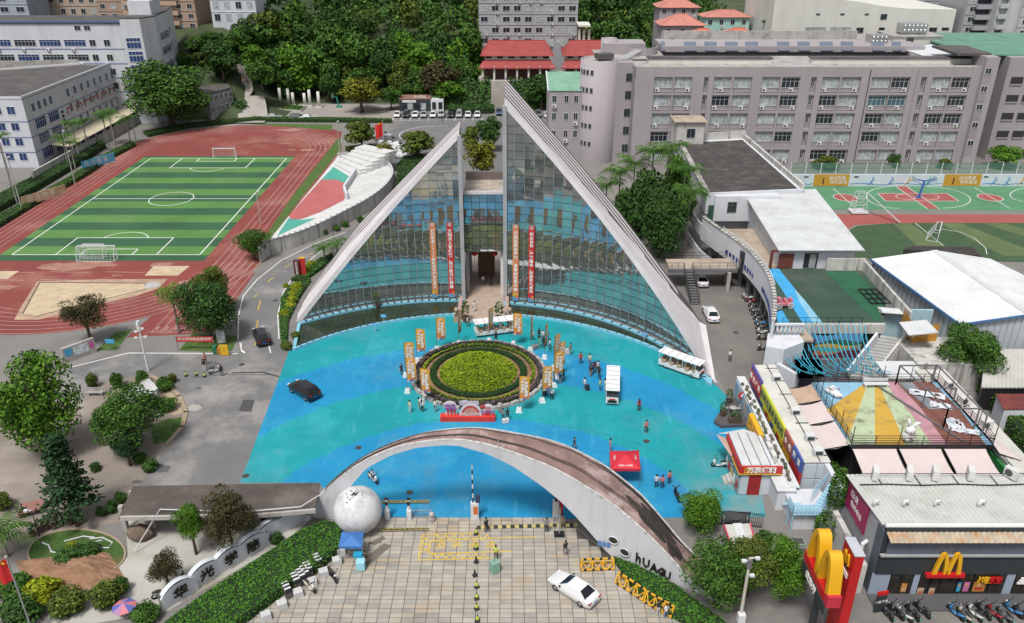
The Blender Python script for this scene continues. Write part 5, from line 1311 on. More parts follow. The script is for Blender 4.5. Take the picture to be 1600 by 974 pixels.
b=B();b.box(27.5,74.5,2.35,1.0,21,.16);b.ob('canopy_ledge',mFrW,lr);
for i in range(15):
 y=65+i*1.35;B().box(26.9,y,0,.12,1.25,2.3).ob('shop_front',M('shopfront_%d'%(i%4),((.28,.42,.55),(.35,.42,.46),(.22,.34,.46),(.45,.40,.38))[i%4],.4,var=.5,scale=2.5),lr)
pbox(lr,'shop_floor',26.95,xa,64.3,84.5,0,.12,mPlinth)
b=B();[b.ball((27.3+rnd.uniform(-.2,.3),65+i*.62,2.65),.22,.3,.16,6,4)for i in range(30)];b.ob('planting',M('shrub_dull',(.07,.09,.05),.9,island=((.04,.07,.03),(.10,.10,.06),(.18,.15,.12))),lr)['kind']='stuff'
def roofbox(i,x,y,z,s=1.0,lab='',r_=0,grp='vent boxes on the shop roofs'):
 t=thing('vent_box',lab,'vent box',(x,y,z),r_,grp);B().box(0,0,0,.9*s,.7*s,.62*s).ob('case',mFrW,t,local=True);B().quad((-.36*s,-.36*s,.08),(.36*s,-.36*s,.08),(.36*s,-.36*s,.52*s),(-.36*s,-.36*s,.52*s)).ob('grille',M('grille_dark',(.04,.06,.07),.4),t,local=True)
for i,(y,lab)in enumerate(((81.2,'white vent box nearest the alley on the left shop roof'),(74.2,'white vent box beside the upper pink awning'),(69.4,'white vent box level with the lower pink awning'),(66.9,'white vent box at the near end of the left shop roof'))):roofbox(i,30.4,y,zr_+.1,1,lab)
for i,(y0,y1,mm,lab)in enumerate(((76.6,79.9,mAwnT,'tan awning with a brown stain on the left of the painted terrace'),(72.6,76.4,mAwn,'upper pale pink awning left of the painted terrace'),(68.2,72.4,mAwn,'lower pale pink awning left of the painted terrace'))):
 t=thing('awning',lab,'awning',(32.6,(y0+y1)/2,3.8),0,'fabric awnings round the terrace');b=B();n=6
 for k in range(n):
  f0,f1=k/n,(k+1)/n;zf_=lambda f:4.5-.55*f-.25*math.sin(f*PI);xx=lambda f:lerp(34.0,31.4,f)
  b.quad((xx(f1),y1,zf_(f1)),(xx(f1),y0,zf_(f1)),(xx(f0),y0,zf_(f0)),(xx(f0),y1,zf_(f0)))
 b.quad((31.4,y0,3.95),(31.4,y1,3.95),(31.4,y1,3.7),(31.4,y0,3.7));b.ob('fabric',mm,t);[B().bar((34,y,4.42),(31.4,y,3.85),.07).ob('arm',mBlk,t)for y in(y0,y1)]
pt=thing('painted_terrace','roof terrace painted with yellow and pale green wedge stripes inside black railings','terrace',(41,74,0))
zt_=4.6;tx0,tx1,ty0,ty1=34.1,48.3,68.0,80.1
B().box((tx0+tx1)/2,(ty0+ty1)/2,zt_-.3,tx1-tx0,ty1-ty0,.3).ob('slab',M('paint_blue_pale',(.22,.44,.60),.8,var=.1,stain=(.3,.28,.25),stain_amt=.4,stain_scale=.4),pt)
def patch(nm,mat,k,*uv):B().sheet([q for q in rz(zt_,*uv)],zt_+.004*k).ob(nm,mat,pt)
stn=dict(stain=(.15,.13,.09),stain_amt=.85,stain_scale=.7)
mWY=M('wedge_yellow',(.52,.32,.045),.8,var=.08,**stn);mWG=M('wedge_green',(.42,.50,.32),.8,var=.08,**stn);mWP=M('wedge_pink',(.46,.24,.28),.8,var=.15,stain=(.2,.14,.13),stain_amt=.6,stain_scale=.5);mWB=M('wedge_brick',(.19,.075,.055),.9,var=.15,stain=(.11,.06,.05),stain_amt=.6,stain_scale=.5)
patch('painted_wedge',mWY,1,(1349,601),(1355,601),(1340,668),(1330,690),(1310,660),(1292,640))
patch('painted_wedge',mWG,2,(1355,601),(1367,601),(1367,695),(1326,695),(1322,690),(1338,650))
patch('painted_wedge',mWY,3,(1367,601),(1373,601),(1400,660),(1414,695),(1367,695))
patch('painted_wedge',mWG,4,(1373,601),(1385,601),(1422,645),(1446,680),(1456,695),(1414,695),(1396,650))
patch('painted_wedge',mWP,5,(1385,597),(1400,597),(1440,640),(1480,695),(1456,695),(1422,645),(1392,610))
patch('painted_wedge',mWB,6,(1400,597),(1455,597),(1500,640),(1540,695),(1480,695),(1440,640))
patch('painted_wedge',M('grey_paint',(.22,.24,.28),.8,var=.2),7,(1403,598),(1425,598),(1470,640),(1452,640))
B().box(41.2,74,0,13.6,11.8,4.28).ob('lower_storey',mBlk,pt)
pbox(pt,'front_edge',tx0,tx1,ty0-.12,ty0,zt_-.5,zt_+.05,mBlk)
def railing(nm,P_,z,h,n,par,rails=4):
 b=B()
 for k in range(rails):zz=z+h*(k+1)/rails;[b.bar((*P_[i],zz),(*P_[i+1],zz),.045)for i in range(len(P_)-1)]
 for i in range(len(P_)-1):
  a,c=Vector(P_[i]),Vector(P_[i+1])
  for k in range(n+1):q=a.lerp(c,k/n);b.bar((*q,z),(*q,z+(h if k%2 else h*2.0)),.06)
 b.ob(nm,mBlk,par)
railing('railing',[(tx0,ty1),(tx0,ty0)],zt_,1.1,8,pt);railing('railing',[(tx0,ty0),(tx1,ty0)],zt_,1.1,6,pt);railing('railing',[(tx1,ty0),(tx1,ty1)],zt_,1.1,8,pt);railing('railing',[(tx0,ty1),(tx0+5.5,ty1)],zt_,1.1,4,pt,3);railing('railing',[(tx0+8,ty1),(tx1,ty1)],zt_,1.1,4,pt,3)
for(x0,y0,x1,y1)in((44.6,70.8,47.8,70.8),(44.2,74.8,47.4,74.8),(43.4,79.6,47.4,79.6),(47.9,69.5,47.6,79.8),(44.6,70.8,43.4,79.6)):
 b=B();b.bar((x0,y0,zt_),(x0,y0,zt_+2.5),.12);b.bar((x1,y1,zt_),(x1,y1,zt_+2.5),.12);b.bar((x0,y0,zt_+2.5),(x1,y1,zt_+2.5),.12);b.ob('pavilion_frame',mGry,pt)
B().bar((41.0,79.5,zt_+.1),(45.6,68.3,zt_+.1),.2).ob('floor_pipe',mGry,pt)
mTarp=M('torn_sheet',(.55,.58,.62),.7,var=.25,scale=1.5)
for i,(u,v,sx_,sy_)in enumerate(((1448,618,2.6,1.1),(1470,636,1.6,1.0),(1492,665,1.2,2.2),(1508,676,1.8,.8))):
 p=g(u,v,zt_);t=B();n=7
 hh=[[.06+.22*rnd.random()for _ in range(n+1)]for _ in range(n+1)]
 for a in range(n):
  for c in range(n):
   if rnd.random()<.12:continue
   P_=[(p.x+sx_*(i_/n-.5)*1.3+(.5*(j_/n-.5)),p.y-sx_*(i_/n-.5)*.5+sy_*(j_/n-.5),zt_+.03+hh[i_][j_])for i_,j_ in((a,c),(a+1,c),(a+1,c+1),(a,c+1))];t.quad(*P_)
 o=t.ob('torn_sheet',mTarp,None);tag(o,('crumpled torn white sheet farthest along the brick coloured strip','smaller torn sheet in the middle of the brick coloured strip','curled torn white sheet beside the right railing','torn sheet scrap nearest the front corner of the terrace')[i],'torn sheet','torn sheets on the painted terrace')
def rabbit(lab,p,rz_,lying):
 t=thing('rabbit_statue',lab,'statue',p,rz_,'white rabbit statues on the terrace');mR=M('statue_white',(.68,.68,.67),.5,var=.04)
 b=B()
 if lying:b.ball((0,0,.42),.75,.45,.42,12,8);b.ball((.85,0,.45),.38,.36,.36,12,8);b.tube([(.9,.15,.7),(.55,.2,1.0),(.1,.3,1.0)],[.10,.14,.05],8);b.tube([(.9,-.15,.7),(.6,-.25,.95),(.15,-.35,.9)],[.10,.14,.05],8);b.ball((-.75,0,.5),.18,n=8,m=6)
 else:b.ball((0,0,.6),.62,.55,.62,14,9);b.ball((0,-.1,1.45),.52,.48,.46,14,9);b.tube([(-.18,0,1.8),(-.2,.05,2.3),(-.3,.1,2.7)],[.13,.2,.09],9);b.tube([(.2,0,1.75),(.65,.05,2.1),(1.15,.1,2.05)],[.13,.2,.1],9);b.ball((-.35,-.45,.55),.16,n=8,m=6);b.ball((.35,-.45,.55),.16,n=8,m=6)
 b.ob('body',mR,t,True,local=True)
 f=B();[f.ball((x,-.56 if not lying else-.2,1.5),.05,n=6,m=4)for x in(-.18,.18)]if not lying else f.ball((1.2,0,.5),.05,n=6,m=4);f.ball((0,-.6,.75),.1,n=6,m=4);f.ob('face_mark',M('dull_red',(.35,.04,.05),.6),t,local=True)
rabbit('white rabbit statue sitting upright by the front railing',g(1417,690,zt_),.1,False);rabbit('white rabbit statue lying by the left railing',g(1304,620,zt_),2.2,True)
bk=thing('white_bench','white slatted bench at the top of the painted terrace','bench',g(1368,605,zt_));
for i in range(4):B().box(0,-.25+i*.17,.45,2.8,.13,.05).ob('slat',mFrW,bk,local=True)
for i in range(2):B().box(0,.32,.65+i*.2,2.8,.05,.14).ob('slat',mFrW,bk,local=True)
for x in(-1.2,1.2):B().box(x,0,0,.1,.6,.45).ob('leg',mFrW,bk,local=True)
B().tube([(0,0,0),(0,0,.5)],[.2,.26],8)
for i,(x0,x1,lab)in enumerate(((34.2,38.6,'left of the three pink awnings below the front railing'),(38.9,43.1,'middle of the three pink awnings below the front railing'),(43.4,47.6,'right of the three pink awnings below the front railing'))):
 t=thing('awning',lab,'awning',((x0+x1)/2,66.8,3.6),0,'fabric awnings round the terrace');b=B();n=6
 for k in range(n):
  f0,f1=k/n,(k+1)/n;zf_=lambda f:4.25-.75*f-.12*math.sin(f*PI);yy=lambda f:lerp(67.8,64.6,f)
  b.quad((x0,yy(f1),zf_(f1)),(x1,yy(f1),zf_(f1)),(x1,yy(f0),zf_(f0)),(x0,yy(f0),zf_(f0)))
 b.quad((x0,64.6,3.25),(x1,64.6,3.25),(x1,64.6,3.5),(x0,64.6,3.5));b.ob('fabric',mAwn,t);[B().bar((x,67.8,4.2),(x,64.6,3.42),.07).ob('arm',mBlk,t)for x in(x0,x1)]
rr=thing('shop_row','row of shops with a long cream ribbed roof along the hedge on the right','shops',(50,74,0),0,'shop rows round the food court')
q=rz(4.0,(1452,575),(1488,560),(1600,718),(1545,735));q=[Vector((47.6,84,4)),Vector((51.2,84,4)),Vector((51.2,64.2,4)),Vector((48.9,64.2,4))]
corr(rr,'roof',q[1],q[2],q[3],q[0],mSheetC,62,.07);pbox(rr,'wall',48.9,51.0,64.4,83.8,0,3.85,mPlaster)
pbox(rr,'shop_sign',48.6,48.9,64.6,70,2.3,3.4,M('sign_green',(.03,.22,.06),.6));pbox(rr,'shop_front',48.7,48.9,64.6,83,0,2.3,mPaneD)
pbox(rr,'end_panel',48.9,51,64.25,64.4,1.9,3.6,M('panel_pale',(.50,.55,.60)));pbox(rr,'end_opening',49,50.9,64.2,64.38,0,1.8,mPaneD)
pbox(rr,'white_canopy',44.0,48.6,82.5,86.5,3.6,3.75,mSheet);b=B();b.bar((48.85,64.4,4.15),(48.85,84,4.15),.06);b.ob('conduit',mGry,rr)
for i,(x0,y0,y1)in enumerate(((48.5,75.6,82),(48.5,69.5,75.4),(48.6,65.3,69.3))):
 t=thing('awning',('far of the pink awnings along the right railing','middle of the pink awnings along the right railing','near triangular pink awning at the right front corner')[i],'awning',(x0,(y0+y1)/2,4),0,'fabric awnings round the terrace')
 b=B();Q=[(x0,y1,4.6),(x0,y0,4.6),(x0+1.15,y0,4.2),(x0+1.15,y1,4.2)]if i<2 else[(x0,y1,4.5),(x0-.2,y0+1.6,4.4),(x0+1.7,y0+.6,4.2),(x0+1.1,y1,4.2)]
 b.quad(*Q);b.ob('fabric',mAwn,t);B().bar(Q[0],Q[1],.07).ob('arm',mBlk,t)
def acunit(lab,p,rz_=0,s=1.2,grp='outdoor air conditioners on the roofs'):
 t=thing('air_conditioner',lab,'air conditioner',p,rz_,grp);B().box(0,0,.08,.95*s,.4*s,.75*s).ob('case',mAC,t,local=True)
 B().quad(*[((-.12+.28*math.cos(a*PI/6))*s,-.21*s,.08+(.37+.28*math.sin(a*PI/6))*s)for a in range(12)]).ob('fan_grille',mFan,t,local=True);b=B();[b.box(x*s,0,0,.06,.4*s,.08)for x in(-.35,.35)];b.ob('foot',mGry,t,local=True)
for i,y in enumerate((71.6,76.2,79.5)):acunit(('air conditioner nearest the front on the right shop roof','air conditioner in the middle of the right shop roof','air conditioner farthest back on the right shop roof')[i],(49.6,y,4.12),.1)
cy=thing('white_canopy','white blue-streaked canopy under the hanging cords','canopy',(37,83.5,0));Q=rz(2.6,(1241,561),(1282,561),(1288,590),(1248,592));b=B();b.quad(*Q[::-1]);b.quad(*Q);b.ob('fabric',M('canopy_streaked',(.56,.58,.56),.8,var=.1,stain=(.10,.34,.46),stain_amt=.7,stain_scale=.9),cy);b=B();[b.bar(p,(p.x,p.y,0),.08)for p in Q];b.ob('leg',mGry,cy)
struct('courtyard_floor',B().sheet([(31.4,80.3),(47,80.3),(47,94),(33,92.5)],.014),M('court_dark',(.075,.075,.085),.9,var=.2))
mCord=M('cord_blue',(.06,.45,.62),.6,var=.1)
cd=thing('cord_canopy','turquoise cords and ribbons strung over the courtyard','decoration',(38,88,0))
for i in range(19):
 a=Vector((lerp(33.2,45.4,i/18),94.2,4.9+.1*(i%3)));c=Vector((lerp(34.6,44.2,i/18)+rnd.uniform(-.4,.4),lerp(81.5,82.5,rnd.random()),4.4+rnd.random()*.5));P_=[]
 for k in range(8):t=k/7;q=a.lerp(c,t);q.z-=2.0*math.sin(t*PI);P_.append(q)
 b=B().tube(P_,.05,4)
 for k in range(5):q=P_[1+k];b.quad(q+Vector((-.12,0,0)),q+Vector((.12,.1,0)),q+Vector((.08,0,-.4)),q+Vector((-.04,0,-.45)))
 b.ob('cord',mCord,cd)
def table(lab,p):
 t=thing('bistro_table',lab,'table',p,0,'tables outside the shops');B().lathe([(0,.74),(.42,.74),(.42,.70),(0,.70)],14).ob('top',M('table_top',(.40,.38,.36),.5),t,local=True);B().tube([(0,0,0),(0,0,.7)],.05,6).lathe([(.3,0),(.3,.04),(0,.05)],10).ob('pedestal',mBlk,t,local=True)
 for k in range(3):
  a=k*2.1+.4;cx,cy_=.75*math.cos(a),.75*math.sin(a);b=B().box(cx,cy_,.42,.4,.4,.04,a);[b.bar((cx+dx,cy_+dy,0),(cx+dx,cy_+dy,.42),.03)for dx in(-.15,.15)for dy in(-.15,.15)];b.box(cx+.2*math.cos(a),cy_+.2*math.sin(a),.46,.05,.4,.4,a);ch=b.ob('bistro_chair',M('chair_grey',(.30,.29,.28),.6),None,local=True);ch.location=p;tag(ch,('grey chair on the left of the table on the seating deck','grey chair behind the table on the seating deck','grey chair on the right of the table on the seating deck')[k],'chair','chairs outside the shops')
dkp=thing('seating_deck','dark rounded seating deck at the right edge of the blue plaza','deck',g(1140,655));
B().prism([(26.0,77.8),(23.7,77.6),(23.1,78.6),(24.6,81.2),(26.3,83.6),(27.3,83.6),(27.3,77.8)],0,.42).ob('platform',M('deck_dark',(.085,.08,.085),.8,var=.15),dkp)
table('round table with chairs on the dark seating deck',(25.6,80.2,.42))
mPot=M('planter_brown',(.10,.06,.045),.8,var=.2)
def leafball(b,c,r_,n,s,rr_=None):
 rr_=rr_ or rnd
 for _ in range(n):
  a,t,k=rr_.uniform(0,2*PI),math.acos(rr_.uniform(-.6,1)),rr_.uniform(.55,1)**.5
  q=Vector((c[0]+r_[0]*k*math.sin(t)*math.cos(a),c[1]+r_[1]*k*math.sin(t)*math.sin(a),c[2]+r_[2]*k*math.cos(t)))
  x=Vector((rr_.gauss(0,1),rr_.gauss(0,1),rr_.gauss(0,.5))).normalized();y=x.cross(Vector((rr_.gauss(0,.6),rr_.gauss(0,.6),1))).normalized();x*=s*rr_.uniform(.6,1.2);y*=s*.6
  b.quad(q-x-y*.3,q-y,q+x,q+y)
mLeafP=M('pot_leaf',(.05,.1,.03),.7,var=0,island=((.02,.055,.015),(.05,.11,.025),(.10,.16,.04)),spec=.25)
def potplant(lab,p,s=1.0,box=False,h=.9,grp='potted plants',name='potted_plant'):
 t=thing(name,lab,'potted plant',p,rnd.random()*6 if not box else 0,grp)
 (B().box(0,0,0,1.3*s,.55*s,.55*s)if box else B().lathe([(0,0),(.22*s,0),(.32*s,.5*s),(.27*s,.5*s),(.25*s,.42*s),(0,.42*s)],10)).ob('pot',mPot,t,local=True)
 b=B();leafball(b,(0,0,(.5+h*.45)*s),((.55 if box else.38)*s,.35*s,h*.5*s),90,.13*s);b.ob('foliage',mLeafP,t,local=True)
potplant('box planter on the left side of the seating deck',(24.3,79.6,.42),1.1,False,1.3);potplant('tall potted plant at the back of the seating deck',(25.6,82.3,.42),1.1,False,1.4);potplant('long brown planter box at the front of the seating deck',(25.4,78.3,.42),1.1,True)
ss=thing('round_sign','round red and white sign on a post by the seating deck','sign',g(1156,641));B().tube([(0,0,0),(0,0,1.6)],.04,6).ob('post',mGry,ss,local=True);b=B();b.tube([(0,-.02,2.0),(0,.06,2.0)],.45,20);b.ob('disc',mSgR,ss,local=True);b=B();b.box(0,-.035,1.85,.25,.03,.35);b.lathe([(.3,0),(.3,.02)],12,(0,-.04,2.05),PI,2*PI);b.ob('pictogram',mTxt,ss,local=True)
ys=thing('yellow_sign','red sign with yellow characters in a thick yellow case beside the shops','sign',(26.3,74.6,0));B().box(26.5,74.4,.9,.55,4.2,1.9).ob('case',mSgY,ys);B().box(26.2,74.4,1.0,.06,4.05,1.7).ob('face',mSgR,ys);
for i,ch in enumerate('好吃烤肉饭'):[text(ch if k else '香辣炸串堡'[i],.78,(26.15,76.0-i*.8,2.3-k*.82),(0,-1,0),(0,0,1),M('print_yellow',(.75,.48,.03),.6,var=0),ys,.02,'character',bold=.02)for k in range(2)]
B().box(26.5,74.4,0,.4,3.8,.9).ob('base',mBlk,ys);yk=thing('yellow_kiosk','yellow counter roof behind the thick yellow sign','kiosk',(27.4,72.6,0));B().box(27.3,72.4,0,1.0,3.0,1.6).ob('counter',mSgY,yk);B().box(27.3,72.5,1.6,1.2,3.4,.12).ob('roof',mSgY,yk)
cs=thing('convenience_store','convenience store with a red sign fascia and white panelled roof','shop',(26,66.5,0))
zc_=3.6;R4=rz(zc_,(1136,684),(1205,698),(1229,742),(1164,742));n=4
yb_,yf_=71.4,65.9;xl_,xr_=R4[3].x,R4[2].x
for i in range(3):B().box(lerp(xl_,xl_+2.9,(i+.5)/3),(yb_+yf_)/2,zc_,.93,yb_-yf_,.1+.003*i).ob('roof_panel',mSheet,cs)
b=B();[b.bar((xl_+i*.967,yb_,zc_+.13),(xl_+i*.967,yf_,zc_+.13),.06,.08)for i in range(4)];b.ob('panel_joint',mGry,cs)
b=B();b.quad((xl_-.9,yb_+.9,3.0),(xl_,yb_,zc_),(xl_+3.1,yb_,zc_),(xl_+2.0,yb_+1.3,zc_-.3));b.ob('rear_canopy',mSheet,cs);b=B();b.quad((xl_-.95,yb_+.9,2.9),(xl_-.35,yf_+2.6,2.9),(xl_,yf_+2.6,2.95),(xl_,yb_,3.0));b.ob('side_canopy',M('canopy_tan',(.45,.33,.27),.8),cs)
B().box(xl_+1.75,68.6,0,3.3,5.2,3.5).ob('wall',mPlaster,cs);B().box((xl_+xr_)/2,yf_-.1,2.75,xr_-xl_+.1,.22,.85).ob('fascia',mSgR,cs);B().box(xl_-.05,68.6,2.75,.22,5.6,.85).ob('fascia',mSgR,cs)
b=B();b.bar((xl_-.2,yf_-.2,2.72),(xr_,yf_-.2,2.72),.1);b.bar((xl_-.17,yf_-.2,2.72),(xl_-.17,71.4,2.72),.1);b.ob('orange_trim',mSgY,cs)
text('万嘉便利',.72,(xl_+2.0,yf_-.24,3.18),(1,0,0),(0,0,1),mTxt,cs,.04,bold=.03);b=B();x0=xl_+.62
for a,c in(((-.3,-.25),(.3,-.25)),((.3,-.25),(.3,.25)),((.3,.25),(-.3,.25)),((-.3,.25),(-.3,-.25)),((-.16,.08),(.16,.08)),((-.1,.08),(-.1,-.16)),((.1,.08),(.1,-.16)),((-.16,.16),(-.06,.12)),((.16,.16),(.06,.12))):b.bar((x0+a[0],yf_-.25,3.18+a[1]),(x0+c[0],yf_-.25,3.18+c[1]),.05,.03)
b.ob('emblem',M('print_yellow',(.75,.48,.03)),cs)
B().box(xl_+1.55,yf_+.02,0,1.25,.14,2.7).ob('red_door',M('door_red',(.30,.015,.015),.6),cs);B().box(xl_+.55,yf_+.05,.1,.75,.14,2.3).ob('pale_panel',M('panel_pale',(.50,.55,.60)),cs)
for i in range(5):B().box(xl_+.02,66.4+i*1.0,.15,.12,.92,2.5).ob('glass_door',M('door_glass',(.20,.28,.32),.1,var=.5,scale=2),cs);B().box(xl_-.06,66.4+i*1.0,.5,.03,.55,.9).ob('poster',(mSgR,mTxt,mSgY)[i%3],cs)
B().box(xl_+4.0,66.6,0,1.7,6.0,2.3).ob('annex',mPlaster,cs);B().box(xl_+4.0,66.6,2.3,1.9,6.2,.1).ob('annex_roof',mSheet,cs)
for i in range(2):acunit(('air conditioner behind the store roof nearer the sign','air conditioner behind the store roof nearer the plaza')[i],(xl_+3.9,68.3-i*-1.5,2.5),PI/2,1.1)
st_=thing('concrete_steps','small concrete steps leaning by the store','steps',g(1132,752))
for i in range(3):B().box(.35*i,0,0,.34,1.3,.22+.22*i).ob('tread',mKerb,st_,local=True)
bs_=thing('blue_gangway','light blue steel stair and gangway beside the shops','stairs',g(1215,800));b=B();
x0,y0=27.0,60.6;
B().box(28.4,62.6,0,3.6,3.6,1.95).ob('base_room',mPlaster,bs_);b=B();b.box(27.7,61.0,2.1,3.0,1.4,.1);b.ob('landing',mLB,bs_)
for i in range(7):B().box(27.0+.0,62.0+i*.33,2.0-i*.28,1.2,.34,.06).ob('tread',mLB,bs_)
for i in range(9):B().box(29.2+i*.28,61.6+i*.30,2.2+i*.12,.5,.9,.06,.8).ob('tread',mLB,bs_)
for P_,z in((((26.2,60.3),(29.2,60.3)),2.2),(((26.2,60.3),(26.2,61.7)),2.2),(((29.0,60.6),(31.6,63.6)),2.8),(((28.4,61.9),(30.8,64.6)),2.8)):
 a,c=Vector(P_[0]),Vector(P_[1]);b=B()
 for zz in(.35,.7,1.05):b.bar((*a,z+zz),(*c,z+zz),.05)
 for k in range(9):q=a.lerp(c,k/8);b.bar((*q,z),(*q,z+1.05),.04)
 b.ob('railing',mLB,bs_)
for x,y in((26.3,60.4),(29.1,60.4),(29.1,61.6),(26.3,61.6)):B().bar((x,y,0),(x,y,2.1),.1).ob('post',mLB,bs_)
B().box(31.0,63.2,0,.5,6.5,4.0).ob('side_wall',mPlaster,bs_)
rb_=thing('container_roof','small white and red edged container roof near the trees','container',g(1158,850));
Q=rz(2.5,(1131,820),(1172,818),(1185,866),(1147,866));B().prism([(p.x,p.y)for p in Q],0,2.45).ob('wall',M('container_grey',(.35,.35,.36),.7),rb_);
for i in range(3):a,c,d,e=Q[0].lerp(Q[1],i/3),Q[0].lerp(Q[1],(i+1)/3),Q[3].lerp(Q[2],(i+1)/3),Q[3].lerp(Q[2],i/3);h=Vector((0,0,.05+.1*(i==1)));B().prism([(p.x,p.y)for p in(a,c,d,e)],2.45,2.5+.1*(i==1)).ob('roof_panel',mFrW if i==1 else mSheetC,rb_)
b=B();b.bar(Q[0],Q[3],.14);b.bar(Q[1],Q[2],.14);b.ob('red_trim',M('trim_red',(.5,.06,.09),.6),rb_)
bf_=thing('bar_fence','black bar fence behind the gate arch foot','fence',g(1110,830));P_=rz(0,(1075,822),(1140,820),(1190,826));b=B()
for i in range(2):
 for z in(.2,1.6):b.bar(P_[i]+Vector((0,0,z)),P_[i+1]+Vector((0,0,z)),.05)
b.ob('rail',mBlk,bf_)
for i in range(40):t=i/39;q=P_[0].lerp(P_[1],t*1.8)if t<.555 else P_[1].lerp(P_[2],(t-.555)/.445);B().bar(q+Vector((0,0,.0)),q+Vector((0,0,1.75)),.035).ob('bar',mBlk,bf_)
tp=thing('black_tarp','sagging black tarpaulin tied by the fence','tarpaulin',g(1150,808));Q=rz(1.6,(1130,800),(1172,800),(1165,812),(1135,814));b=B()
for i in range(5):
 for j in range(4):
  f=lambda a,c:Q[0].lerp(Q[1],a).lerp(Q[3].lerp(Q[2],a),c)-Vector((0,0,.5*math.sin(a*PI)*math.sin(c*PI)));b.quad(f(i/5,j/4),f((i+1)/5,j/4),f((i+1)/5,(j+1)/4),f(i/5,(j+1)/4))
b.ob('cloth',M('tarp',(.05,.05,.055),.8,var=.1),tp,True);b=B();[b.bar((p.x,p.y,0),p,.06)for p in Q];b.ob('pole',mBlk,tp)
# ---------------------------------------------------------------- fast food restaurant
mcd=thing('restaurant','dark fast food restaurant with golden arches and a long ribbed roof','restaurant',(44,56,0))
X0,X1,Yf,Yb,ZR=30.7,58.0,52.6,59.8,7.2
mSlate=M('slate_panel',(.115,.14,.175),.5,.2,var=.08,scale=.3);mChar=M('charcoal',(.028,.036,.042),.6,var=.08)
corr(mcd,'roof',(X0-.6,Yb,ZR),(X1,Yb,ZR),(X1,Yf+.5,ZR),(X0,Yf+.5,ZR),M('roof_offwhite',(.50,.51,.48),.55,var=.06,scale=.4,stain=(.30,.29,.26),stain_amt=.45,stain_scale=.35),66,.05)
B().box((X0+X1)/2,(Yf+Yb)/2,0,X1-X0-.2,Yb-Yf-.1,ZR-.1).ob('wall',mChar,mcd)
b=B();b.tube([(X0+.1,Yf+.3,ZR+.1),(X1,Yf+.3,ZR+.1)],.2,8);[b.tube([(x,Yf+.3,ZR+.1),(x+.06,Yf+.3,ZR+.1)],.225,8)for x in np.arange(X0+4,X1,4.2)];b.ob('gutter_pipe',M('gutter_white',(.66,.67,.68),.4,var=.06),mcd)
corr(mcd,'rust_awning',(X0+.2,Yf+.15,6.85),(X1,Yf+.15,6.85),(X1,Yf-.75,6.35),(X0+.35,Yf-.75,6.35),M('rusty_sheet',(.42,.36,.27),.8,var=.3,scale=2.2,stain=(.36,.15,.03),stain_amt=.95,stain_scale=1.1),62,.05)
for i in range(14):B().box(X0+.45+1.95*(i+.5),Yf-.12,4.65,1.92,.12,1.85).ob('fascia_panel',mSlate,mcd)
B().box((X0+X1)/2,Yf-.25,4.52,X1-X0,.35,.12).ob('fascia_ledge',M('ledge_grey',(.32,.33,.33),.6),mcd);B().box((X0+X1)/2,Yf-.1,2.45,X1-X0,.2,2.05).ob('sign_band',mChar,mcd)
gx=[X0+.3];
for i,(u0,u1,kind)in enumerate(((1355,1385,'w'),(1386,1400,'g'),(1401,1420,'g'),(1421,1431,'w'),(1432,1447,'g'),(1448,1463,'g'),(1464,1490,'g'),(1491,1514,'g'),(1515,1540,'g'),(1541,1563,'g'),(1564,1578,'w'),(1579,1600,'g'),(1600,1640,'g'))):
 xa_,xb_=gy(u0,923,Yf).x,gy(u1,923,Yf).x
 B().box((xa_+xb_)/2,Yf-.06,.12,xb_-xa_-.06,.08,2.3).ob('pier' if kind=='w' else 'shop_window',M('pier_grey',(.30,.36,.44),.6,var=.05)if kind=='w' else M('shop_glass',(.03,.025,.02),.06,var=.5,scale=1.2),mcd)
for u0,u1,v0,v1,c1,c2 in((1406,1418,912,925,(.55,.22,.04),(.5,.36,.22)),(1431,1444,919,930,(.45,.36,.30),(.45,.12,.06)),(1449,1461,919,930,(.45,.36,.30),(.45,.12,.06)),(1493,1503,910,924,(.05,.34,.55),(.05,.34,.55)),(1503,1516,910,924,(.52,.16,.36),(.52,.16,.36)),(1518,1541,910,924,(.5,.24,.04),(.42,.05,.03))):
 a,c=gy(u0,v1,Yf-.12),gy(u1,v0,Yf-.12);b=B();b.box((a.x+c.x)/2,Yf-.13,a.z,c.x-a.x,.03,c.z-a.z);b.mat(1).box((a.x+c.x)/2,Yf-.15,a.z+.15*(c.z-a.z),(c.x-a.x)*.7,.02,(c.z-a.z)*.4);b.mat(2).ball((lerp(a.x,c.x,.5),Yf-.15,lerp(a.z,c.z,.65)),(c.x-a.x)*.3,.03,(c.z-a.z)*.2,8,5)
 b.ob('poster',[M('poster_%d_%d'%(u0,0),c1,.5,var=.3,scale=6),M('poster_%d_1'%u0,c2,.5,var=.3,scale=6),M('poster_bun',(.5,.27,.1),.5)],mcd)
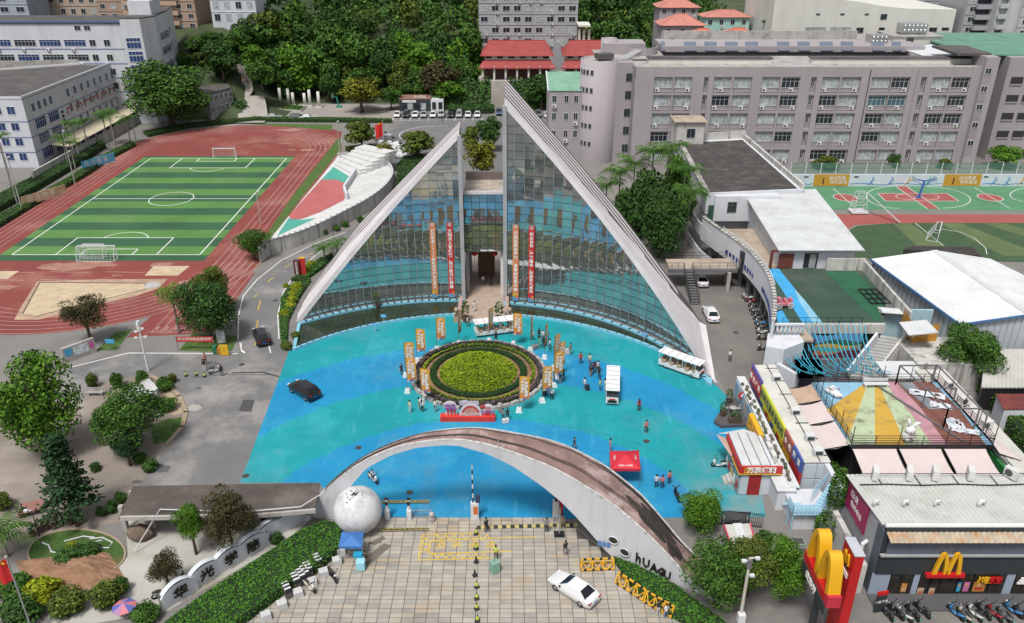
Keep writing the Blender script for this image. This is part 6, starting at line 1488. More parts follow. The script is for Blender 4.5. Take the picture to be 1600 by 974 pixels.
def arches(root,ctr,right,w_,h,thick,dep,mat,name='golden_arch'):
 r_=Vector(right);n=r_.cross(Vector((0,0,1)));c=Vector(ctr)
 for k in(-1,1):
  b=B();N=20;P_=[]
  for i in range(N+1):
   t=i/N*2-1;z=h*(1-abs(t)**2.3);x=k*w_/4+t*(w_/4-thick*.30);P_.append((x,z))
  for i in range(N):
   def off(j):
    x,z=P_[j];x0_,z0_=P_[max(j-1,0)];x1_,z1_=P_[min(j+1,N)];d=Vector((x1_-x0_,z1_-z0_)).normalized();nn=Vector((-d.y,d.x))*thick/2*lerp(1.0,.8,1-abs(j/N*2-1));return(Vector((x,z))+nn,Vector((x,z))-nn)
   (o0,i0),(o1,i1)=off(i),off(i+1)
   W3=lambda q,s_:c+r_*q.x+Vector((0,0,q.y))+n*s_*dep/2
   b.quad(W3(i0,1),W3(i1,1),W3(o1,1),W3(o0,1));b.quad(W3(o0,-1),W3(o1,-1),W3(i1,-1),W3(i0,-1));b.quad(W3(o0,1),W3(o1,1),W3(o1,-1),W3(o0,-1));b.quad(W3(i1,1),W3(i0,1),W3(i0,-1),W3(i1,-1))
  b.ob(name,mat,root)
mGold=M('golden_yellow',(.72,.38,.012),.45,var=.04,scale=.8);mMcR=M('sign_scarlet',(.50,.012,.015),.45,var=.05)
xm0,xm1=gy(1452,895,Yf).x,gy(1493,895,Yf).x
arches(mcd,((xm0+xm1)/2,Yf-.45,2.75),(1,0,0),xm1-xm0,2.15,.34,.25,mGold);B().box((xm0+xm1)/2-.05,Yf-.45,2.45,gy(1500,910,Yf).x-gy(1441,910,Yf).x,.4,.32).ob('sign_bar',mMcR,mcd)
for ch,u,m_ in(('儿',1530,mGold),('童',1538,mGold),('乐',1547,mMcR),('园',1556,mMcR)):text(ch,.68,(gy(u,904,Yf).x,Yf-.28,hz(Yf,903.5)),(1,0,0),(0,0,1),m_,mcd,.12,'character',bold=.03)
for i in range(3):B().box(gy(1592+i*2,905,Yf).x+.3,Yf-.26,hz(Yf,905)-.05+(i-1)*.25,1.1,.1,.2).ob('letter_block',mTxt,mcd)
B().quad((X0-.02,Yb,0),(X0-.02,Yf,0),(X0-.02,Yf,ZR-.1),(X0-.02,Yb,ZR-.1)).ob('side_wall',M('side_plaster',(.40,.41,.43),.8,var=.12,stain=(.16,.15,.14),stain_amt=.5,stain_scale=.6),mcd)
B().box(X0-.05,Yf+.5,0,.08,1.1,ZR-.15).ob('corner_panel',mSlate,mcd)
B().box(X0-.12,57.6,4.0,.12,4.2,2.9).ob('crimson_board',M('board_crimson',(.33,.01,.09),.5,var=.15,scale=1),mcd);text('招商',.8,(X0-.2,58.2,5.9),(0,-1,0),(0,0,1),mTxt,mcd,.02,'character');text('热线电话',.6,(X0-.2,57.5,5.0),(0,-1,0),(0,0,1),mTxt,mcd,.02,'print')
B().wall([(X0-.9,60.2),(X0-.9,52.8)],.5,0,3.2).ob('low_wall',mMould,mcd);B().tube([(X0-.1,54.6,4.2),(X0-.5,54.5,3.9),(X0-.5,54.5,3.2)],.18,8).ob('duct',mFrW,mcd)
B().box(44,Yf-1.0,0,27,1.9,.14).ob('pavement',M('pavement_dark',(.09,.09,.095),.8,var=.1),mcd)
for i,u in enumerate((1365,1418,1458,1513,1577)):acunit(('air conditioner at the left end of the long roof','second air conditioner from the left on the long roof','middle air conditioner on the back edge of the long roof','fourth air conditioner from the left on the long roof','dark sided air conditioner at the right end of the long roof')[i],(gy(u,752,59.2).x,59.2,ZR+.1),(R(70)if i<4 else R(-60)),1.25)
for i,u in enumerate((1364,1411,1460,1529)):
 x=gy(u,792,55.4).x;o=B().tube([(0,0,0),(0,0,.4),(.08,0,.55),(.25,0,.6),(.4,0,.45)],.14 if i<3 else.2,8).ob('roof_vent',mFrW,None,True,local=True);o.location=(x,55.4,ZR+.05);tag(o,('gooseneck vent farthest left on the long roof','second gooseneck vent from the left on the long roof','third gooseneck vent from the left on the long roof','larger gooseneck vent at the right of the long roof')[i],'vent','vents on the long roof')
b=B();b.tube([(X0,58.2,ZR+.12)]+[(x,58.2+.08*math.sin(x),ZR+.12)for x in np.arange(X0+1,X1,1.5)],.06,5);b.bar((X0,59.4,ZR+.4),(X1,59.4,ZR+.4),.05);[b.bar((x,59.6,ZR+.1),(x,58.2,ZR+.15),.05)for x in np.arange(X0+2,X1,3.4)];b.ob('roof_cable',mBlk,mcd)
ps=thing('arch_sign','giant golden arches on a red bar carried by a dark pole','sign',(23.95,47.8,0))
B().tube([(23.9,47.6,0),(23.9,47.6,6.5)],.28,12).ob('pole',mChar,ps);B().box(23.9,47.7,6.2,1.0,5.2,.75).ob('red_bar',mMcR,ps);B().box(23.36,47.7,5.3,.08,5.0,.9).ob('dark_panel',mChar,ps);B().box(23.9,45.3,6.2,1.04,.5,1.05).ob('end_block',M('block_pink',(.52,.03,.06),.4),ps);B().box(23.9,50.1,6.2,1.04,.4,.95).ob('end_block',M('block_pink',(.52,.03,.06)),ps)
arches(ps,(23.9,47.7,6.75),(0,-1,0),4.7,3.35,.52,.95,mGold)
for i,ch in enumerate('麦当劳'):text(ch,.72,(23.28,48.8-i*.72,5.75),(0,-1,0),(0,0,1),mTxt,ps,.05,'character',bold=.02)
rs_=thing('pylon_sign','tall red slab sign with a small golden arch mark','sign',(26,48,0))
B().box(26.0,47.9,0,.72,2.0,9.5).ob('slab',mMcR,rs_);B().box(26.02,47.9,9.5,.82,2.1,.08).ob('top_cap',M('cap_grey',(.45,.47,.52),.5),rs_)
arches(rs_,(25.58,48.0,8.0),(0,-1,0),1.1,.9,.16,.12,mGold);B().box(25.6,48.0,7.75,.1,1.3,.12).ob('lamp_bar',mBlk,rs_)
for i,z in enumerate((6.9,7.15)):B().box(25.6,47.9,z,.08,1.2,.18).ob('letter_block',mTxt,rs_)
b=B();[b.box(26.0,47.9,z,.735,2.015,.02)for z in(2,4,6,8)];b.ob('panel_joint',M('joint_red',(.3,.01,.01),.6),rs_)
bl_=thing('menu_board','leaning black board with a red top by the parked scooters','sign',g(1372,956),.2);B().box(0,0,0,.9,.16,1.9).ob('panel',mChar,bl_,local=True);B().box(0,0,1.9,.92,.18,.35).ob('red_top',mMcR,bl_,local=True);text('儿童乐园',.3,(0,-.1,1.2),(1,0,0),(0,0,1),mTxt,None,.01).parent=bl_
for i,(u,v,lab)in enumerate(((1243,868,'taller grey green cabinet behind the trees'),(1249,884,'lower grey green cabinet in front of the taller one'))):
 t=thing('cabinet',lab,'cabinet',g(u,v),0,'cabinets by the low wall');B().box(0,0,0,1.15,.95,1.7).ob('case',M('cabinet_grey',(.26,.30,.26),.7,var=.1),t,local=True);B().box(0,0,1.7,.95,.75,.03).ob('grille',mFan,t,local=True)
 # ---------------------------------------------------------------- tiled forecourt
pv=struct('tiled_forecourt',B().sheet(px((590,808),(880,811),(958,873),(1002,907),(1090,990),(1090,1090),(300,1090),(380,974),(535,858),(560,835)),.010),M('tile_joint',(.07,.06,.05),.95,var=.3))
mTl=[M('forecourt_tile_%d'%i,c,.85,var=.14,scale=.5,stain=s_,stain_amt=.75,stain_scale=.2)for i,(c,s_)in enumerate((((.36,.33,.285),(.38,.27,.16)),((.325,.305,.27),(.19,.175,.16)),((.39,.36,.31),(.38,.28,.17))))]
TW,TH_=1.02,.5
LX=[(62.6,-13.2),(61.3,-15.2),(59.5,-16.6),(56,-20.4),(52,-22.9),(49.5,-24.5),(40,-30)];RX=[(62.6,4.9),(57.2,9.0),(54.9,13.2),(50.5,16.4),(40,22)]
def lim(T,y):return interp(-y,[-q[0]for q in T],[q[1]for q in T])
tiles=[];y=62.45
while y>43.5:
 yc=y-TH_/2;xl,xr=lim(LX,yc),lim(RX,yc);x=math.ceil(xl/TW)*TW
 while x+TW<xr:tiles.append((x+TW/2,yc));x+=TW
 y-=TH_
tiles.sort(key=lambda q:(q[1]<48.6,abs(q[0]+2)*.35+q[1]))
tb4=[B().box(0,0,0,TW-.05,TH_-.045,.03).mesh('paving_tile',m)for m in mTl]
for i,(x,y)in enumerate(tiles[:290]):put('paving_tile',tb4[rnd.randrange(3)],pv,(x,y,.004+rnd.uniform(0,.012)))
bb=B()
for x,y in tiles[290:]:bb.mat(rnd.randrange(3)).box(x,y,.004+rnd.uniform(0,.010),TW-.05,TH_-.045,.03)
bb.ob('paving_tiles',mTl,pv)['kind']='stuff'
zM=.052;ym=B()
a,c,d,e=px((660,836),(800,832),(800,876),(654,876));f_=lambda u,v:V2(g(u,v))
for q in(((660,836),(755,833)),((673,846),(762,842)),((660,836),(654,876)),((673,846),(669,866)),((669,866),(800,862)),((654,876),(690,875)),((760,842),(840,840)),((690,875),(770,873))):ym.strip(px(*q),.12,zM);zM+=.0004
for i in range(7):
 u=676+i*13;ym.strip(px((u,845),(u+7,836)),.09,zM);ym.strip(px((u+7,836),(u+13,845)),.09,zM+.0005);ym.strip(px((u-6,874),(u+2,866)),.09,zM);ym.strip(px((u+2,866),(u+8,874)),.09,zM+.0005)
for i in range(3):ym.strip(px((660-i*1.4,838+i*9),(671-i,846+i*8)),.09,zM);ym.strip(px((671-i,840+i*9),(658-i*1.4,848+i*9)),.09,zM+.0006)
struct('yellow_box_marking',ym,mYellow)
for i,ch in enumerate('消防通道'):o=text(ch,1.1,(*g(688+i*26,853).xy,.054),(1,0,0),(0,1,0),mYellow,None,.002,'ground_character');o['kind']='structure'
def hump(lab,a,c,n,y0_,wide=.42,grp='speed humps'):
 a,c=g(*a),g(*c);t=thing('speed_hump',lab,'speed hump',(a+c)/2,0,grp);d=c-a
 for i in range(n):p,q=a.lerp(c,i/n),a.lerp(c,(i+.96)/n);B().bar(p+Vector((0,0,.07)),q+Vector((0,0,.07)),wide,.07).ob('rubber_block',M('rubber_black',(.035,.035,.03),.8)if(i%2==0 or y0_)else M('rubber_yellow',(.50,.42,.16),.8),t)
 if y0_:
  for i in range(n):p=a.lerp(c,(i+.5)/n);r_=[(p.x+(.26 if k in(0,3)else-.26),p.y+(.13 if k<2 else-.13))for k in range(4)];b=B();[b.bar((*r_[k],.115),(*r_[(k+1)%4],.115),.07,.02)for k in range(4)];b.ob('yellow_mark',M('rubber_yellow',(.50,.42,.16)),t)
hump('black speed hump with yellow marks just below the white ball',(594,829),(671,828),9,True);hump('black speed hump with yellow marks across the blue gate lanes',(598,785.5),(670,785),10,True);hump('black and pale yellow striped hump right of the gate lanes',(745,825.5),(903,821),24,False)
struct('damp_mark',B().sheet(px((586,853),(603,842),(598,838),(575,850)),.049).sheet(px((555,884),(600,850),(612,853),(570,890)),.05),M('damp_grey',(.15,.125,.10),.9))
mCone=M('cone_black',(.03,.032,.03),.7,var=0);mLime=M('cone_lime',(.48,.58,.05),.6,var=0)
cn=thing('traffic_cone','black traffic cone with a lime sleeve, farthest in the line across the tiles','traffic cone',(0,0,.04),0,'traffic cones in line');B().box(0,0,0,.42,.42,.06).tube([(0,0,.06),(0,0,.78)],[.16,.035],10).ob('cone',mCone,cn,local=True);B().tube([(0,0,.26),(0,0,.6)],[.135,.075],10).ob('sleeve',mLime,cn,local=True)
cpos=[(744,835),(744,858),(744,879),(742,900),(745,918),(745,936),(745,952),(746,971)]
for i,(u,v)in enumerate(cpos):
 if i==0:cn.location=g(u,v,.04);continue
 o=dup(cn,g(u,v,.04),rnd.random(),'%s cone from the far end of the cone line'%('','second','third','fourth','fifth','sixth','seventh','eighth')[i])
 if i in(2,3):recolor(o,mLime,mCone)
for i,(u,v)in enumerate(((291,588),(307,587),(320,589))):dup(cn,g(u,v,.014),0,('traffic cone on the left drive nearest the pergola','middle traffic cone on the left drive','traffic cone on the left drive next to the scooter')[i])
def lanebox(lab,u,v,h=2.2):
 t=thing('gate_post',lab,'gate post',g(u,v,.02),0,'access posts at the gate lanes');B().box(0,0,0,.42,.62,h*.5).ob('cabinet',mFrW,t,local=True);B().box(0,0,h*.5,.2,.25,h*.5).ob('mast',mFrW,t,local=True);B().box(0,-.16,h*.8,.26,.14,.36).ob('camera_head',mBlk,t,local=True);B().box(0,.1,h,.34,.3,.12).ob('screen',mBlk,t,local=True);return t
lanebox('white access post nearest the ball',606,810);lanebox('white access post beside the silver rail',640,810)
def rail(lab,a,c,h=.95):
 a,c=g(*a),g(*c);t=thing('guard_rail',lab,'railing',a,0,'silver guard rails at the gate');b=B();[b.bar(a+Vector((0,0,z)),c+Vector((0,0,z)),.06)for z in(.12,h)];b.ob('rail',mMull,t);n=max(5,int((c-a).length/.17))
 for i in range(n+1):q=a.lerp(c,i/n);B().bar(q,q+Vector((0,0,h)),.035).ob('bar',mMull,t)
rail('silver guard rail right of the access post',(645,810),(675,809));rail('short silver guard rail between ball and access post',(596,810),(604,810))
t=thing('stone_bollard','stone bollard with a round ball top at the gate','bollard',g(675,815));B().lathe([(.3,0),(.3,.5),(.2,.62)],12).ball((0,0,.85),.28,n=12,m=8).ob('stone',mPlinth,t,True,local=True)
t=thing('barrier_gate','white and orange lift barrier with its striped arm raised','barrier',g(742,810,.02));B().box(0,0,0,.75,.5,1.9).ob('cabinet',mFrW,t,local=True);B().box(.1,-.27,.7,.4,.03,.9).ob('orange_panel',M('barrier_orange',(.60,.16,.03),.6),t,local=True);B().box(.32,0,1.95,.45,.2,.85).ob('display',M('display_navy',(.03,.05,.12),.3),t,local=True)
for i in range(8):B().box(-.15,.05,1.9+i*.55,.12,.07,.55).ob('arm_section',mFrW if i%2 else mBlk,t,local=True)
t=thing('barrier_gate','white lift barrier half hidden behind the arch foot','barrier',g(868,806,.02));B().box(0,0,0,.6,.5,1.8).ob('cabinet',mFrW,t,local=True);B().box(.0,0,1.8,.2,.2,1.4).ob('mast',mBlk,t,local=True);B().box(.45,.1,.3,.5,.3,2.2).ob('red_board',mSgR,t,local=True)
t=thing('flag_base','black weighted base with a grey post by the gate','post base',g(874,836));B().box(0,0,0,1.0,.8,.12).box(0,0,.12,.8,.6,.1).ob('base',mBlk,t,local=True);B().tube([(0,0,.2),(0,.1,3.2)],.06,6).ob('post',mMull,t,local=True)
def canopy(lab,name,Q,zt,rise,mat,txt=None):
 Q=[Vector((p.x,p.y,zt))for p in Q];c=sum(Q,Vector())/4;t=thing(name,lab,'canopy',(c.x,c.y,0),0,'pop-up canopies');ap=c+Vector((0,0,rise));b=B();e=B()
 for i in range(4):p,q=Q[i],Q[(i+1)%4];b.quad(p,q,ap);e.quad(p-Vector((0,0,.28)),q-Vector((0,0,.28)),q,p)
 b.ob('top',mat,t);e.ob('valance',mat,t)
 for p in Q:B().bar((p.x,p.y,0),p,.05).ob('leg',mGry,t)
 bb_=B();[bb_.bar(p+Vector((0,0,.02)),ap+Vector((0,0,.02)),.05)for p in Q];bb_.ob('seam',mat,t)
 if txt:
  m_=(Q[0]+Q[1])/2;d_=(Q[1]-Q[0]).normalized();text(txt,.3,m_.lerp(ap,.2)+Vector((0,-.03,.05)),d_,ap-m_,mTxt,t,.01)
  for i,j in((3,0),(1,2)):m_=(Q[i]+Q[j])/2;d_=(Q[j]-Q[i]).normalized();text(txt[:4],.3,m_.lerp(ap,.28)+Vector((0,0,.06)),d_,ap-m_,mTxt,t,.01)
mBlC=M('canopy_blue',(.05,.17,.45),.7,var=.08,scale=.8)
canopy('blue pop-up canopy in front of the white ball','blue_canopy',rz(2.1,(529,854),(566,854),(568,831),(534,831)),2.1,.45,mBlC)
canopy('red pop-up canopy with white lettering behind the arch','red_canopy',rz(2.3,(954,733),(1001,733),(998,704),(953,705)),2.3,.75,M('canopy_red',(.55,.02,.04),.7,var=.06),'WELCOME')
t=thing('vendor_cart','pale blue vendor cart under the blue canopy','cart',g(565,888));mCt=M('cart_blue',(.30,.58,.68),.6,var=.06);B().box(0,0,.12,.75,.95,.85).ob('body',mCt,t,local=True);B().box(-.3,.5,.97,.8,.6,.35).ob('cool_box',M('box_blue',(.02,.30,.50),.6),t,local=True);[B().lathe([(.12,0),(.12,.1)],8,(x,y,0)).ob('wheel',mBlk,t,local=True)for x in(-.3,.3)for y in(-.35,.35)]
blk=B().box(0,0,0,.82,.72,.62,0,.94).mesh('stone_block',M('block_white',(.50,.51,.51),.8,var=.1,scale=2))
for i,(u,v,r_)in enumerate(((416,967,.5),(441,949,.5),(466,931,.5),(488,914,.45),(506,899,.4),(527,881,.35),(534,864,.1))):o=put('stone_block',blk,None,g(u,v,.03),r_);tag(o,('white stone block nearest the bottom edge','second white stone block from the bottom edge','white stone block by the front black bin','white stone block behind the pale scooter','white stone block beside the dark scooter','white stone block right of the last black bin','white stone block under the blue canopy')[i],'stone block','stone blocks along the hedge')
hd=thing('barrier_hood','zebra striped barrier hood, nearest to the bottom left along the hedge','barrier',(0,0,0),0,'zebra striped barrier hoods')
for i in range(7):B().box(-.6+i*.2,0,.78+.06*math.sin(i*PI/6),.19,.55,.25).ob('stripe',mFrW if i%2 else mBlk,hd,local=True)
B().box(0,0,0,1.3,.5,.78).ob('body',M('hood_brown',(.13,.11,.10),.7),hd,local=True)
for i,(u,v)in enumerate(((449,929),(463,914),(471,908),(477,903),(482,897),(497,884))):
 if i==0:hd.location=g(u,v);hd.rotation_euler.z=R(-58);continue
 dup(hd,g(u,v),R(-58),('','second zebra striped hood from the bottom','third zebra striped hood from the bottom','fourth zebra striped hood from the bottom','fifth zebra striped hood from the bottom','last zebra striped hood, nearest the blue canopy')[i])
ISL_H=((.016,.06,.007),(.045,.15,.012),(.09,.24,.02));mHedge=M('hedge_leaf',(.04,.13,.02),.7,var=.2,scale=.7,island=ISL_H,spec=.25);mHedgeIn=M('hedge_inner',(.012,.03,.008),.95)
def leaves_on(b,poly,z0,z1,dens,s,zfun=None,r_=rnd):
 xs=[p[0]for p in poly];ys=[p[1]for p in poly];n=int((max(xs)-min(xs))*(max(ys)-min(ys))*dens)
 def ins(x,y):
  c=False;j=len(poly)-1
  for i in range(len(poly)):
   if(poly[i][1]>y)!=(poly[j][1]>y)and x<(poly[j][0]-poly[i][0])*(y-poly[i][1])/(poly[j][1]-poly[i][1])+poly[i][0]:c=not c
   j=i
  return c
 for _ in range(n):
  x,y=r_.uniform(min(xs),max(xs)),r_.uniform(min(ys),max(ys))
  if not ins(x,y):continue
  z=(zfun(x,y)if zfun else z1)+r_.gauss(0,.07);a=r_.uniform(0,2*PI);t=r_.gauss(0,.5);u_=Vector((math.cos(a),math.sin(a),math.sin(t)*.6))*s*r_.uniform(.6,1.3);v_=Vector((-math.sin(a),math.cos(a),r_.gauss(0,.45)))*s*.55;q=Vector((x,y,z));b.quad(q-u_,q-v_,q+u_,q+v_)
def leaves_side(b,path,z0,z1,dens,s):
 for i in range(len(path)-1):
  a,c=V2(path[i]),V2(path[i+1]);L=(c-a).length
  for _ in range(int(L*(z1-z0)*dens)):
   q=a.lerp(c,rnd.random());q=Vector((q.x+rnd.gauss(0,.05),q.y+rnd.gauss(0,.05),rnd.uniform(z0,z1)));u_=Vector((rnd.gauss(0,1),rnd.gauss(0,1),rnd.gauss(0,1))).normalized()*s;v_=u_.orthogonal().normalized()*s*.55;b.quad(q-u_,q-v_,q+u_,q+v_)
def hedge(lab,poly,h,mat,dens=38,s=.12,cat='hedge',name='hedge',grp=None,inner=None,parent=None):
 poly=[(p[0],p[1])for p in poly];c=Vector((sum(p[0]for p in poly)/len(poly),sum(p[1]for p in poly)/len(poly),0))
 t=thing(name,lab,cat,c,0,grp)if parent is None else parent
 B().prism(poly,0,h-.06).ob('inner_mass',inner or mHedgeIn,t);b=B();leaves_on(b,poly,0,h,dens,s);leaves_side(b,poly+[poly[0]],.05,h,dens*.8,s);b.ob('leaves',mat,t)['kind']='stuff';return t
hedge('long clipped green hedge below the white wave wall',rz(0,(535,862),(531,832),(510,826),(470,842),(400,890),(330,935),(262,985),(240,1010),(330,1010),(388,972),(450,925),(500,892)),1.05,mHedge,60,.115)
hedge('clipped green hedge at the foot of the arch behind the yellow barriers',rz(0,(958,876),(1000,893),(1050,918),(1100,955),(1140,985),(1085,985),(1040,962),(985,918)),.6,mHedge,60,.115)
wv=thing('wave_wall','white scalloped wall with four bronze characters behind the hedge','wall',g(380,900));mWv=M('wave_white',(.60,.64,.68),.6,var=.05,scale=.4,stain=(.50,.46,.36),stain_amt=.5,stain_scale=.22)
lobes=[(283,938,42,.0),(324,909,42,0),(361,886,38,0),(395,866,36,0),(424,843,32,0),(453,826,32,0),(484,808,34,0)]
for k in range(7):
 (u,v,r_,_)=lobes[k];a=g(u-27,v+18);c=g(u+28,v-16);d=(c-a);d.z=0;L=d.length;d.normalize();nn=Vector((d.y,-d.x,0));b=B();N=14;T=[]
 for i in range(N+1):
  t=i/N;z=1.2+.95*math.sin(t*PI)**.7;bul=.16*math.sin(t*PI);p=a+d*L*t;T.append((p,z,bul))
 for i in range(N):
  (p,z,bu),(q,z2,bu2)=T[i],T[i+1];M_=lambda p_,bu_,z_,f:p_+nn*(bu_*f)+Vector((0,0,z_*f))
  for s_ in range(4):f0,f1=s_/4,(s_+1)/4;b.quad(M_(p,bu,z,f0),M_(q,bu2,z2,f0),M_(q,bu2,z2,f1),M_(p,bu,z,f1))
  b.quad(p-nn*.5+Vector((0,0,z)),p+Vector((0,0,z)),q+Vector((0,0,z2)),q-nn*.5+Vector((0,0,z2)));b.quad(q-nn*.5,p-nn*.5,p-nn*.5+Vector((0,0,z)),q-nn*.5+Vector((0,0,z2)))
 b.ob('lobe',mWv,wv,True)
 B().bar(a-nn*.5+Vector((0,0,1.3)),c-nn*.5+Vector((0,0,1.3)),.5,.3).ob('rear_kerb',M('kerb_dark',(.10,.09,.085),.9),wv)
 if k<4:o=(a+c)/2+nn*.26+Vector((0,0,1.1));text('华光学院'[k],1.35,o,d,Vector((0,0,1))+nn*.1,mDark,wv,.1,'character',bold=.03)
p=g(493,806);B().box(p.x,p.y-.3,.9,.6,.06,.8).ob('blue_plaque',M('plaque_blue',(.10,.14,.28),.5),wv)
sh2=thing('shelter','long open shelter with a dark flat concrete roof','shelter',g(340,800));q=rz(3.0,(208,760),(500,755),(492,797),(400,806),(185,810));B().prism(q,2.85,3.02).ob('roof',M('shelter_roof',(.085,.07,.062),.95,var=.25,scale=.5,stain=(.19,.165,.145),stain_amt=.6,stain_scale=.2),sh2)
B().wall([q[4]+Vector((.2,.1,0)),q[3]+Vector((0,.1,0)),q[2]],.25,2.7,3.1).ob('fascia',mPlinth,sh2)
for u,v in((198,828),(243,828),(312,827),(360,826)):p=g(u,v);B().box(p.x,p.y,0,.4,.45,2.85).ob('post',mPlinth,sh2)
a,c=g(410,822),g(484,812)
for i in range(5):p,r_=a.lerp(c,i/5),a.lerp(c,(i+.9)/5);B().wall([p,r_],.1,.6,2.7).ob('window',mPaneD,sh2)
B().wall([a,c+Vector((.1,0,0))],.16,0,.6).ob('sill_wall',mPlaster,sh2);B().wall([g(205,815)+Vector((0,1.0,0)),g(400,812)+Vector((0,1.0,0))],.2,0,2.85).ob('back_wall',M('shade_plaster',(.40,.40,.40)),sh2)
P_=[g(-10+30*i,0)for i in range(1)];b=B();b.tube([g(210,861,.3),g(250,796,3.4),g(380,800,3.3),g(470,792,3.5),g(505,770,3.6)],.05,6);b.ob('white_pipe',mFrW,sh2)
mYB=M('barrier_yellow',(.66,.36,.02),.5,var=.08,scale=2)
def barrier(lab,a,c,h=1.0):
 a,c=g(*a),g(*c);d=(c-a).normalized();n=Vector((-d.y,d.x,0))*.45;t=thing('crowd_barrier',lab,'barrier',(a+c)/2,0,'yellow steel barriers');L=(c-a).length;b=B();b.bar(a+Vector((0,0,h)),c+Vector((0,0,h)),.14);b.bar(a+Vector((0,0,.2))+n,c+Vector((0,0,.2))+n,.12);b.bar(a+Vector((0,0,.2))-n,c+Vector((0,0,.2))-n,.12);b.ob('rail',mYB,t);k=max(2,round(L/1.0))
 for i in range(k+1):
  p=a.lerp(c,i/k);b=B();b.bar(p+Vector((0,0,h)),p+n+Vector((0,0,.15)),.1);b.bar(p+Vector((0,0,h)),p-n+Vector((0,0,.15)),.1);b.bar(p+n+Vector((0,0,.1)),p-n+Vector((0,0,.1)),.1)
  if i<k:q=a.lerp(c,(i+.5)/k);b.bar(p+Vector((0,0,.9)),q+Vector((0,0,.25))-n,.07);b.bar(q+Vector((0,0,.25))-n,a.lerp(c,(i+1)/k)+Vector((0,0,.9)),.07)
  b.ob('trestle',mYB,t)
 for i in range(4):p,q=a.lerp(c,(i*2+.5)/8),a.lerp(c,(i*2+1.2)/8);B().bar(p+Vector((0,0,h)),q+Vector((0,0,h)),.15).ob('black_band',mBlk,t);B().bar(p+Vector((0,0,.2))-n,q+Vector((0,0,.2))-n,.13).ob('black_band',mBlk,t)
barrier('yellow steel barrier standing across the arch foot',(908,888),(958,886));barrier('upper of the two slanting yellow barriers along the hedge',(966,908),(1008,936));barrier('lower of the two slanting yellow barriers along the hedge',(1010,938),(1052,962))
# ---------------------------------------------------------------- round flower bed
BC=Vector((-4.25,89.7));bed=thing('flower_bed','round planted bed with curb stones in the middle of the plaza','flower bed',(*BC,0))
B().lathe([(0,.30),(8.05,.26),(8.05,.02)],48,(*BC,0)).ob('soil',mSoil,bed)
st3=[B().box(0,0,0,1.0,.42,.42,0,.92).mesh('curb_stone',M('curb_stone_%d'%i,c,.85,var=.2,scale=2,stain=(.12,.11,.10),stain_amt=.5,stain_scale=1.5))for i,c in enumerate(((.40,.39,.37),(.46,.45,.44),(.33,.32,.31)))]
for i in range(44):
 a=2*PI*i/44;put('curb_stone',st3[rnd.randrange(3)],bed,((8.4+rnd.uniform(-.05,.05))*math.cos(a),(8.4+rnd.uniform(-.05,.05))*math.sin(a),.02),a+PI/2+rnd.uniform(-.06,.06),(rnd.uniform(.9,1.1),1,rnd.uniform(.9,1.1)))
mYG=M('shrub_lime',(.2,.25,.01),.75,var=.18,scale=.6,island=((.06,.14,.006),(.17,.26,.010),(.33,.38,.02)),spec=.2);mFl=M('flower_purple',(.09,.06,.06),.8,var=0,island=((.03,.04,.02),(.09,.07,.06),(.12,.07,.10),(.34,.22,.30)),spec=.2);mDH=M('hedge_dark_leaf',(.02,.06,.02),.75,var=.15,scale=.8,island=((.008,.032,.008),(.02,.07,.014),(.035,.10,.02)),spec=.2)
def ring(lab,r0,r1,h,mat,name,cat,dens,s,inner=mHedgeIn):
 t=thing(name,lab,cat,(*BC,0));B().lathe([(r0,.25),(r0+.05,h-.08),(r1-.05,h-.08),(r1,.25)],48,(*BC,0)).ob('inner_mass',inner,t);b=B();n=int(PI*(r1*r1-r0*r0)*dens)
 for _ in range(n):
  a=rnd.uniform(0,2*PI);k=rnd.random();e=rnd.random();r_=math.sqrt(lerp(r0*r0,r1*r1,k));z=h+rnd.gauss(0,.06)
  if e<.3:r_=(r0 if e<.12 else r1)+rnd.gauss(0,.04);z=rnd.uniform(.28,h)
  q=Vector((BC.x+r_*math.cos(a),BC.y+r_*math.sin(a),z));u_=Vector((rnd.gauss(0,1),rnd.gauss(0,1),rnd.gauss(0,.5))).normalized()*s;v_=Vector((-u_.y,u_.x,rnd.gauss(0,.5)*s)).normalized()*s*.55;b.quad(q-u_,q-v_,q+u_,q+v_)
 b.ob('leaves',mat,t)['kind']='stuff'
ring('dark clipped ring hedge round the lime green dome',5.3,6.1,.65,mDH,'ring_hedge','hedge',110,.10);ring('low lime edged ring of shrubs on the bed soil',6.75,7.15,.62,mYG,'ring_hedge','hedge',90,.11);ring('outer ring of dull purple flowers inside the curb stones',7.5,8.05,.66,mFl,'flower_ring','flowers',110,.10)
t=thing('dome_shrub','lime green clipped dome shrub in the centre of the round bed','shrub',(*BC,0));zd=lambda r_:.35+1.6*(1-(r_/4.9)**2.6);B().lathe([(r_,zd(r_)-.1)for r_ in np.linspace(0.01,4.85,12)],36,(*BC,0)).ob('inner_mass',M('dome_inner',(.05,.09,.008),.95),t);b=B()
for _ in range(8500):
 a,r_=rnd.uniform(0,2*PI),4.9*math.sqrt(rnd.random());q=Vector((BC.x+r_*math.cos(a),BC.y+r_*math.sin(a),zd(r_)+rnd.gauss(0,.07)+.06*math.sin(r_*3+a*4)));u_=Vector((rnd.gauss(0,1),rnd.gauss(0,1),rnd.gauss(0,.5))).normalized()*.13;v_=Vector((-u_.y,u_.x,rnd.gauss(0,.06))).normalized()*.075;b.quad(q-u_,q-v_,q+u_,q+v_)
b.ob('leaves',mYG,t)['kind']='stuff'
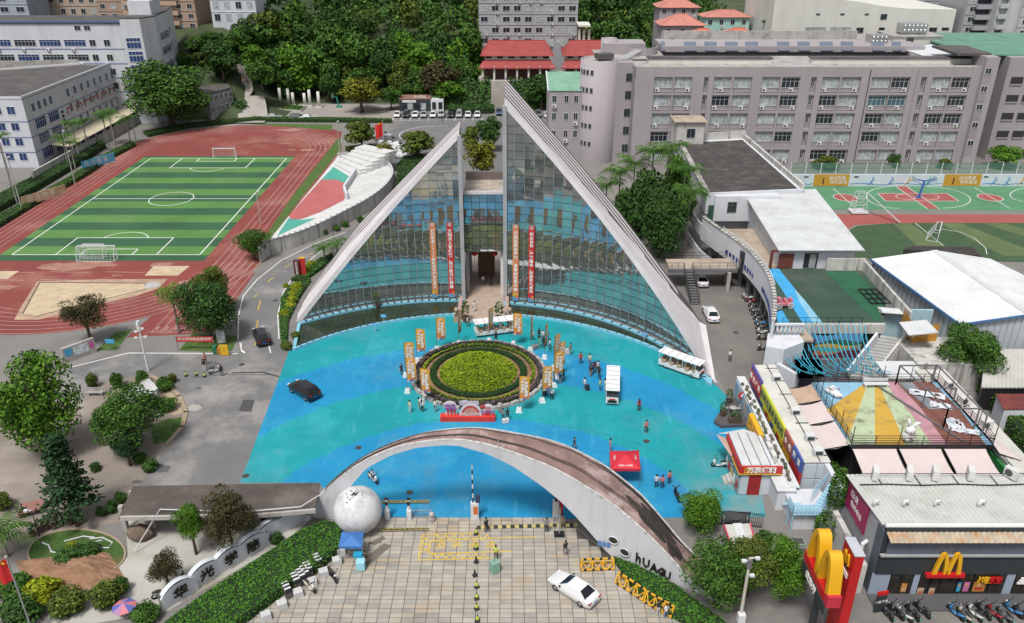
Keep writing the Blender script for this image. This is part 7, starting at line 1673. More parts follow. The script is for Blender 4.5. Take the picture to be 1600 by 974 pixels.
def grad_mat():
 m=bpy.data.materials.new('flag_print');m.use_nodes=True;n,l=m.node_tree.nodes,m.node_tree.links;p=n['Principled BSDF'];p.inputs['Roughness'].default_value=.7;tc_=n.new('ShaderNodeTexCoord');s_=n.new('ShaderNodeSeparateXYZ');l.new(tc_.outputs['Object'],s_.inputs[0]);r_=n.new('ShaderNodeMapRange');r_.inputs['From Min'].default_value=1.4;r_.inputs['From Max'].default_value=4.8;l.new(s_.outputs['Z'],r_.inputs[0]);cr=n.new('ShaderNodeValToRGB');E_=cr.color_ramp.elements;E_[0].position=0;E_[0].color=(.62,.20,.06,1);E_[1].position=.55;E_[1].color=(.68,.33,.03,1);l.new(r_.outputs[0],cr.inputs[0]);l.new(cr.outputs[0],p.inputs['Base Color']);return m
mFlag=grad_mat();fg=thing('banner_flag','x','banner',(0,0,0),0,'yellow banner flags round the bed')
B().box(0,0,0,.75,.75,.5,0,.62).ob('base',M('base_white',(.66,.68,.70),.5),fg,local=True);B().tube([(0,0,.5),(0,0,4.9)],.035,6).ob('pole',mGry,fg,local=True)
b=B();n=8
wv_=lambda i,z:.06*math.sin(i*.9+z)
for i in range(n):
 x0,x1=.05+1.15*i/n,.05+1.15*(i+1)/n
 zz=[1.55+.0*x0,2.3,3.2,4.1,4.8]
 for j in range(4):b.quad((x0,wv_(i,zz[j]),zz[j]),(x1,wv_(i+1,zz[j]),zz[j]),(x1,wv_(i+1,zz[j+1]),zz[j+1]),(x0,wv_(i,zz[j+1]),zz[j+1]))
b.ob('cloth',mFlag,fg,local=True)
for k,(z0,cl_,dx)in enumerate(((1.55,(.55,.55,.52),0),(1.62,(.10,.12,.42),.3),(1.58,(.05,.32,.38),.75))):b=B();[b.quad((dx+.05,s_*.09,z0),(dx+.45,s_*.09,z0+.02),(dx+.42,s_*.09,z0+.32),(dx+.08,s_*.09,z0+.22))for s_ in(-1,1)];b.ob('wave_print',M('flagprint_%d'%k,cl_,.7),fg,local=True)
for k,(x,txt)in enumerate(((.42,'华光启航'),(.84,'欢迎新同学'))):
 for i,ch in enumerate(txt):text(ch,.40,(x,-.10,4.05-i*.42-.1*k),(1,0,0),(0,0,1),mTxt,None,.01,'character',bold=.015).parent=fg
text('迎新',.3,(.62,-.1,4.5),(1,0,0),(0,0,1),mTxt,None,.01,'emblem').parent=fg
FL_=[(717,538,75,'behind the bed, left of the shuttle'),(683,547,5,'behind the bed at upper left'),(652,565,-8,'at the left rear of the bed'),(634,588,8,'farthest left beside the man in black'),(637,613,-4,'left, in front of the farthest left flag'),(659,630,-18,'at the left front of the bed'),(764,534,62,'in front of the parked shuttle'),(802,539,-12,'at the right end of the parked shuttle'),(829,548,78,'edge-on behind the group with luggage'),(851,560,72,'edge-on in front of the group with luggage'),(865,577,50,'at the right rear of the bed'),(871,590,40,'at the far right of the flag cluster'),(865,604,20,'in the middle of the right flag cluster'),(847,628,12,'right front beside the man with suitcase'),(811,643,-6,'right of the welcome sign')]
for i,(u,v,a,lab)in enumerate(FL_):
 L_='yellow banner flag '+lab
 if i==0:fg.location=g(u,v,.02);fg.rotation_euler.z=R(a);fg['label']=L_
 else:dup(fg,g(u,v,.02),R(a),L_)
ws_=thing('welcome_sign','red and white WELCOME photo stand in front of the round bed','sign',g(731,656,.02));mWs=M('board_white',(.66,.60,.62),.6,var=.04);mPk=M('board_red',(.50,.06,.05),.6);mPu=M('board_purple',(.30,.12,.34),.6)
B().box(0,0,0,6.3,.9,.62).ob('red_base',M('base_red',(.62,.04,.03),.6),ws_,local=True)
b=B();b.box(-1.9,.1,.62,1.25,.1,1.0);b.ball((-2.0,.1,1.9),.72,.06,.6,16,9);b.ob('left_board',mWs,ws_,local=True);b=B();b.box(-1.85,.0,.64,.26,.06,.9);b.box(-1.5,.0,.64,.2,.06,.9);b.box(-2.25,0,.64,.2,.06,.9);b.ob('left_stripes',mPk,ws_,local=True)
for j,(x,r0,m_)in enumerate(((0.35,1.3,mWs),(.35,1.1,mPk),(.35,.88,M('board_rose',(.55,.25,.18),.6)))):b=B();b.quad(*[(x+r0*math.cos(a*PI/16),-.08-.03*j,.62+r0*1.25*math.sin(a*PI/16))for a in range(17)]);b.quad(*[(x+r0*math.cos(a*PI/16),.05,.62+r0*1.25*math.sin(a*PI/16))for a in range(16,-1,-1)]);b.ob('arch_board',m_,ws_,local=True)
b=B();b.box(.2,.12,1.9,2.2,.06,.55);b.ball((-.3,.12,2.3),.5,.05,.3,10,6);b.ob('cloud_board',M('board_lilac',(.50,.42,.50),.6),ws_,local=True);b=B();b.ball((2.35,.1,1.55),.62,.06,.55,16,9);b.box(2.35,.1,.62,1.0,.08,.6);b.ob('right_board',mWs,ws_,local=True);b=B();b.ball((2.3,.0,.95),.42,.05,.35,10,6);b.ball((1.75,.02,1.75),.3,.05,.3,10,6);b.ob('right_disc',mPk,ws_,local=True)
for txt,x,z,s_,m_ in(('WELCOME',.35,.85,.52,mWs),('迎新季',-2.0,2.0,.42,mPu),('你好新生',-1.9,1.6,.34,mPu),('华光欢迎你',2.3,1.15,.32,mPu),('2025',2.35,1.7,.34,mPk)):text(txt,s_,(x,-.2,z),(1,0,0),(0,0,1),m_,None,.02,'lettering',bold=.02).parent=ws_
for u,v,lab in((600,505,'blue notice on a post in the left pool'),(586,519,'small blue notice at the edge of the left pool'),(1006,534,'blue notice on a post in the right pool')):t=thing('notice_sign',lab,'sign',g(u,v),0,'blue pool notices');B().tube([(0,0,0),(0,0,1.0)],.03,5).ob('post',mFrW,t,local=True);B().box(0,-.04,.9,.75,.04,.5).ob('panel',M('notice_sky',(.10,.40,.72),.6),t,local=True);text('水深危险',.17,(0,-.07,1.15),(1,0,0),(0,0,1),mTxt,None,.005).parent=t
gs=thing('grandstand','curved mouldy walled stage with red and green floor beside the running track','grandstand',g(540,320));zS=2.2;wl_=rz(zS+.2,(405,390),(420,378),(460,366),(500,350),(540,330),(575,311),(600,292),(612,275),(611,262),(600,252),(575,244),(545,241),(528,242))
dn=dense([V2(p)for p in wl_],60);B().wall(dn,.35,0,zS+.45).ob('curved_wall',mMould,gs);b=B();b.wall(dn,.5,zS+.45,zS+.55);b.ob('coping',mFrW,gs)
fl_=[tuple(p)for p in dn]+[(p.x,p.y)for p in rz(zS,(525,248),(424,371))];B().prism(fl_,0,zS).ob('floor',M('stage_white',(.58,.58,.57),.85,var=.1,stain=(.4,.4,.38),stain_amt=.5),gs)
mStG,mStR=M('stage_green',(.07,.34,.27),.8,var=.12,scale=.4),M('stage_red',(.42,.12,.12),.8,var=.12,scale=.3)
B().sheet(rz(zS,(521,261),(549,278),(544,289),(522,281),(502,281)),zS+.02).ob('floor_paint',mStG,gs);B().sheet(rz(zS,(451,341),(470,344),(494,341),(433,369)),zS+.02).ob('floor_paint',mStG,gs);B().sheet(rz(zS,(502,281),(525,281),(543,288),(538,313),(500,332),(470,343),(455,343),(451,338)),zS+.03).ob('floor_paint',mStR,gs)
for i in range(6):a,c=g(523+i*6.5,259-i*2.3,zS),g(553+i*10,275-i*3.4,zS);d=(c-a);n=Vector((-d.y,d.x,0)).normalized();B().prism([(p.x,p.y)for p in(a,c,c+n*3.2,a+n*3.2)],zS-.1,zS+.42*(i+1)).ob('step',M('stage_white',(.58,.58,.57)),gs)
B().wall(rz(zS,(556,272),(548,285),(538,300),(542,312)),.4,zS,zS+1.3).ob('stage_wall',mPlaster,gs)
# ---------------------------------------------------------------- trees and shrubs
nr_=np.random.default_rng(5)
def crown_arr(nc,n,s,ry=1.0,spread=.34,top=.5,cr=(.15,.26)):
 """leaf quads for a crown one unit wide and one unit tall, gathered in clumps"""
 C=nr_.normal(size=(nc,3));C/=np.linalg.norm(C,axis=1)[:,None];C*=(nr_.random((nc,1))**.4)*spread;C[:,:2]-=C[:,:2].mean(0);C[:,2]=C[:,2]*top/.34*.8+.5
 R_=nr_.uniform(*cr,nc);k=nr_.choice(nc,n,p=R_**2/(R_**2).sum());D=nr_.normal(size=(n,3));D[:,2]+=.35;D/=np.linalg.norm(D,axis=1)[:,None]
 P_=C[k]+D*(R_[k]*nr_.uniform(.72,1.05,n))[:,None]*np.array([1,1,.85]);N=D+nr_.normal(size=(n,3))*.55;N/=np.linalg.norm(N,axis=1)[:,None]
 U=np.cross(N,nr_.normal(size=(n,3)));U/=np.linalg.norm(U,axis=1)[:,None];V=np.cross(N,U);sz=(s*nr_.uniform(.6,1.3,n))[:,None]
 return np.stack([P_-U*sz,P_-V*sz*.55,P_+U*sz,P_+V*sz*.55],1)
def quads_mesh(name,A,mat):
 n=len(A);me=bpy.data.meshes.new(name);me.vertices.add(n*4);me.vertices.foreach_set('co',A.reshape(-1).astype(np.float32));me.loops.add(n*4);me.loops.foreach_set('vertex_index',np.arange(n*4,dtype=np.int32));me.polygons.add(n);me.polygons.foreach_set('loop_start',np.arange(0,n*4,4,dtype=np.int32));me.polygons.foreach_set('loop_total',np.full(n,4,dtype=np.int32));me.materials.append(mat);me.update(calc_edges=True);return me
def leafm(n,*isl,var=.3):return M('leaf_'+n,(.05,.1,.03),.7,var=var,scale=.55,island=isl,spec=.2)
LM=dict(dark=leafm('dark',(.014,.04,.009),(.034,.09,.017),(.066,.14,.026)),mid=leafm('mid',(.018,.052,.009),(.046,.115,.016),(.09,.18,.026)),bright=leafm('bright',(.025,.075,.006),(.065,.165,.012),(.13,.25,.022)),olive=leafm('olive',(.028,.052,.009),(.075,.115,.017),(.145,.18,.028)),yellow=leafm('yellow',(.05,.065,.008),(.125,.14,.012),(.23,.22,.02)),brown=leafm('brown',(.022,.028,.01),(.055,.055,.02),(.10,.075,.032)),lime=leafm('lime',(.08,.13,.008),(.22,.27,.012),(.38,.40,.02)),pine=leafm('pine',(.009,.03,.01),(.02,.06,.02),(.04,.095,.032)))
mBark=M('bark',(.11,.085,.065),.95,var=.3,scale=3);mTrunk=M('palm_trunk',(.26,.24,.21),.9,var=.2,scale=2)
def trunk_mesh(mul=1):
 b=B();b.tube([(0,0,0),(.01,0,.25),(-.01,.01,.5),(0,0,.72)],[.05,.036,.03,.02],8)
 for a in(0,1.4,2.9,4.3,5.2):z=.3+.06*a/2;b.tube([(0,0,z),(.1*math.cos(a),.1*math.sin(a),z+.16),(.24*math.cos(a),.24*math.sin(a),z+.34)],[.022,.015,.006],6)
 return b.mesh('trunk',mBark,True)
TRK=trunk_mesh();CR={}
def crown(kind,near,i):
 k=(kind,near,i)
 if k not in CR:CR[k]=quads_mesh('crown',crown_arr(30 if near else 18,11000 if near else 3200,.021 if near else.042,spread=.36,cr=(.11,.25))if kind not in('brown','yellow')else crown_arr(38,8000 if near else 2600,.019 if near else.038,cr=(.12,.21)),LM[kind])
 return CR[k]
def zc_of(p):return p[1]*_c+(CAM_H-p[2])*_s
def htop(p,vt):return hz(p[1],vt)
def tree(lab,kind,u,v,vt,wpx,grp=None,crown_from=.32,near=None,name='tree',z=0,p=None):
 p=p or(gy(u,v,LY(v))if v<150 and u<420 else g(u,v,z));H=htop(p,vt)-p.z;W=wpx/FPX*zc_of(p);near=(p.y<135)if near is None else near
 t=thing(name,lab,'tree',p,rnd.uniform(0,6),grp);put('trunk',TRK,t,sc=(max(3.2,W*.75),max(3.2,W*.75),H));put('crown',crown(kind,near,rnd.randrange(2)),t,(0,0,H*crown_from),rnd.uniform(0,6),(W*.98,W*.98,H*(1-crown_from)*1.02));return t
T=tree
T('large bright green tree at the left edge of the garden','bright',72,712,556,150,crown_from=.12);T('feathery dark green tree beside the white pergola','mid',210,705,612,125,crown_from=.15);T('small dark tree below the feathery tree','pine',204,728,680,48)
T('small bright green round tree in front of the dark shelter','bright',307,866,787,56,crown_from=.36);T('dark brownish leaved tree in front of the dark shelter','brown',366,868,766,104,crown_from=.22);T('thin reddish brown tree on the pale courtyard','brown',266,925,866,66,crown_from=.3)
T('dark green tree behind the red campus banner','dark',330,532,440,108,crown_from=.15);T('brownish tree behind the dark tree by the road','olive',338,492,420,62,crown_from=.25);T('olive tree beside the white notice wall','brown',143,537,462,84,crown_from=.3);T('round dark tree at the corner of the track','mid',398,406,355,56,crown_from=.2)
T('huge banyan tree beside the white school block','mid',270,200,98,150,crown_from=.08,near=True);T('dark round tree at the foot of the lane','dark',350,128,68,66,crown_from=.1)
PK='trees round the car park'
for a in(('yellow olive round tree left of the kiosk','yellow',566,176,121,84),('small green tree right of the olive round tree','mid',612,172,138,40),('bright green tree standing alone by the stairs','bright',746,152,100,50),('brownish tall tree behind the kiosk','brown',688,165,93,82),('fresh green tree right of the brownish tall tree','bright',702,170,122,48),('dark green tree behind the kiosk roof','dark',640,160,122,46),('olive tree left of the flagpole in the car park','olive',566,236,188,58),('olive tree in front of the white parked cars','olive',655,250,204,66),('dark round tree behind the left wing tip','dark',766,236,182,46),('yellow leaved tree seen between the glass wings','yellow',754,285,216,64),('pale green tree at the left wing tip','olive',736,246,195,34),('dark tree beside the green roofed low wing','dark',846,172,117,62),('small yellow bush tree near the car park edge','yellow',604,262,222,40)):T(*a,grp=PK,crown_from=.22)
T('round dark tree between the two red roofed halls','dark',868,125,54,38,crown_from=.3)
for a in(('dense dark tree in the grove beside the alley','dark',1030,402,295,98),('dark tree at the back of the grove beside the alley','dark',1000,372,268,70),('mid green tree at the alley edge of the grove','mid',1055,372,262,62),('yellowish green tree against the dark roofed block','bright',1052,320,232,34),('low dark tree at the left of the grove','dark',978,370,300,60)):T(*a,grp='trees in the grove beside the alley',crown_from=.05)
T('spreading green tree between the orange hut and the low sheds','mid',1505,596,510,110,crown_from=.1);T('bright green tree behind the sports fence at the right edge','bright',1568,262,227,58,crown_from=.1);T('round dark tree behind the sports fence','dark',1396,262,240,24,crown_from=.1);T('small tree behind the sports fence above the left orange panel','olive',1290,266,244,44,crown_from=.1);T('small olive tree behind the sports fence near the right orange panel','olive',1475,264,247,24,crown_from=.1)
T('olive green tree in front of the arch foot','mid',1118,948,855,118,crown_from=.18);T('wider olive green tree beside the white lamp mast','olive',1165,930,850,100,crown_from=.2);T('green tree between the lamp mast and the giant arches sign','bright',1222,938,845,92,crown_from=.15);T('bright green tree behind the arch foot','bright',1092,828,770,78,crown_from=.1)
def conifer(lab,u,v,vt,wpx,far=False,z=0):
 p=g(u,v,z)if z==0 else Vector((gy(u,v,z).x,z,0));H=hz(p.y,vt)-p.z;W=wpx/FPX*zc_of(p)/2;t=thing('conifer',lab,'tree',p);B().tube([(0,0,0),(0,0,H*.97)],[.22,.03],7).ob('trunk',mBark,t,local=True);b=B()
 for k in range(9 if not far else 6):
  f=(k+.5)/9 if not far else(k+.5)/6;z0=H*(.16+.82*f)
  for j in range(8):
   a=j*.785+k*.5+rnd.uniform(-.2,.2);L=W*(1.05-f)*rnd.uniform(.75,1.1)+.2;d=Vector((math.cos(a),math.sin(a),-.12));b.bar((0,0,z0),Vector((0,0,z0))+d*L,.05)
   for _ in range(60 if not far else 14):q=Vector((0,0,z0))+d*L*rnd.uniform(.25,1)+Vector((rnd.gauss(0,.28),rnd.gauss(0,.28),rnd.gauss(0.05,.14)));x=Vector((rnd.gauss(0,1),rnd.gauss(0,1),rnd.gauss(.3,.4))).normalized()*(.24 if not far else.5);y=x.orthogonal().normalized()*.1;b.quad(q-x,q-y,q+x,q+y)
 b.ob('crown',LM['pine'],t,local=True)
conifer('dark layered conifer above the lawn in the lower left',120,812,676,84)
conifer('dark conifer beside the cream hall',1192,60,20,20,True,245);conifer('second dark conifer touching the cream hall',1206,58,24,18,True,243)
def palm_mesh(fan=False):
 b=B();n=15
 for k in range(n):
  a=2.4*k;e=rnd.uniform(.1,1.15);L=rnd.uniform(1.9,2.5)*(.7 if fan else 1);P_=[]
  for i in range(6):t=i/5;P_.append(Vector((math.cos(a)*L*t*math.cos(e*.6),math.sin(a)*L*t*math.cos(e*.6),L*(t*math.sin(e)-.55*t*t))))
  for i in range(5):
   p,q=P_[i],P_[i+1];d=(q-p).normalized();sd=Vector((-math.sin(a),math.cos(a),0))
   for s_ in(-1,1):
    for h_ in(0,.5):r0=p.lerp(q,h_);w_=.62*(1-abs(i/5-.4));tip=r0+sd*s_*w_+d*.3-Vector((0,0,.28));b.quad(r0,r0+d*.14,tip+d*.05,tip)
 return b.mesh('crown',LM['mid']if not fan else LM['olive'])
PM=[palm_mesh(),palm_mesh(),palm_mesh(True)];PT=B().tube([(0,0,0),(.05,0,.3),(.02,0,.7),(0,0,1)],[.17,.13,.12,.11],7).mesh('trunk',mTrunk,True)
def palm(lab,u,v,vt,sc=1,k=0,grp='palm trees'):
 p=g(u,v);H=max(1.5,htop(p,vt)-sc);t=thing('palm_tree',lab,'palm',p,rnd.uniform(0,6),grp);put('trunk',PT,t,sc=(1.1,1.1,H));put('crown',PM[k],t,(0,0,H),0,sc)
for i,(u,v,vt)in enumerate(((125,250,185),(140,240,182),(182,235,168),(170,228,172),(108,262,206),(120,272,214),(20,300,205),(205,226,178))):palm(('palm at the middle of the row by the school block','palm just right of the middle of the row','tall palm near the banyan in the row','palm left of the tall one near the banyan','short palm toward the left of the row','leaning short palm in the row','tall palm at the far left edge','palm beside the small white booth')[i],u,v,vt,1.25,i%2,'palms along the school wall')
for i,(u,v,vt)in enumerate(((965,345,255),(985,360,240),(1012,360,222),(1035,370,218),(1060,380,250),(945,350,275),(1070,395,285))):palm(('second palm from the left in the alley grove','third palm from the left in the alley grove','tall palm in the middle of the alley grove','tallest palm of the alley grove','palm at the right of the alley grove','leftmost palm of the alley grove beside the roof edge','palm nearest the footbridge in the alley grove')[i],u,v,vt,1.7,i%2,'palms in the alley grove')
palm('fan palm beside the dark tree by the red banner',280,520,440,1.5,2);palm('palm at the far left edge below the garden',12,870,815,1.3,0);palm('small palm in the verge left of the glass hall',508,410,378,1.0,0);palm('second small palm in the verge left of the glass hall',528,400,372,1.0,1)
BU=[quads_mesh('foliage',crown_arr(16,2200,.05,spread=.24,cr=(.2,.28)),LM[k])for k in('lime','mid','dark','olive')]
def bush(lab,u,v,w_,h,k=1,grp='round clipped bushes',name='bush'):o=put(name,BU[k],None,g(u,v),rnd.uniform(0,6),(w_,w_,h));o.location.z=-.12*h;tag(o,lab,'bush',grp)
for i,(u,v,w_,h)in enumerate(((486,417,2.1,1.3),(478,427,2.3,1.5),(464,455,2.6,1.7),(457,464,1.8,1.2),(457,474,2.3,1.5),(453,482,1.9,1.2),(445,494,2.2,1.3),(447,449,1.2,.9))):bush(('%s yellow ball bush counted from the glass hall end of the road verge'%('first','second','third','fourth','fifth','sixth','seventh','eighth')[i]),u,v,w_,h,0,'yellow ball bushes along the road')
for i,(u,v)in enumerate(((450,386),(473,380),(507,367),(527,361),(540,355),(563,347))):bush('%s green ball bush from the left below the mouldy stage wall'%('first','second','third','fourth','fifth','sixth')[i],u,v,1.6,1.5,1,'ball bushes under the stage wall')
for i,(u,v)in enumerate(((146,606),(184,604),(224,600))):bush(('left of the three clipped drum bushes by the drive','middle of the three clipped drum bushes by the drive','right of the three clipped drum bushes by the pergola')[i],u,v,1.9,2.5,(3,1,1)[i],'drum bushes along the drive')
for i,(u,v,w_,h,k)in enumerate(((115,862,1.7,1.3,0),(110,872,3.4,1.3,2),(140,866,2.6,1.2,2),(175,800,1.7,1.5,2),(190,785,1.5,1.6,1),(160,806,1.3,1.3,2),(235,735,2.2,1.6,2),(220,722,1.8,1.4,1),(25,925,3.5,2.0,1),(70,935,4.0,2.4,0),(110,955,4.2,2.6,3),(170,945,3.4,2.8,3),(190,925,1.8,2.0,1),(230,968,2.8,2.0,1),(5,795,2.6,2.2,3),(35,965,4.4,2.4,2),(258,610,2.6,2.2,1),(262,640,2.8,2.0,1),(270,598,1.6,1.6,3),(165,660,2.8,2.2,3),(432,848,1.6,1.4,2),(150,735,1.6,1.2,2),(448,545,2.4,1.2,3),(462,528,2.0,1.1,3),(1300,752,2.6,2.8,1),(1108,800,2.4,1.8,1),(1440,540,2.6,1.4,3),(1190,850,2.6,1.6,2))):bush('%s bush %s'%(('lime','fresh green','dark green','olive')[k],('at the centre of the lawn','low on the lawn left of the lime one','low on the lawn right of the lime one','next to the shelter roof corner','tall and light beside the shelter','small beside the conifer foot','below the feathery tree','at the edge of the asphalt under the feathery tree','at the left bottom edge near the flag','broad behind the soil heap','bottom left under the soil heap','right of the soil heap by the courtyard','narrow at the courtyard edge','at the bottom end of the wave wall','cut by the left edge near the stone table','in the bottom left corner','on the right side of the pergola','in front of the pergola end','with orange flowers beside the lamp mast','under the bench by the pergola','in front of the wave wall middle','beside the small dark tree','at the corner where the road meets the plaza','just above the verge corner by the pool','climbing at the left end of the long roof','at the back edge of the arch foot','in front of the orange hut','by the black bar fence')[i]),u,v,w_,h,k,'garden bushes')
H2=dict(dens=22,s=.17)
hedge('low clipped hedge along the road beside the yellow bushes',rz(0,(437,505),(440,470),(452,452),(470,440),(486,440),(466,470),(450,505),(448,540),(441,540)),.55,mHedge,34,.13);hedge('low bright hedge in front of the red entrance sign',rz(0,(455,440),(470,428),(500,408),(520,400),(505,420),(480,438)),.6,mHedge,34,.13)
hedge('hedge between the wall path and the red track',rz(0,(-20,352),(56,312),(133,268),(168,244),(205,226),(212,229),(172,250),(138,274),(62,318),(-10,362)),.9,LM['mid'],**H2);hedge('dark hedge behind the path along the school wall',rz(0,(-10,338),(60,298),(130,256),(165,232),(160,226),(120,246),(50,286),(-20,322)),1.3,LM['dark'],**H2)
hedge('row of low bushes between the track and the concrete court',rz(0,(225,210),(300,196),(400,187),(520,188),(612,190),(612,193),(520,192),(400,191),(300,200),(232,215)),.9,LM['mid'],**H2);hedge('leafy hedge along the right sheds',rz(0,(1525,612),(1545,606),(1610,680),(1660,750),(1625,750),(1570,678)),2.2,LM['mid'],26,.16)
hedge('planted slope beside the car park stairs',rz(0,(705,180),(770,178),(775,150),(730,150),(700,165)),1.6,LM['dark'],12,.3);hedge('shrubs behind the curved stage wall',rz(0,(622,262),(640,240),(700,262),(690,300),(640,330),(618,320)),1.0,LM['dark'],16,.22);hedge('bushes between the stage and the car park',rz(0,(540,236),(580,232),(615,242),(610,250),(560,243)),1.2,LM['olive'],16,.22)
lw_=[g(120+76*math.cos(a*PI/16),866+38*math.sin(a*PI/16))for a in range(32)];struct('lawn',B().sheet(lw_,.03),M('lawn_green',(.042,.098,.016),.95,var=.3,scale=1.2,stain=(.16,.12,.06),stain_amt=.6,stain_scale=.35,bump=.7,bscale=9));b=B();[b.bar(lw_[i]+Vector((0,0,.05)),lw_[(i+1)%32]+Vector((0,0,.05)),.16,.14)for i in range(32)];struct('lawn_kerb',b,M('kerb_tan',(.34,.27,.19),.9))
b=B();N=14;sp3=[[None]*(N+1)for _ in range(N+1)]
for i in range(N+1):
 for j in range(N+1):x,y=lerp(-1,1,i/N),lerp(-1,1,j/N);p=g(112+74*x+16*y,896+27*y-8*x);d=max(0,1-x*x)*max(0,1-y*y);sp3[i][j]=(p.x,p.y,.02+d*.8*(1+.35*math.sin(5*x+3*y))+(rnd.gauss(0,.06)if d>.05 else 0))
for i in range(N):
 for j in range(N):b.quad(sp3[i][j],sp3[i][j+1],sp3[i+1][j+1],sp3[i+1][j])
struct('soil_heap',b,mSoil)
HT=[];kinds=('mid','dark','bright','mid','dark','olive');spots=[(405,118,44,95),(440,148,80,70),(470,140,70,82),(512,122,58,78),(480,95,42,95),(540,98,62,70),(575,110,58,80),(610,105,62,74),(650,105,65,70),(560,152,108,46),(598,128,82,52),(628,142,96,46),(660,150,110,50),(520,155,102,42),(715,112,62,62),(735,95,40,56),(690,90,48,60),(425,85,20,78),(455,60,8,70),(410,45,4,60),(640,80,40,60),(725,140,92,50)]
ads=('left end','lower left','left middle','open clearing','upper left','path bend','centre','centre right','right middle','front centre','inner centre','kiosk side','kiosk back','column court','right slope','slab block','upper right','upper lane','top lane','top corner','upper middle','stair side')
szs=('broad','low','tall','tall','dense','round')
for i,(u,v,vt,w_)in enumerate(spots):
 Y=250+(160-v)*.2;p=gy(u,v,Y);p.z=min(p.z,ground_h(p.x,Y)+1);T('%s %s green tree at the %s of the wooded slope'%(szs[i%6],kinds[i%6].replace('mid','fresh'),ads[i]),kinds[i%6],u,v,vt,w_*1.05,'trees on the wooded slope',.02,False,p=p)
arr=[];sp_i=[]
for i in range(430):
 Y=266+140*rnd.random()**1.3;x=rnd.uniform(-100,75)*(1+(Y-260)/600)
 if Y<300 and x>45:continue
 if x>2 and x<36 and Y<275 or x<-74 and Y<282:continue
 A=crown_arr(9,400,.06,cr=(.18,.3));s_=rnd.uniform(8,13);A=A*np.array([s_,s_,s_*rnd.uniform(.8,1.2)])+np.array([x,Y,ground_h(x,Y)+rnd.uniform(-1,1.5)]);arr.append(A);sp_i.append(rnd.choice((0,0,1,1,2))if Y<310 else rnd.choice((0,0,0,1)))
wd=quads_mesh('wooded_hill',np.concatenate(arr),LM['dark']);[wd.materials.append(m_)for m_ in(LM['mid'],LM['olive'])];wd.polygons.foreach_set('material_index',np.repeat(np.array(sp_i,dtype=np.int32),400));put('wooded_hill',wd,kind='stuff')
arr=[crown_arr(9,300,.075,cr=(.18,.3))*np.array([s_,s_,s_*.8])+np.array([x,y,0])for x,y,s_ in[(rnd.uniform(-210,-125),rnd.uniform(285,380),rnd.uniform(9,14))for _ in range(26)]+[(rnd.uniform(42,170),rnd.uniform(275,380),rnd.uniform(9,15))for _ in range(70)]+[(rnd.uniform(24,44),rnd.uniform(266,290),rnd.uniform(7,10))for _ in range(14)]+[(rnd.uniform(-86,-74),rnd.uniform(236,276),rnd.uniform(4,6))for _ in range(14)]]
put('distant_trees',quads_mesh('distant_trees',np.concatenate(arr),LM['dark']),kind='stuff')
# ---------------------------------------------------------------- vehicles
def paint(n,c):return M('car_'+n,c,.22,.0,var=.04,scale=.5,coat=.6)
CP=dict(white=paint('white',(.68,.69,.70)),black=paint('black',(.014,.014,.016)),silver=paint('silver',(.40,.41,.42)),grey=paint('grey',(.12,.13,.14)),blue=paint('blue',(.05,.09,.16)),red=paint('red',(.30,.02,.02)))
mGl=M('car_glass',(.012,.014,.017),.05,var=0);mTyre=M('tyre',(.018,.018,.018),.85,var=0);mRim=M('rim',(.42,.43,.44),.35,.8,var=0);mTail=M('tail_light',(.35,.01,.01),.25,var=0);mHead=M('head_light',(.70,.72,.74),.15,var=0);mPlate=M('plate_blue',(.02,.09,.40),.5,var=0)
def wheelset(t,xs,y,r_,w_=.2):
 for x in xs:
  for s_ in(-1,1):
   wh=B().lathe([(r_*.6,-w_/2),(r_*.93,-w_/2),(r_,-w_/4),(r_,w_/4),(r_*.93,w_/2),(r_*.6,w_/2)],18).ob('wheel',mTyre,t,True,local=True);wh.location=(x,s_*y,r_);wh.rotation_euler=(PI/2,0,0);rm_=B().lathe([(r_*.62,-w_*.4),(r_*.58,w_*.36),(r_*.15,w_*.42),(0,w_*.42)],12);[rm_.box(r_*.35*math.cos(a),r_*.35*math.sin(a),w_*.3,r_*.5,.05,.04,a)for a in np.arange(0,6,1.257)];rm_.ob('rim',mRim,wh,local=True);wh.rotation_euler=(PI/2*-s_,0,0)
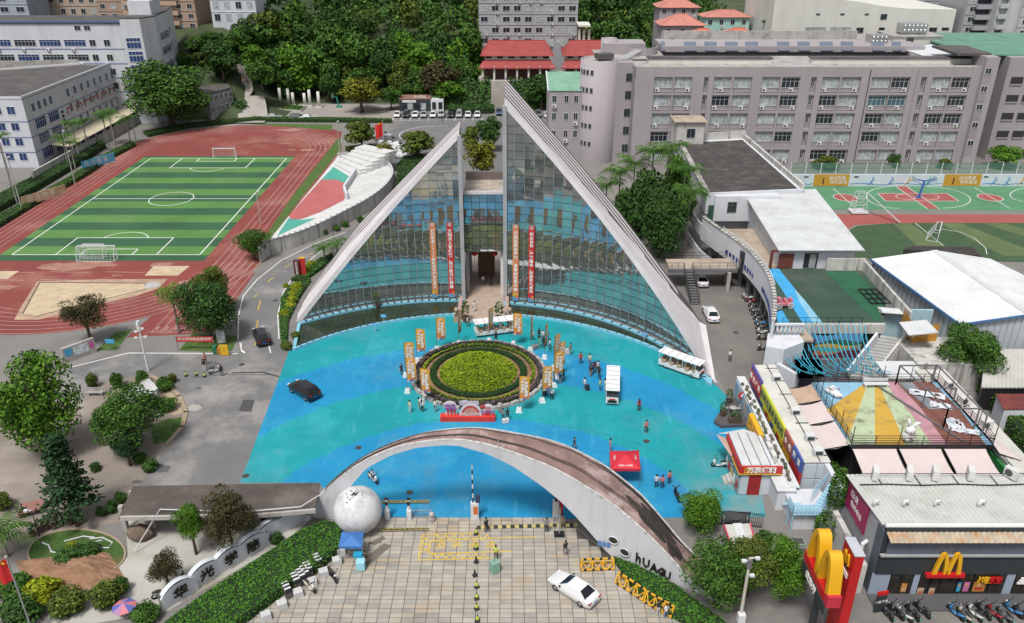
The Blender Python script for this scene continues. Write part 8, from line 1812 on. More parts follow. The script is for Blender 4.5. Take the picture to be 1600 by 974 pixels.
def make_car(name,cat,L=4.7,W=1.8,belt=.93,H=1.45,hood=.86,trunk=.98,ws=(1.05,.25),rs=(-1.05,-1.85)):
 t=thing(name,'x',cat);h=L/2
 ST=[(-h,.70,.40,.72),(-h+.1,.80,.28,trunk-.1),(-h+.5,.90,.22,trunk),(rs[1],.91,.2,trunk),(-.8,.92,.2,belt),(.6,.92,.2,belt),(ws[0],.91,.2,belt),(ws[0]+.3,.90,.2,hood+.05),(h-.5,.86,.22,hood-.08),(h-.12,.76,.28,hood-.24),(h,.62,.38,.58)]
 b=B();rows_=[]
 for x,w_,z0,z1 in ST:w_*=W/1.84;rows_.append([(x,s_*y,z)for s_,y,z in((-1,w_*.9,z0),(-1,w_,z0+.2),(-1,w_,z1-.16),(-1,w_*.93,z1-.04),(-1,w_*.6,z1),(1,w_*.6,z1),(1,w_*.93,z1-.04),(1,w_,z1-.16),(1,w_,z0+.2),(1,w_*.9,z0))])
 P_=[p for r_ in rows_ for p in r_];n=10;F_=[(i*n+k,(i+1)*n+k,(i+1)*n+(k+1)%n,i*n+(k+1)%n)for i in range(len(ST)-1)for k in range(n)];F_+=[tuple(range(n)),tuple((len(ST)-1)*n+k for k in range(n))[::-1]];b._add(P_,F_)
 wb,wt=.86*W/1.84,.64*W/1.84;zb=belt-.03;q=lambda x,y,z:(x,y,z);A=[(ws[0],wb,zb),(ws[1],wt,H-.06),(rs[0],wt,H-.05),(rs[1],wb,zb)];C_=[((ws[1]-.1),wt*.8,H),(rs[0]+.15,wt*.8,H)]
 for s_ in(-1,1):
  Q=[(x,s_*y,z)for x,y,z in A];b.quad(*(Q if s_<0 else Q[::-1]));Q=[(A[1][0],s_*wt,A[1][2]),(C_[0][0],s_*C_[0][1],H),(C_[1][0],s_*C_[1][1],H),(A[2][0],s_*wt,A[2][2])];b.quad(*(Q if s_<0 else Q[::-1]))
 b.quad((A[0][0],-wb,zb),(A[0][0],wb,zb),(A[1][0],wt,A[1][2]),(A[1][0],-wt,A[1][2]));b.quad((A[3][0],wb,zb),(A[3][0],-wb,zb),(A[2][0],-wt,A[2][2]),(A[2][0],wt,A[2][2]));b.quad((A[1][0],-wt,A[1][2]),(A[1][0],wt,A[1][2]),(C_[0][0],C_[0][1],H),(C_[0][0],-C_[0][1],H));b.quad((C_[0][0],-C_[0][1],H),(C_[0][0],C_[0][1],H),(C_[1][0],C_[1][1],H),(C_[1][0],-C_[1][1],H));b.quad((C_[1][0],-C_[1][1],H),(C_[1][0],C_[1][1],H),(A[2][0],wt,A[2][2]),(A[2][0],-wt,A[2][2]))
 body=b.ob('body',CP['white'],t,True,local=True);body.data.set_sharp_from_angle(angle=R(32))
 def mixp(P4,f,off):
  c=sum((Vector(p)for p in P4),Vector())/len(P4);nn=(Vector(P4[1])-Vector(P4[0])).cross(Vector(P4[2])-Vector(P4[0])).normalized();return[c+(Vector(p)-c)*f+nn*off for p in P4]
 B().quad(*mixp([(A[0][0],-wb,zb),(A[0][0],wb,zb),(A[1][0],wt,A[1][2]),(A[1][0],-wt,A[1][2])],.90,.012)).ob('windscreen',mGl,t,local=True);B().quad(*mixp([(A[3][0],wb,zb),(A[3][0],-wb,zb),(A[2][0],-wt,A[2][2]),(A[2][0],wt,A[2][2])],.86,.012)).ob('rear_window',mGl,t,local=True)
 for s_ in(-1,1):
  for f0,f1 in((.06,.47),(.51,.94)):
   lo=lambda f:Vector((lerp(A[0][0],A[3][0],f),s_*wb,zb));hi=lambda f:Vector((lerp(A[1][0],A[2][0],f),s_*wt,A[1][2]));Q=[lo(f0).lerp(hi(f0),.1),lo(f0).lerp(hi(f0),.88),lo(f1).lerp(hi(f1),.88),lo(f1).lerp(hi(f1),.1)];Q=Q if s_>0 else Q[::-1];B().quad(*mixp(Q[::-1]if False else Q,1,.014)).quad(*mixp(Q[::-1],1,-.014)).ob('side_window',mGl,t,local=True)
  B().box(h-.2,s_*.62,hood-.34,.24,.34,.14).ob('headlight',mHead,t,local=True);B().box(-h+.1,s_*.64,trunk-.28,.16,.36,.14).ob('tail_light',mTail,t,local=True);B().box(ws[0]-.25,s_*(W/2+.08),belt,.14,.16,.11).ob('wing_mirror',CP['black'],t,local=True)
 B().box(-h-.005,0,.55,.03,.44,.14).ob('plate',mPlate,t,local=True);B().box(h-.03,0,.34,.1,1.0,.2).ob('grille',mGl,t,local=True);wheelset(t,(L*.29,-L*.29),W/2-.1,.33);return t
sedan=make_car('sedan_car','car');suv=make_car('suv_car','car',4.75,1.9,1.08,1.68,1.05,1.12,(1.15,.4),(-1.75,-2.2));van=make_car('van_car','van',4.6,1.75,1.15,1.85,1.0,1.15,(1.6,.95),(-1.9,-2.2))
used={}
def car(src,col,label,p,d,grp=None,z=.02):
 p=Vector((p[0],p[1],z));a=math.atan2(d[1],d[0]);first=src.name not in used;used[src.name]=1
 c=src if first else copy_tree(src);c.location=p;c.rotation_euler=(0,0,a);c['label']=label
 if grp:c['group']=grp
 QUE.append((c,col))
QUE=[]
def cpx(src,col,label,front,rear,grp=None):a,b_=g(*front),g(*rear);car(src,col,label,(a+b_)/2,a-b_,grp,.05)
cpx(sedan,'white','white sedan driving across the tiled forecourt',(872,912),(921,944));cpx(suv,'black','black people carrier on the left edge of the blue plaza',(460,607),(492,626));cpx(suv,'black','black car on the curving road beside the yellow bushes',(405,522),(413,542));cpx(sedan,'white','white sedan parked nearest the glass hall tip in the alley',(1106,488),(1114,504));cpx(sedan,'white','white sedan parked under the footbridge in the alley',(1090,435),(1098,450))
GP='cars parked in the car park'
for i,(u,k,c)in enumerate(((621,sedan,'white'),(635,suv,'black'),(649,sedan,'white'),(662.5,sedan,'silver'),(677,sedan,'white'),(690,suv,'silver'),(704.5,suv,'black'),(717.5,van,'silver'),(731.5,sedan,'white'),(746,sedan,'white'))):p=g(u,182.5);car(k,c,'%s %s, %s from the left in the car park row'%(c,{sedan:'sedan',suv:'tall car',van:'van'}[k],('first','second','third','fourth','fifth','sixth','seventh','eighth','ninth','tenth')[i]),p,(0,-1),GP)
for u,v,k,c,lab,d in((780,179,suv,'blue','dark blue tall car right of the parked row',(0,-1)),(841,182,suv,'grey','dark grey car glimpsed right of the wing tip',(0,-1)),(855,183,sedan,'white','white car glimpsed beside the low mauve wing',(0,-1)),(428,186,sedan,'silver','silver car at the left edge of the concrete court',(1,.3)),(465,187,suv,'grey','dark grey car on the concrete court by the hedge',(1,.2)),(481,187,sedan,'white','white car beside the dark grey one on the concrete court',(1,.2))):car(k,c,lab,g(u,v),d,None)
for i,(u,v,c)in enumerate(((588,214,'white'),(599,214,'silver'),(600,221,'grey'),(611,222,'grey'),(598,229,'white'),(611,230,'white'),(622,231,'white'),(618,239,'white'),(630,239,'white'),(641,241,'silver'),(628,247,'white'),(640,248,'white'))):car(sedan,c,'%s car, %s of the slanting parked cluster behind the stage shrubs'%(c,('farthest left','far right corner','dark left','dark right','third row left','third row middle','third row right','fourth row left','fourth row middle','fourth row right','nearest left','nearest right')[i]),g(u,v),(1,-.25),'white cars parked in a slanting cluster')
for c,col in QUE:
 if col!='white':recolor(c,CP['white'],CP[col])
mSeat=M('seat_tan',(.36,.28,.19),.7,var=.1);sc_=thing('shuttle_cart','white open shuttle cart parked at the top of the plaza behind the flags','shuttle',(0,0,0),0,'open shuttle carts')
B().box(0,0,.3,5.6,1.5,.32).box(2.55,0,.3,.7,1.5,.75,0,.92).box(-2.7,0,.3,.4,1.5,.6).ob('body',CP['white'],sc_,local=True);b=B().box(-.05,0,2.05,5.9,1.62,.09);b.ob('roof',M('roof_white',(.74,.75,.76),.5,var=.04),sc_,local=True);B().box(2.93,0,.45,.06,1.1,.3).ob('bumper',mGl,sc_,local=True);B().box(2.9,0,.8,.05,.7,.16).ob('red_badge',mSgR,sc_,local=True)
for i in range(6):B().box(-.05-2.6+i*1.03,0,2.145,.05,1.5,.02).ob('roof_seam',mGry,sc_,local=True)
for x in(-2.7,-1.6,-.5,.6,1.7):B().box(x+.45,0,.62,.5,1.36,.38).box(x+.18,0,.95,.12,1.36,.5).ob('seat',mSeat,sc_,local=True)
for x in(-2.85,-1.2,.5,2.3):
 for y in(-.72,.72):B().bar((x,y,.6),(x,y,2.06),.06).ob('post',CP['white'],sc_,local=True)
for y in(-.76,.76):[B().box(x,y,.32,.75,.05,.5).ob('side_panel',CP['white'],sc_,local=True)for x in(-1.65,-.55,.55)]
B().quad((2.72,-.7,1.05),(2.72,.7,1.05),(2.45,.68,2.0),(2.45,-.68,2.0)).ob('windscreen',M('screen_glass',(.05,.06,.065),.05,var=0),sc_,local=True);wheelset(sc_,(1.85,-1.9),.68,.27,.17);B().tube([(2.15,.35,1.0),(1.98,.35,1.22)],.03,5).lathe([(.17,0),(.2,.02),(.17,.04)],12,(1.97,.35,1.22)).ob('steering_wheel',mBlk,sc_,local=True)
def place(o,a,b_,lab=None):
 a,b_=g(*a),g(*b_);d=a-b_;m_=(a+b_)/2;r_=math.atan2(d.y,d.x)
 if lab:return dup(o,(m_.x,m_.y,.03),r_,lab)
 o.location=(m_.x,m_.y,.03);o.rotation_euler.z=r_;return o
place(sc_,(798,518),(750,524));place(sc_,(1086,588),(1042,572),'white open shuttle cart standing by the right glass wing');place(sc_,(956,634),(957,596),'white open shuttle cart facing the gate on the right of the plaza')
sk=thing('scooter','black scooter left end of the row before the restaurant','scooter',(0,0,0),0,'parked scooters');mSk=M('scooter_black',(.02,.02,.022),.35,var=.05)
b=B();b.tube([(.5,0,.25),(.58,0,.6),(.48,0,.95)],[.1,.16,.07],8);b.box(.12,0,.25,.6,.28,.07);b.tube([(-.15,0,.3),(-.4,0,.5),(-.8,0,.62)],[.14,.19,.1],8);b.ob('body',mSk,sk,True,local=True);B().tube([(-.05,0,.74),(-.4,0,.78),(-.78,0,.76)],[.09,.13,.08],8).ob('seat',M('seat_black',(.03,.03,.03),.6,var=0),sk,True,local=True);B().bar((.45,-.33,1.02),(.45,.33,1.02),.05).bar((.47,0,.9),(.45,0,1.02),.06).ob('handlebar',mBlk,sk,local=True)
for y in(-.3,.3):B().bar((.46,y,1.0),(.42,y*1.15,1.22),.02).ball((.42,y*1.15,1.25),.07,.07,.05,6,4).ob('mirror',mBlk,sk,local=True)
for x in(.66,-.66):w_=B().lathe([(.14,-.06),(.25,-.06),(.28,0),(.25,.06),(.14,.06)],14).ob('wheel',mTyre,sk,True,local=True);w_.location=(x,0,.28);w_.rotation_euler=(PI/2,0,0)
B().ball((.64,0,.82),.1,n=8,m=5).ob('headlight',mHead,sk,local=True);B().box(-.97,0,.48,.02,.2,.13).ob('plate',M('plate_green',(.03,.38,.22),.5,var=0),sk,local=True)
SCC={c:M('scooter_'+c,v_,.4,var=.05)for c,v_ in dict(white=(.55,.56,.56),blue=(.05,.20,.42),red=(.30,.02,.03),cream=(.50,.45,.38),grey=(.16,.17,.18),pink=(.55,.25,.30)).items()};SQ=[]
def scooter(lab,u,v,a,col=None,grp=None):o=dup(sk,g(u,v,.03),R(a),lab,1.0,grp);SQ.append((o,col));return o
sk.location=g(1384,962,.03);sk.rotation_euler.z=R(105)
row=[(1398,961,None),(1411,965,'white'),(1424,962,None),(1439,958,None),(1492,962,'blue'),(1505,966,'cream'),(1521,963,'white'),(1535,960,None),(1552,963,'red'),(1568,966,'grey'),(1581,958,'blue'),(1594,964,None)]
for i,(u,v,c)in enumerate(row):scooter('%s scooter, %s from the left in front of the restaurant'%(c or 'black',('second','third','fourth','fifth','sixth','seventh','eighth','ninth','tenth','eleventh','twelfth','thirteenth')[i]),u,v,108+rnd.uniform(-8,14),c,'scooters before the restaurant')
for i,(u,v,c)in enumerate(((1168,468,'white'),(1172,473,'red'),(1178,481,None),(1180,488,'grey'),(1183,494,None),(1186,501,None),(1188,508,'blue'),(1190,515,None),(1191,522,'white'),(1192,532,None),(1193,548,None))):scooter('%s scooter, %s along the curved wall from the footbridge'%(c or 'black',('first','second','third','fourth','fifth','sixth','seventh','eighth','ninth','tenth','eleventh')[i]),u,v,150+i*3,c,'scooters along the curved wall')
for lab,u,v,a,c in(('white scooter ridden across the blue paint behind the ball',583,752,-48,'white'),('dark scooter parked between white blocks by the hedge',520,904,-55,None),('cream and pink scooter in front of the zebra hoods',484,921,-42,'cream'),('black scooter standing near the three people by the arch',1057,778,95,None),('white scooter beside the store steps',1124,730,175,'white'),('white scooter on the left drive beside the waiting people',337,582,50,'white'),('red scooter behind the wave wall',354,876,-130,'red'),('dark scooter with white helmet behind the wave wall',297,905,-150,None),('grey scooter at the low end of the wave wall',255,932,30,'grey'),('crimson covered scooter behind the wave wall',322,896,20,'red')):scooter(lab,u,v,a,c)
for o,c in SQ:
 if c:recolor(o,mSk,SCC[c])
 # ---------------------------------------------------------------- people
mSkin=M('skin',(.42,.25,.17),.6,var=0);mHair=M('hair_black',(.012,.010,.010),.6,var=0);mShoe=M('shoe',(.30,.30,.30),.6,var=0)
CL={k:M('cloth_'+k,c,.85,var=.08,scale=3)for k,c in dict(white=(.62,.62,.62),black=(.02,.02,.023),red=(.45,.03,.04),navy=(.03,.05,.12),jeans=(.10,.16,.27),grey=(.20,.20,.21),khaki=(.33,.26,.17),cream=(.58,.52,.38),lime=(.48,.58,.10),green=(.22,.40,.22),rose=(.52,.16,.14)).items()}
def body_mesh(pose):
 w_=.22 if pose=='walk' else.0;V,E_,Rd=[],[],[]
 def add(p,r_,par=None):V.append(p);Rd.append(r_);(E_.append((par,len(V)-1))if par is not None else None);return len(V)-1
 pel=add((0,0,.93),.135);ch=add((0,.01,1.16),.135,pel);sh_=add((0,.0,1.38),.125,ch);nk=add((0,-.01,1.50),.055,sh_);hd_=add((0,-.02,1.60),.095,nk);add((0,-.02,1.70),.085,hd_);add((0,-.115,1.60),.022,hd_)
 for s_ in(-1,1):
  hp=add((s_*.10,0,.86),.095,pel);f=s_*w_;kn=add((s_*.11,-f*.7-.02,.48),.06,hp);an=add((s_*.11,f*.35+(abs(f)*.2),.09),.042,kn);add((s_*.12,f*.35-.13,.04),.036,an)
  sd=add((s_*.19,0,1.38),.06,sh_);up=pose=='hold' and s_>0;el=add((s_*.255,f*.5+.02,1.10),.045,sd);wr=add((s_*.26,(f*.9-.06)if not up else-.25,.86 if not up else 1.16),.032,el);hn=add((s_*.26,V[wr][1]-.02,V[wr][2]-.07),.03,wr)
  for k in range(4):add((s_*(.245+.0),V[hn][1]-.035+k*.022,V[hn][2]-.085+.012*abs(k-1)),.010,hn)
  add((s_*.225,V[hn][1]-.055,V[hn][2]-.03),.011,hn)
 me=bpy.data.meshes.new('b');me.from_pydata(V,E_,[]);o=bpy.data.objects.new('b',me);COL.objects.link(o);o.modifiers.new('s','SKIN');o.modifiers.new('d','SUBSURF').levels=1;me.update()
 for i,d in enumerate(me.skin_vertices[0].data):d.radius=(Rd[i],Rd[i]*.8 if Rd[i]>.12 else Rd[i]);d.use_root=i==0
 r_=bpy.data.meshes.new_from_object(o.evaluated_get(bpy.context.evaluated_depsgraph_get()));bpy.data.objects.remove(o);r_.name='body';r_.materials.clear();[r_.materials.append(m_)for m_ in(mSkin,CL['white'],CL['black'],mShoe)]
 for f in r_.polygons:c=f.center;f.material_index=3 if c.z<.1 else(0 if c.z>1.46 or(abs(c.x)>.2 and c.z<1.17)or(c.y<-.2 and c.z>1)else(2 if c.z<.95 else 1));f.use_smooth=True
 return r_
BM={k:body_mesh(k)for k in('stand','walk','hold')};HM=B().ball((0,.02,1.67),.115,.125,.115,10,7).mesh('hair',mHair,True);HL=B().ball((0,.02,1.67),.118,.125,.115,10,7).tube([(0,.07,1.68),(0,.11,1.5),(0,.12,1.3)],[.09,.11,.05],8).mesh('hair',mHair,True);EM=B().ball((-.035,-.118,1.63),.012,n=5,m=4).ball((.035,-.118,1.63),.012,n=5,m=4).box(0,-.112,1.55,.05,.012,.012).mesh('face',mHair);bagM=B().box(0,.17,1.05,.3,.16,.42,0,.85)
def person(lab,u,v,top,bot,a=0,pose='stand',long=False,grp=None,z=.03,sc=1.0):
 t=thing('person',lab,'person',gy(u,v,LY(v))+Vector((0,0,.4))if v<140 else g(u,v,z),R(a),grp);t.scale=(sc,)*3;o=put('body',BM[pose],t);put('hair',HL if long else HM,t);put('face',EM,t)
 for i,m_ in((1,CL[top]),(2,CL[bot])):o.material_slots[i].link='OBJECT';o.material_slots[i].material=m_
for q in(('man in black standing at the left of the flags',628,587,'black','black',30),('person in black crossing behind the bed',775,536,'black','black',180,'walk',True),('person in white beside the entrance planter',731,511,'white','black',60,'walk'),('person with backpack walking up the entrance',741,487,'white','white',180,'walk',False,None,.13),('person in white and jeans in the passage',755,446,'white','jeans',180,'walk',False,None,.13),('person in black in the passage',767,447,'black','black',180,'walk',True,None,.13),('person in cream left of the welcome sign',641,645,'cream','white',120,'walk'),('person in black skirt near the curb left of the welcome sign',660,644,'white','black',150,'stand',True),('person in green standing behind the one in black skirt',655,641,'green','khaki',90),('person in white against the curb left of the welcome sign',681,644,'white','grey',200,'walk'),('person in white with rose trousers right of the welcome sign',781,646,'white','rose',10,'hold'),('person in grey pushing white boxes',786,658,'grey','navy',170,'hold'),('person in black beside the white boxes',793,657,'black','black',190),('person in red shirt and black trousers right of the flags',907,569,'red','black',10),('person in red shirt lower right of the shuttle',998,643,'red','black',170,'stand',True),('person with red vest over white walking to the gate',1009,677,'rose','black',0,'walk'),('person in black just behind the arch roof',897,704,'black','black',60,'walk'),('man in rose shirt behind the red canopy',953,706,'rose','khaki',90),('person in white with crossed straps near the arch',1025,763,'white','black',180),('middle person in rose near the arch',1034,764,'rose','black',170),('right person in rose near the arch',1045,757,'rose','black',190),('person in white walking up the alley',1140,565,'white','black',180,'walk'),('person with blue backpack and dark suitcase',913,609,'white','grey',100,'walk'),('person in lime vest beside the shuttle',937,611,'lime','navy',80,'hold'),('person in white boarding the shuttle',945,611,'white','white',100),('upper person of the group above the shuttle',921,571,'cream','grey',140),('dark red dressed person of the group above the shuttle',929,583,'red','black',180,'stand',True),('person in navy of the group above the shuttle',926,585,'navy','black',200),('person in white of the group above the shuttle',934,582,'white','black',220),('lowest person in black of the group above the shuttle',936,591,'black','black',160,'walk'),('person in black and khaki left in the group above the shuttle',922,589,'black','khaki',130),('man in grey pulling a white suitcase',891,554,'grey','khaki',200,'walk'),('person in white farthest left behind the right flags',832,533,'white','navy',20),('person in green dress behind the right flags',843,543,'green','green',90,'stand',True),('person in dark clothes beside the green dress',849,544,'black','black',200,'stand',True),('person in white striding behind the right flags',859,547,'white','black',240,'walk'),('person in black behind the green dress',842,530,'black','black',180),('person in white next to the edge-on flag',848,533,'white','grey',150),('person in dark grey beyond the edge-on flag',855,534,'grey','black',190),('person in black right of the nearest right flags',880,596,'black','black',220,'walk'),('person with khaki trousers beside the one in black',875,600,'navy','khaki',200,'hold'),('person in white bending near the white base',862,625,'white','black',160,'walk'),('person in navy half hidden behind the right front flag',866,600,'navy','navy',90),('person in black at the gate beside the striped hump',760,832,'black','black',30,'walk'),('guard in grey at the gate beside the striped hump',854,832,'grey','black',0),('guard in khaki beside the black weighted base',878,826,'khaki','khaki',20),('boy in dark shirt and shorts walking on the tiles',883,868,'black','grey',200,'walk'),('person in lime pulling a green roll of luggage',775,875,'lime','black',170,'hold'),('vendor in black under the blue canopy',572,884,'black','black',100,'hold'),('person in rose shirt waiting on the left drive',322,570,'rose','black',40),('person in black and white waiting on the left drive',320,580,'black','white',20,'stand',True),('person in black standing right of the white scooter',347,588,'black','black',200),('rider in white on the scooter behind the ball',583,752,'white','grey',40,'hold',False,None,.25,.85),('person in black near the parked row',683,188,'black','black',0,'walk'),('second person in black near the parked row',691,189,'black','black',0),('person in rose shirt walking on the hill lane',131+250,134,'rose','black',0,'walk'),('person in black walking on the hill lane',387,133,'black','black',180),('left of the two people at the lower yellow barrier',1028,960,'black','white',20,'hold',False,None,.03,.92),('right of the two people at the lower yellow barrier',1040,966,'white','jeans',20,'hold',False,None,.03,.92)):person(*q)
def bag(lab,u,v,w_,d_,h,mat):t=thing('suitcase',lab,'suitcase',g(u,v,.03),rnd.random(),'luggage on the plaza');B().box(0,0,.06,w_,d_,h,0,.94).ob('case',mat,t,local=True);b=B();[b.bar((x,0,h),(x,0,h+.35),.025)for x in(-.1,.1)];b.bar((-.1,0,h+.35),(.1,0,h+.35),.03);b.ob('handle',mGry,t,local=True);B().box(0,0,0,w_*.8,d_*.8,.06).ob('wheel_base',mBlk,t,local=True)
for q in(('white suitcase of the man in grey',886,554,.5,.35,.75,CL['white']),('dark suitcase beside the blue backpack person',918,610,.45,.3,.7,CL['black']),('grey round bag behind the right flags',836,545,.9,.6,.5,CL['grey']),('black suitcase behind the right front flag',851,619,.45,.3,.7,CL['black']),('blue bag behind the right front flag',857,617,.6,.4,.5,SCC['blue']),('white boxes right of the welcome sign',790,661,.8,.4,.5,CL['white']),('green luggage roll on the tiles',773,893,.75,.75,1.1,M('bag_green',(.20,.36,.29),.7))):bag(*q)
# ---------------------------------------------------------------- smaller things around the campus
def mast(lab,u,v,vt,r_=.14,col=None,arms=(),grp='lamp and camera masts',name='lamp_mast'):
 p=g(u,v);H=hz(p.y,vt);t=thing(name,lab,'mast',p,0,grp);B().tube([(0,0,0),(0,0,H)],[r_,r_*.6],8).ob('pole',col or mFrW,t,local=True)
 for z,dx in arms:b=B();b.bar((0,0,H*z),(dx,-.1,H*z+.1),.08);b.box(dx,-.15,H*z,.35,.22,.2);b.ob('lamp',mFrW,t,local=True)
 return t,H
t,H=mast('white camera mast on the left drive beside the pergola',232,580,503,.16,None,((1.0,.15),(.86,.5),(.80,-.4),(.7,.7),(.68,-.55)))
B().tube([(0,0,H*.82),(0,0,H*.97)],.26,10).ob('equipment_can',mAC,t,local=True)
t,H=mast('white lamp mast with camera boxes among the trees at lower right',1151,1000,872,.17,M('mast_rusty',(.52,.50,.44),.7,var=.2,stain=(.35,.18,.06),stain_amt=.5,stain_scale=1.2),((1.0,.5),(.97,-.5),(.8,.3)))
B().box(0,-.2,H*.25,.55,.5,.9).ob('equipment_box',mFrW,t,local=True);b=B();b.tube([(0,0,H-.9),(0,0,H-.1)],.22,8);b.ob('lamp_can',mGry,t,local=True)
for a in(('tall lattice floodlight mast at the corner of the track',533,262,190),('lattice floodlight mast on the right straight of the track',408,352,300),('grey pole at the left edge of the field wall',27,318,222),('thin lamp post by the palm row',118,290,205),('thin lamp post at the far left wall',35,330,246),('white lamp post beside the covered stand',362,158,118),('thin post beside the banyan',213,222,176)):mast(*a,.13,mPlinth,((1.0,.3),))
mast('black solar lamp beside the lawn',62,838,798,.06,mBlk,((1.0,-.4),));mast('black lantern post below the stage wall',521,368,340,.06,mBlk,((1.0,-.2),));mast('thin white post at the end of the stage wall',431,392,362,.05,mFrW)
def flag(lab,u,v,vt,sz):p=g(u,v);H=hz(p.y,vt);t=thing('flagpole',lab,'flag',p,0,'red flags on poles');B().tube([(0,0,0),(0,0,H)],.07,7).ball((0,0,H+.08),.14,n=8,m=5).ob('pole',mMull,t,local=True);b=B();n=6;W3=lambda i,k:(-sz*.55*i/n,.12*math.sin(i*1.3)*sz/2,H-.1-sz*k-.25*i/n*sz);[b.quad(W3(i,1),W3(i,0),W3(i+1,0),W3(i+1,1))for i in range(n)];b.ob('cloth',M('flag_red',(.55,.02,.02),.7,var=.08),t,True,local=True);[B().ball((-sz*.16-dx,-.1 if sz<3 else-.22,H-.5-dz),.14,.02,.14,6,4).ob('star',mGold,t,local=True)for dx,dz in((0,0),(.3,-.12),(.36,.1))]
flag('red flag on the tall pole in the car park',602,256,190,3.2);flag('red flag at the bottom left corner',52,990,872,2.2)
nw=thing('notice_wall','concrete notice wall with blue, white and pink panels','wall',g(125,565));a,c=g(102,567),g(149,550);B().wall([a,c],.5,0,2.1).ob('wall',mPlinth,nw);d=(c-a).normalized();n=Vector((d.y,-d.x,0))*.27;L=(c-a).length
for f0,f1,z0,z1,m_ in((.04,.27,.9,1.9,M('panel_cyan',(.06,.35,.58),.6,var=.3,scale=4)),(.31,.80,.6,1.9,M('panel_print',(.55,.60,.62),.6,var=.5,scale=2)),(.85,.98,.9,1.8,M('panel_magenta',(.60,.10,.38),.6))):p,q=a+d*L*f0+n,a+d*L*f1+n;B().quad((p.x,p.y,z0),(q.x,q.y,z0),(q.x,q.y,z1),(p.x,p.y,z1)).ob('panel',m_,nw)
t=thing('banner','red campus banner with white characters strung on posts under the dark tree','banner',g(307,545));a,c=g(279,548),g(336,548);B().quad(a+Vector((0,0,1.3)),c+Vector((0,0,1.3)),c+Vector((0,0,2.1)),a+Vector((0,0,2.1))).ob('cloth',mBR,t);[B().bar(p,p+Vector((0,0,2.15)),.07).ob('post',mGry,t)for p in(a,c)];text('华光学院欢迎新同学',.5,(a+c)/2+Vector((0,-.04,1.72)),(1,0,0),(0,0,1),mTxt,t,.01)
for u,c_,lab in((338,(.02,.16,.09),'green wheeled bin by the red banner'),(344,(.50,.24,.04),'orange wheeled bin by the red banner')):t=thing('wheeled_bin',lab,'bin',g(u,553));m_=M('bin_'+lab[:3],c_,.5);B().box(0,0,.08,.6,.6,.95,0,1.1).ob('body',m_,t,local=True);B().box(0,0,1.03,.72,.7,.1).ob('lid',m_,t,local=True)
t=thing('warning_sign','yellow upright warning sign beside the bins','sign',g(352,556));B().box(0,0,.1,1.0,.15,1.5).ob('panel',mSgY,t,local=True);text('!',.9,(0,-.09,.9),(1,0,0),(0,0,1),mSgR,None,.02).parent=t
t=thing('notice_sign','white notice board leaning beside the dark tree','sign',g(347,538));B().box(0,0,.2,1.1,.1,1.9).ob('panel',M('panel_print',(.55,.60,.62)),t,local=True)
t=thing('notice_sign','small blue direction sign on a post by the notice wall','sign',g(175,548));B().box(0,0,1.1,1.2,.08,.6).ob('panel',M('panel_cyan',(.06,.35,.58)),t,local=True);B().bar((0,0,0),(0,0,1.2),.06).ob('post',mGry,t,local=True)
pg=thing('pergola','white slatted pergola roof above the garden seats','pergola',g(200,640));Q=rz(2.6,(232,592),(246,608),(205,640),(164,631));n=26
for i in range(n):t_=i/(n-1);B().bar(Q[0].lerp(Q[3],t_),Q[1].lerp(Q[2],t_),.13,.08).ob('slat',mFrW,pg)
for p in Q:B().bar((p.x,p.y,0),p,.18).ob('post',mPlinth,pg)
b=B();b.bar(Q[0],Q[3],.16);b.bar(Q[1],Q[2],.16);b.ob('beam',mPlinth,pg)
t=thing('garden_bench','concrete bench behind the feathery tree','bench',g(150,618));B().box(0,0,.42,1.9,.5,.08).ob('seat',mPlinth,t,local=True);B().box(0,.28,.5,1.9,.08,.45).ob('backrest',mPlinth,t,local=True);[B().box(x,0,0,.12,.45,.42).ob('leg',mPlinth,t,local=True)for x in(-.75,.75)]
t=thing('stone_table','reddish square stone table on the left yard','table',g(52,800));B().box(0,0,.6,2.0,1.6,.1,.4).ob('top',M('table_red',(.28,.13,.11),.7),t,local=True);B().box(0,0,0,.6,.6,.6).ob('base',mPlinth,t,local=True)
for i,(u,v)in enumerate(((86,826),(96,822),(111,820),(122,822),(64,832),(74,828),(35,808),(52,838))):potplant('%s potted plant by the lawn edge, counted from the left middle'%('first','second','third','fourth','fifth','sixth','seventh','eighth')[i],g(u,v),1.0,False,1.2)
b=B();b.ball((0,0,.7),1.15,.8,.85,12,8);b.v=[(x*(1+.12*math.sin(7*y+3*z)),y*(1+.12*math.sin(5*x)),max(0,z+.1*math.sin(6*x+4*y)))for x,y,z in b.v];o=b.ob('boulder',M('boulder_brown',(.16,.12,.09),.95,var=.35,scale=1.5,bump=.8,bscale=4),None,False);o.location=g(220,842);tag(o,'brown boulder on the pale courtyard by the shelter','rock')
um=thing('umbrella','pink and blue sun umbrella lying open at the bottom of the courtyard','umbrella',g(198,962));um.scale=(.75,)*3;[B().quad((0,0,1.9),(1.3*math.cos(i*PI/4),1.3*math.sin(i*PI/4),1.35),(1.3*math.cos((i+1)*PI/4),1.3*math.sin((i+1)*PI/4),1.35)).ob('panel',M('brolly_%d'%(i%3),((.55,.18,.2),(.10,.12,.38),(.36,.18,.36))[i%3],.7),um,local=True)for i in range(8)];B().tube([(0,0,0),(0,0,1.9)],.03,5).ob('shaft',mGry,um,local=True)
bi=thing('bicycle','dark bicycle parked behind the wave wall near the shelter','bicycle',g(411,838),.4)
for x in(-.52,.52):B().tube([(x+.33*math.cos(a*PI/8),0,.34+.33*math.sin(a*PI/8))for a in range(17)],.025,5,False).ob('wheel',mTyre,bi,local=True)
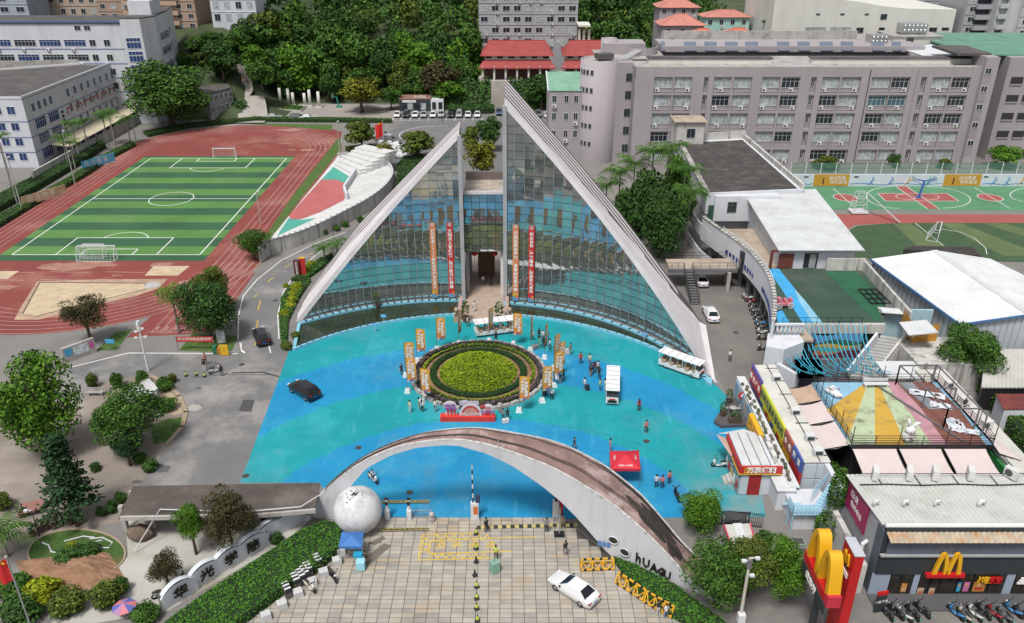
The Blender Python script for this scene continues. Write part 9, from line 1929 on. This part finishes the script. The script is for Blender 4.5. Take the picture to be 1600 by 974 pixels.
b=B();[b.bar(p,q,.04)for p,q in(((-.52,0,.34),(-.1,0,.3)),((-.1,0,.3),(.4,0,.8)),((-.2,0,.82),(.4,0,.8)),((-.2,0,.82),(-.1,0,.3)),((-.52,0,.34),(-.2,0,.82)),((.52,0,.34),(.38,0,1.0)))];b.ob('frame',mGry,bi,local=True);B().box(-.22,0,.88,.26,.14,.05).ob('saddle',mBlk,bi,local=True);B().bar((.38,-.26,1.0),(.38,.26,1.0),.04).ob('handlebar',mBlk,bi,local=True)
struct('side_lawn',B().sheet(px((236,665),(262,655),(288,652),(286,665),(262,690),(240,694)),.03),mGrass);b=B();b.wall(px((238,590),(262,600),(280,620),(291,645),(285,668),(262,694)),.5,0,.16);struct('garden_kerb',b,M('kerb_tan',(.34,.27,.19)));struct('seat_paving',B().sheet(px((246,604),(262,606),(282,630),(286,646),(272,650),(255,640)),.028),M('paving_tan',(.42,.32,.22),.9))
es=thing('entrance_sign','dark red entrance sign with white characters and a yellow edge in the verge','sign',g(466,434));B().box(0,0,0,.9,.5,3.0).ob('slab',M('sign_maroon',(.10,.02,.025),.6),es,local=True);B().box(.85,.35,0,.9,.4,3.2).ob('wing',mSgR,es,local=True);B().box(.85,.35,3.2,.95,.45,.12).ob('yellow_edge',mSgY,es,local=True);[setattr(text(ch,.4,(0,-.27,2.6-i*.42),(1,0,0),(0,0,1),mTxt,None,.01,'character'),'parent',es)for i,ch in enumerate('国旗教育基地')]
for u,v,L_,m_,lab in((72,316,9.5,(.55,.42,.25),'long pale yellow poster board beside the running track'),(156,262,8.5,(.10,.42,.66),'long blue poster board beside the running track')):
 p=g(u,v);t=thing('poster_board',lab,'sign',p,R(62),'poster boards along the track');B().box(0,0,.5,L_,.12,1.9).ob('panel',M('poster_'+lab[5:9],m_,.7,var=.25,scale=.6),t,local=True);[B().bar((x,0,0),(x,0,.6),.1).ob('post',mGry,t,local=True)for x in(-L_/3,0,L_/3)];[setattr(text(ch,1.3,(-3.0+i*1.6,-.09,1.45),(1,0,0),(0,0,1),mTxt,None,.01,'character'),'parent',t)for i,ch in enumerate('阳光体育')]
cvr=thing('covered_walk','cream roofed covered walk at the foot of the nearer school block','shelter',(-104,212,0));b=B();b.quad((-106.8,187,4.0),(-102.2,187,3.5),(-102.2,228,3.5),(-106.8,228,4.0));b.quad((-106.8,228,3.9),(-102.2,228,3.4),(-102.2,187,3.4),(-106.8,187,3.9));b.ob('roof',M('cream_roof',(.56,.50,.36),.7,var=.08),cvr);B().wall([(-102.4,170),(-102.4,228)],.4,0,2.6).ob('wall',mMould,cvr);[B().bar((-102.3,y,2.6),(-102.3,y,3.45),.2).ob('post',mFrW,cvr)for y in np.arange(188,228,4)]
pvl=thing('pavilion','low dark roofed pavilion beyond the banyan','pavilion',g(335,160));Q=rz(7.5,(312,136),(356,130),(360,137),(322,147));B().prism(Q,7.2,7.5).ob('roof',mRoofD,pvl);B().prism([lerp(V2(p),V2(sum(Q,Vector())/4),.1)for p in Q],0,7.2).ob('wall',mGreyW,pvl);[B().bar((p.x,p.y,0),(p.x,p.y,7.2),.5).ob('column',mGry,pvl)for p in Q];a,c=Q[3],Q[2];d=(c-a).normalized();[window(pvl,a.lerp(c,(k+.5)/5)+Vector((d.y*.5,-d.x*.5,-z_-1.2)),d,1.3,1.6,2,1)for k in range(5)for z_ in(1.2,4.2)]
for i,(u,v,h)in enumerate(((439,164,5),(452,164,4.8),(459,165,3.8),(477,166,3.8),(485,166,4.8),(499,168,4.6))):p=g(u,v);t=thing('stone_column','%s pale stone column on the concrete court counted from the left'%('first','second','third','fourth','fifth','sixth')[i],'column',p,0,'free standing stone columns');B().tube([(0,0,.3),(0,0,h)],[.5,.42],10).ob('shaft',mWallK,t,True,local=True);B().box(0,0,0,1.3,1.3,.35).ob('base',mWallK,t,local=True)
cpl=thing('court_planter','low kerbed planter with clipped plants on the concrete court','planter',g(450,172));Q=rz(0,(423,172),(440,165),(478,169),(470,175));B().wall(Q+[Q[0]],.4,0,.5).ob('kerb',mKerb,cpl);hedge('',Q,.5,LM['mid'],14,.3,parent=cpl)
for u,v,lab in((416,160,'green basketball stand at the left of the concrete court'),(530,168,'green basketball stand at the right of the concrete court')):t=thing('basketball_hoop',lab,'basketball hoop',g(u,v));mTG=M('stand_green',(.03,.26,.20),.6);b=B();b.box(0,0,0,1.6,1,.5);b.tube([(0,0,.4),(-.6,0,3.2)],.2,7);b.ob('post',mTG,t,local=True);B().box(-1.6,0,2.8,.1,1.8,1.1).ob('backboard',M('board_pale',(.45,.60,.68)),t,local=True);B().bar((-.6,0,3.1),(-1.6,0,3.2),.14).ob('arm',mTG,t,local=True)
ki=thing('kiosk','black kiosk with a white annex behind the parked row','kiosk',g(655,172));a,c,e=g(624,174),g(674,173),g(694,172);pbox(ki,'wall',a.x,c.x,a.y,a.y+6,0,3.4,mChar);pbox(ki,'annex',c.x,e.x,a.y,a.y+5,0,3.2,mFrW);pbox(ki,'sign',a.x+1,a.x+5,a.y-.1,a.y,2.5,3.2,mFrW);pbox(ki,'roof_deck',a.x,c.x,a.y,a.y+6,3.4,3.55,M('deck_wood',(.22,.12,.09),.9));[pbox(ki,'shop_window',a.x+.6+i*1.9,a.x+2.1+i*1.9,a.y-.05,a.y,.4,2.3,mPaneC if i%2 else mPaneD)for i in range(4)];[window(ki,(lerp(c.x,e.x,f),a.y,.4),(1,0),1.2,2.3,1,1)for f in(.25,.75)]
text('华光驿站',.9,((c.x+a.x)/2+1.5,a.y+.2,4.0),(1,0,0),(0,0,1),mTxt,ki,.1)
for x,lab in((-7.9,'stone lion on the left of the entrance steps'),(-.35,'stone lion on the right of the entrance steps')):t=thing('stone_lion',lab,'statue',(x,104.6,.02),0,'stone lions at the entrance');mLi=M('lion_stone',(.40,.30,.22),.85,var=.15,scale=3);B().box(0,0,0,.85,1.0,.8).ob('pedestal',mLi,t,local=True);b=B();b.tube([(0,.25,.8),(0,.2,1.2),(0,-.1,1.7)],[.36,.36,.26],9);b.ball((0,-.22,1.95),.34,.33,.33,10,7);b.ball((0,-.5,1.88),.16,n=7,m=5);[b.tube([(q_,-.35,.8),(q_,-.28,1.5)],.1,6)for q_ in(-.2,.2)];b.ob('body',mLi,t,True,local=True)
potplant('large potted tree left of the entrance steps',(-6.6,104.4,.02),1.7,False,1.5);potplant('large potted tree right of the entrance steps',(-1.9,104.4,.02),1.7,False,1.5);potplant('plant growing out of the left pool rim',(-19.8,108.6,.3),1.2,False,1.6)
b=B();b.quad((-24,241,0),(30,241,0),(30,247,7),(-24,247,7));b.quad((30,241,0),(30,247,0),(30,247,7));b.quad((-24,241,0),(-24,247,7),(-24,247,0));struct('planted_bank',b,mHill);st_=thing('stone_stairs','pale stone stairs climbing to the red roofed halls','stairs',(-4,244,0));[B().box(-4,240.6+i*.44,0,4.2,.44,.48*(i+1)).ob('tread',mPave,st_)for i in range(15)]
b=B()
for _ in range(2600):
 y=rnd.uniform(241,247.5);x=rnd.uniform(-24,30)
 if abs(x+4)<2.6:continue
 q=Vector((x,y,(y-241)*1.16+rnd.uniform(.1,.9)));u_=Vector((rnd.gauss(0,1),rnd.gauss(0,1),rnd.gauss(0,1))).normalized()*.5;v_=u_.orthogonal().normalized()*.4;b.quad(q-u_,q-v_,q+u_,q+v_)
put('bank_shrubs',b.mesh('bank_shrubs',LM['dark']),kind='stuff')
for i,(u,v,vt,w_,k)in enumerate(((310,88,58,44,'mid'),(340,85,50,50,'dark'),(375,92,48,56,'mid'),(395,110,70,50,'bright'),(292,108,84,36,'mid'),(318,104,82,32,'olive'),(385,70,30,50,'dark'),(410,140,98,50,'mid'),(720,150,112,44,'dark'),(830,150,112,44,'mid'))):T('%s tree %s'%(('green','dark','leafy','bright','low green','olive','dark tall','spreading','dark bank','green bank')[i],('left of the white house','in front of the white house','right of the white house','at the top bend of the lane','by the flats corner','below the white house','touching the right of the white house','at the left end of the concrete court','on the bank left of the stairs','on the bank right of the wing tip')[i]),k,u,v,vt,w_,'trees by the lane',.12)
b=B();leafball(b,(30.0,60.3,4.8),(.9,.8,2.8),900,.16);leafball(b,(29.4,59.5,1.5),(1.2,1.4,1.6),600,.16);cr_=thing('creeper','green creeper hanging over the corner wall left of the long roof','climbing plant',(29.8,60,0));b.ob('leaves',LM['mid'],cr_)['kind']='stuff';B().tube([(29.8,60.2,0),(30,60.3,5)],.12,6).ob('stem',mBark,cr_)
hs_=B();[hs_.tube([g(u,v,.1)for u,v in q],.06,5)for q in(((66,848),(76,852),(80,862),(96,866)),((140,842),(160,840),(176,848),(170,856),(150,856),(144,848),(160,844)),((100,846),(130,838),(148,840)))];tag(hs_.ob('garden_hose',mFrW),'white garden hoses lying loose on the lawn','hose')
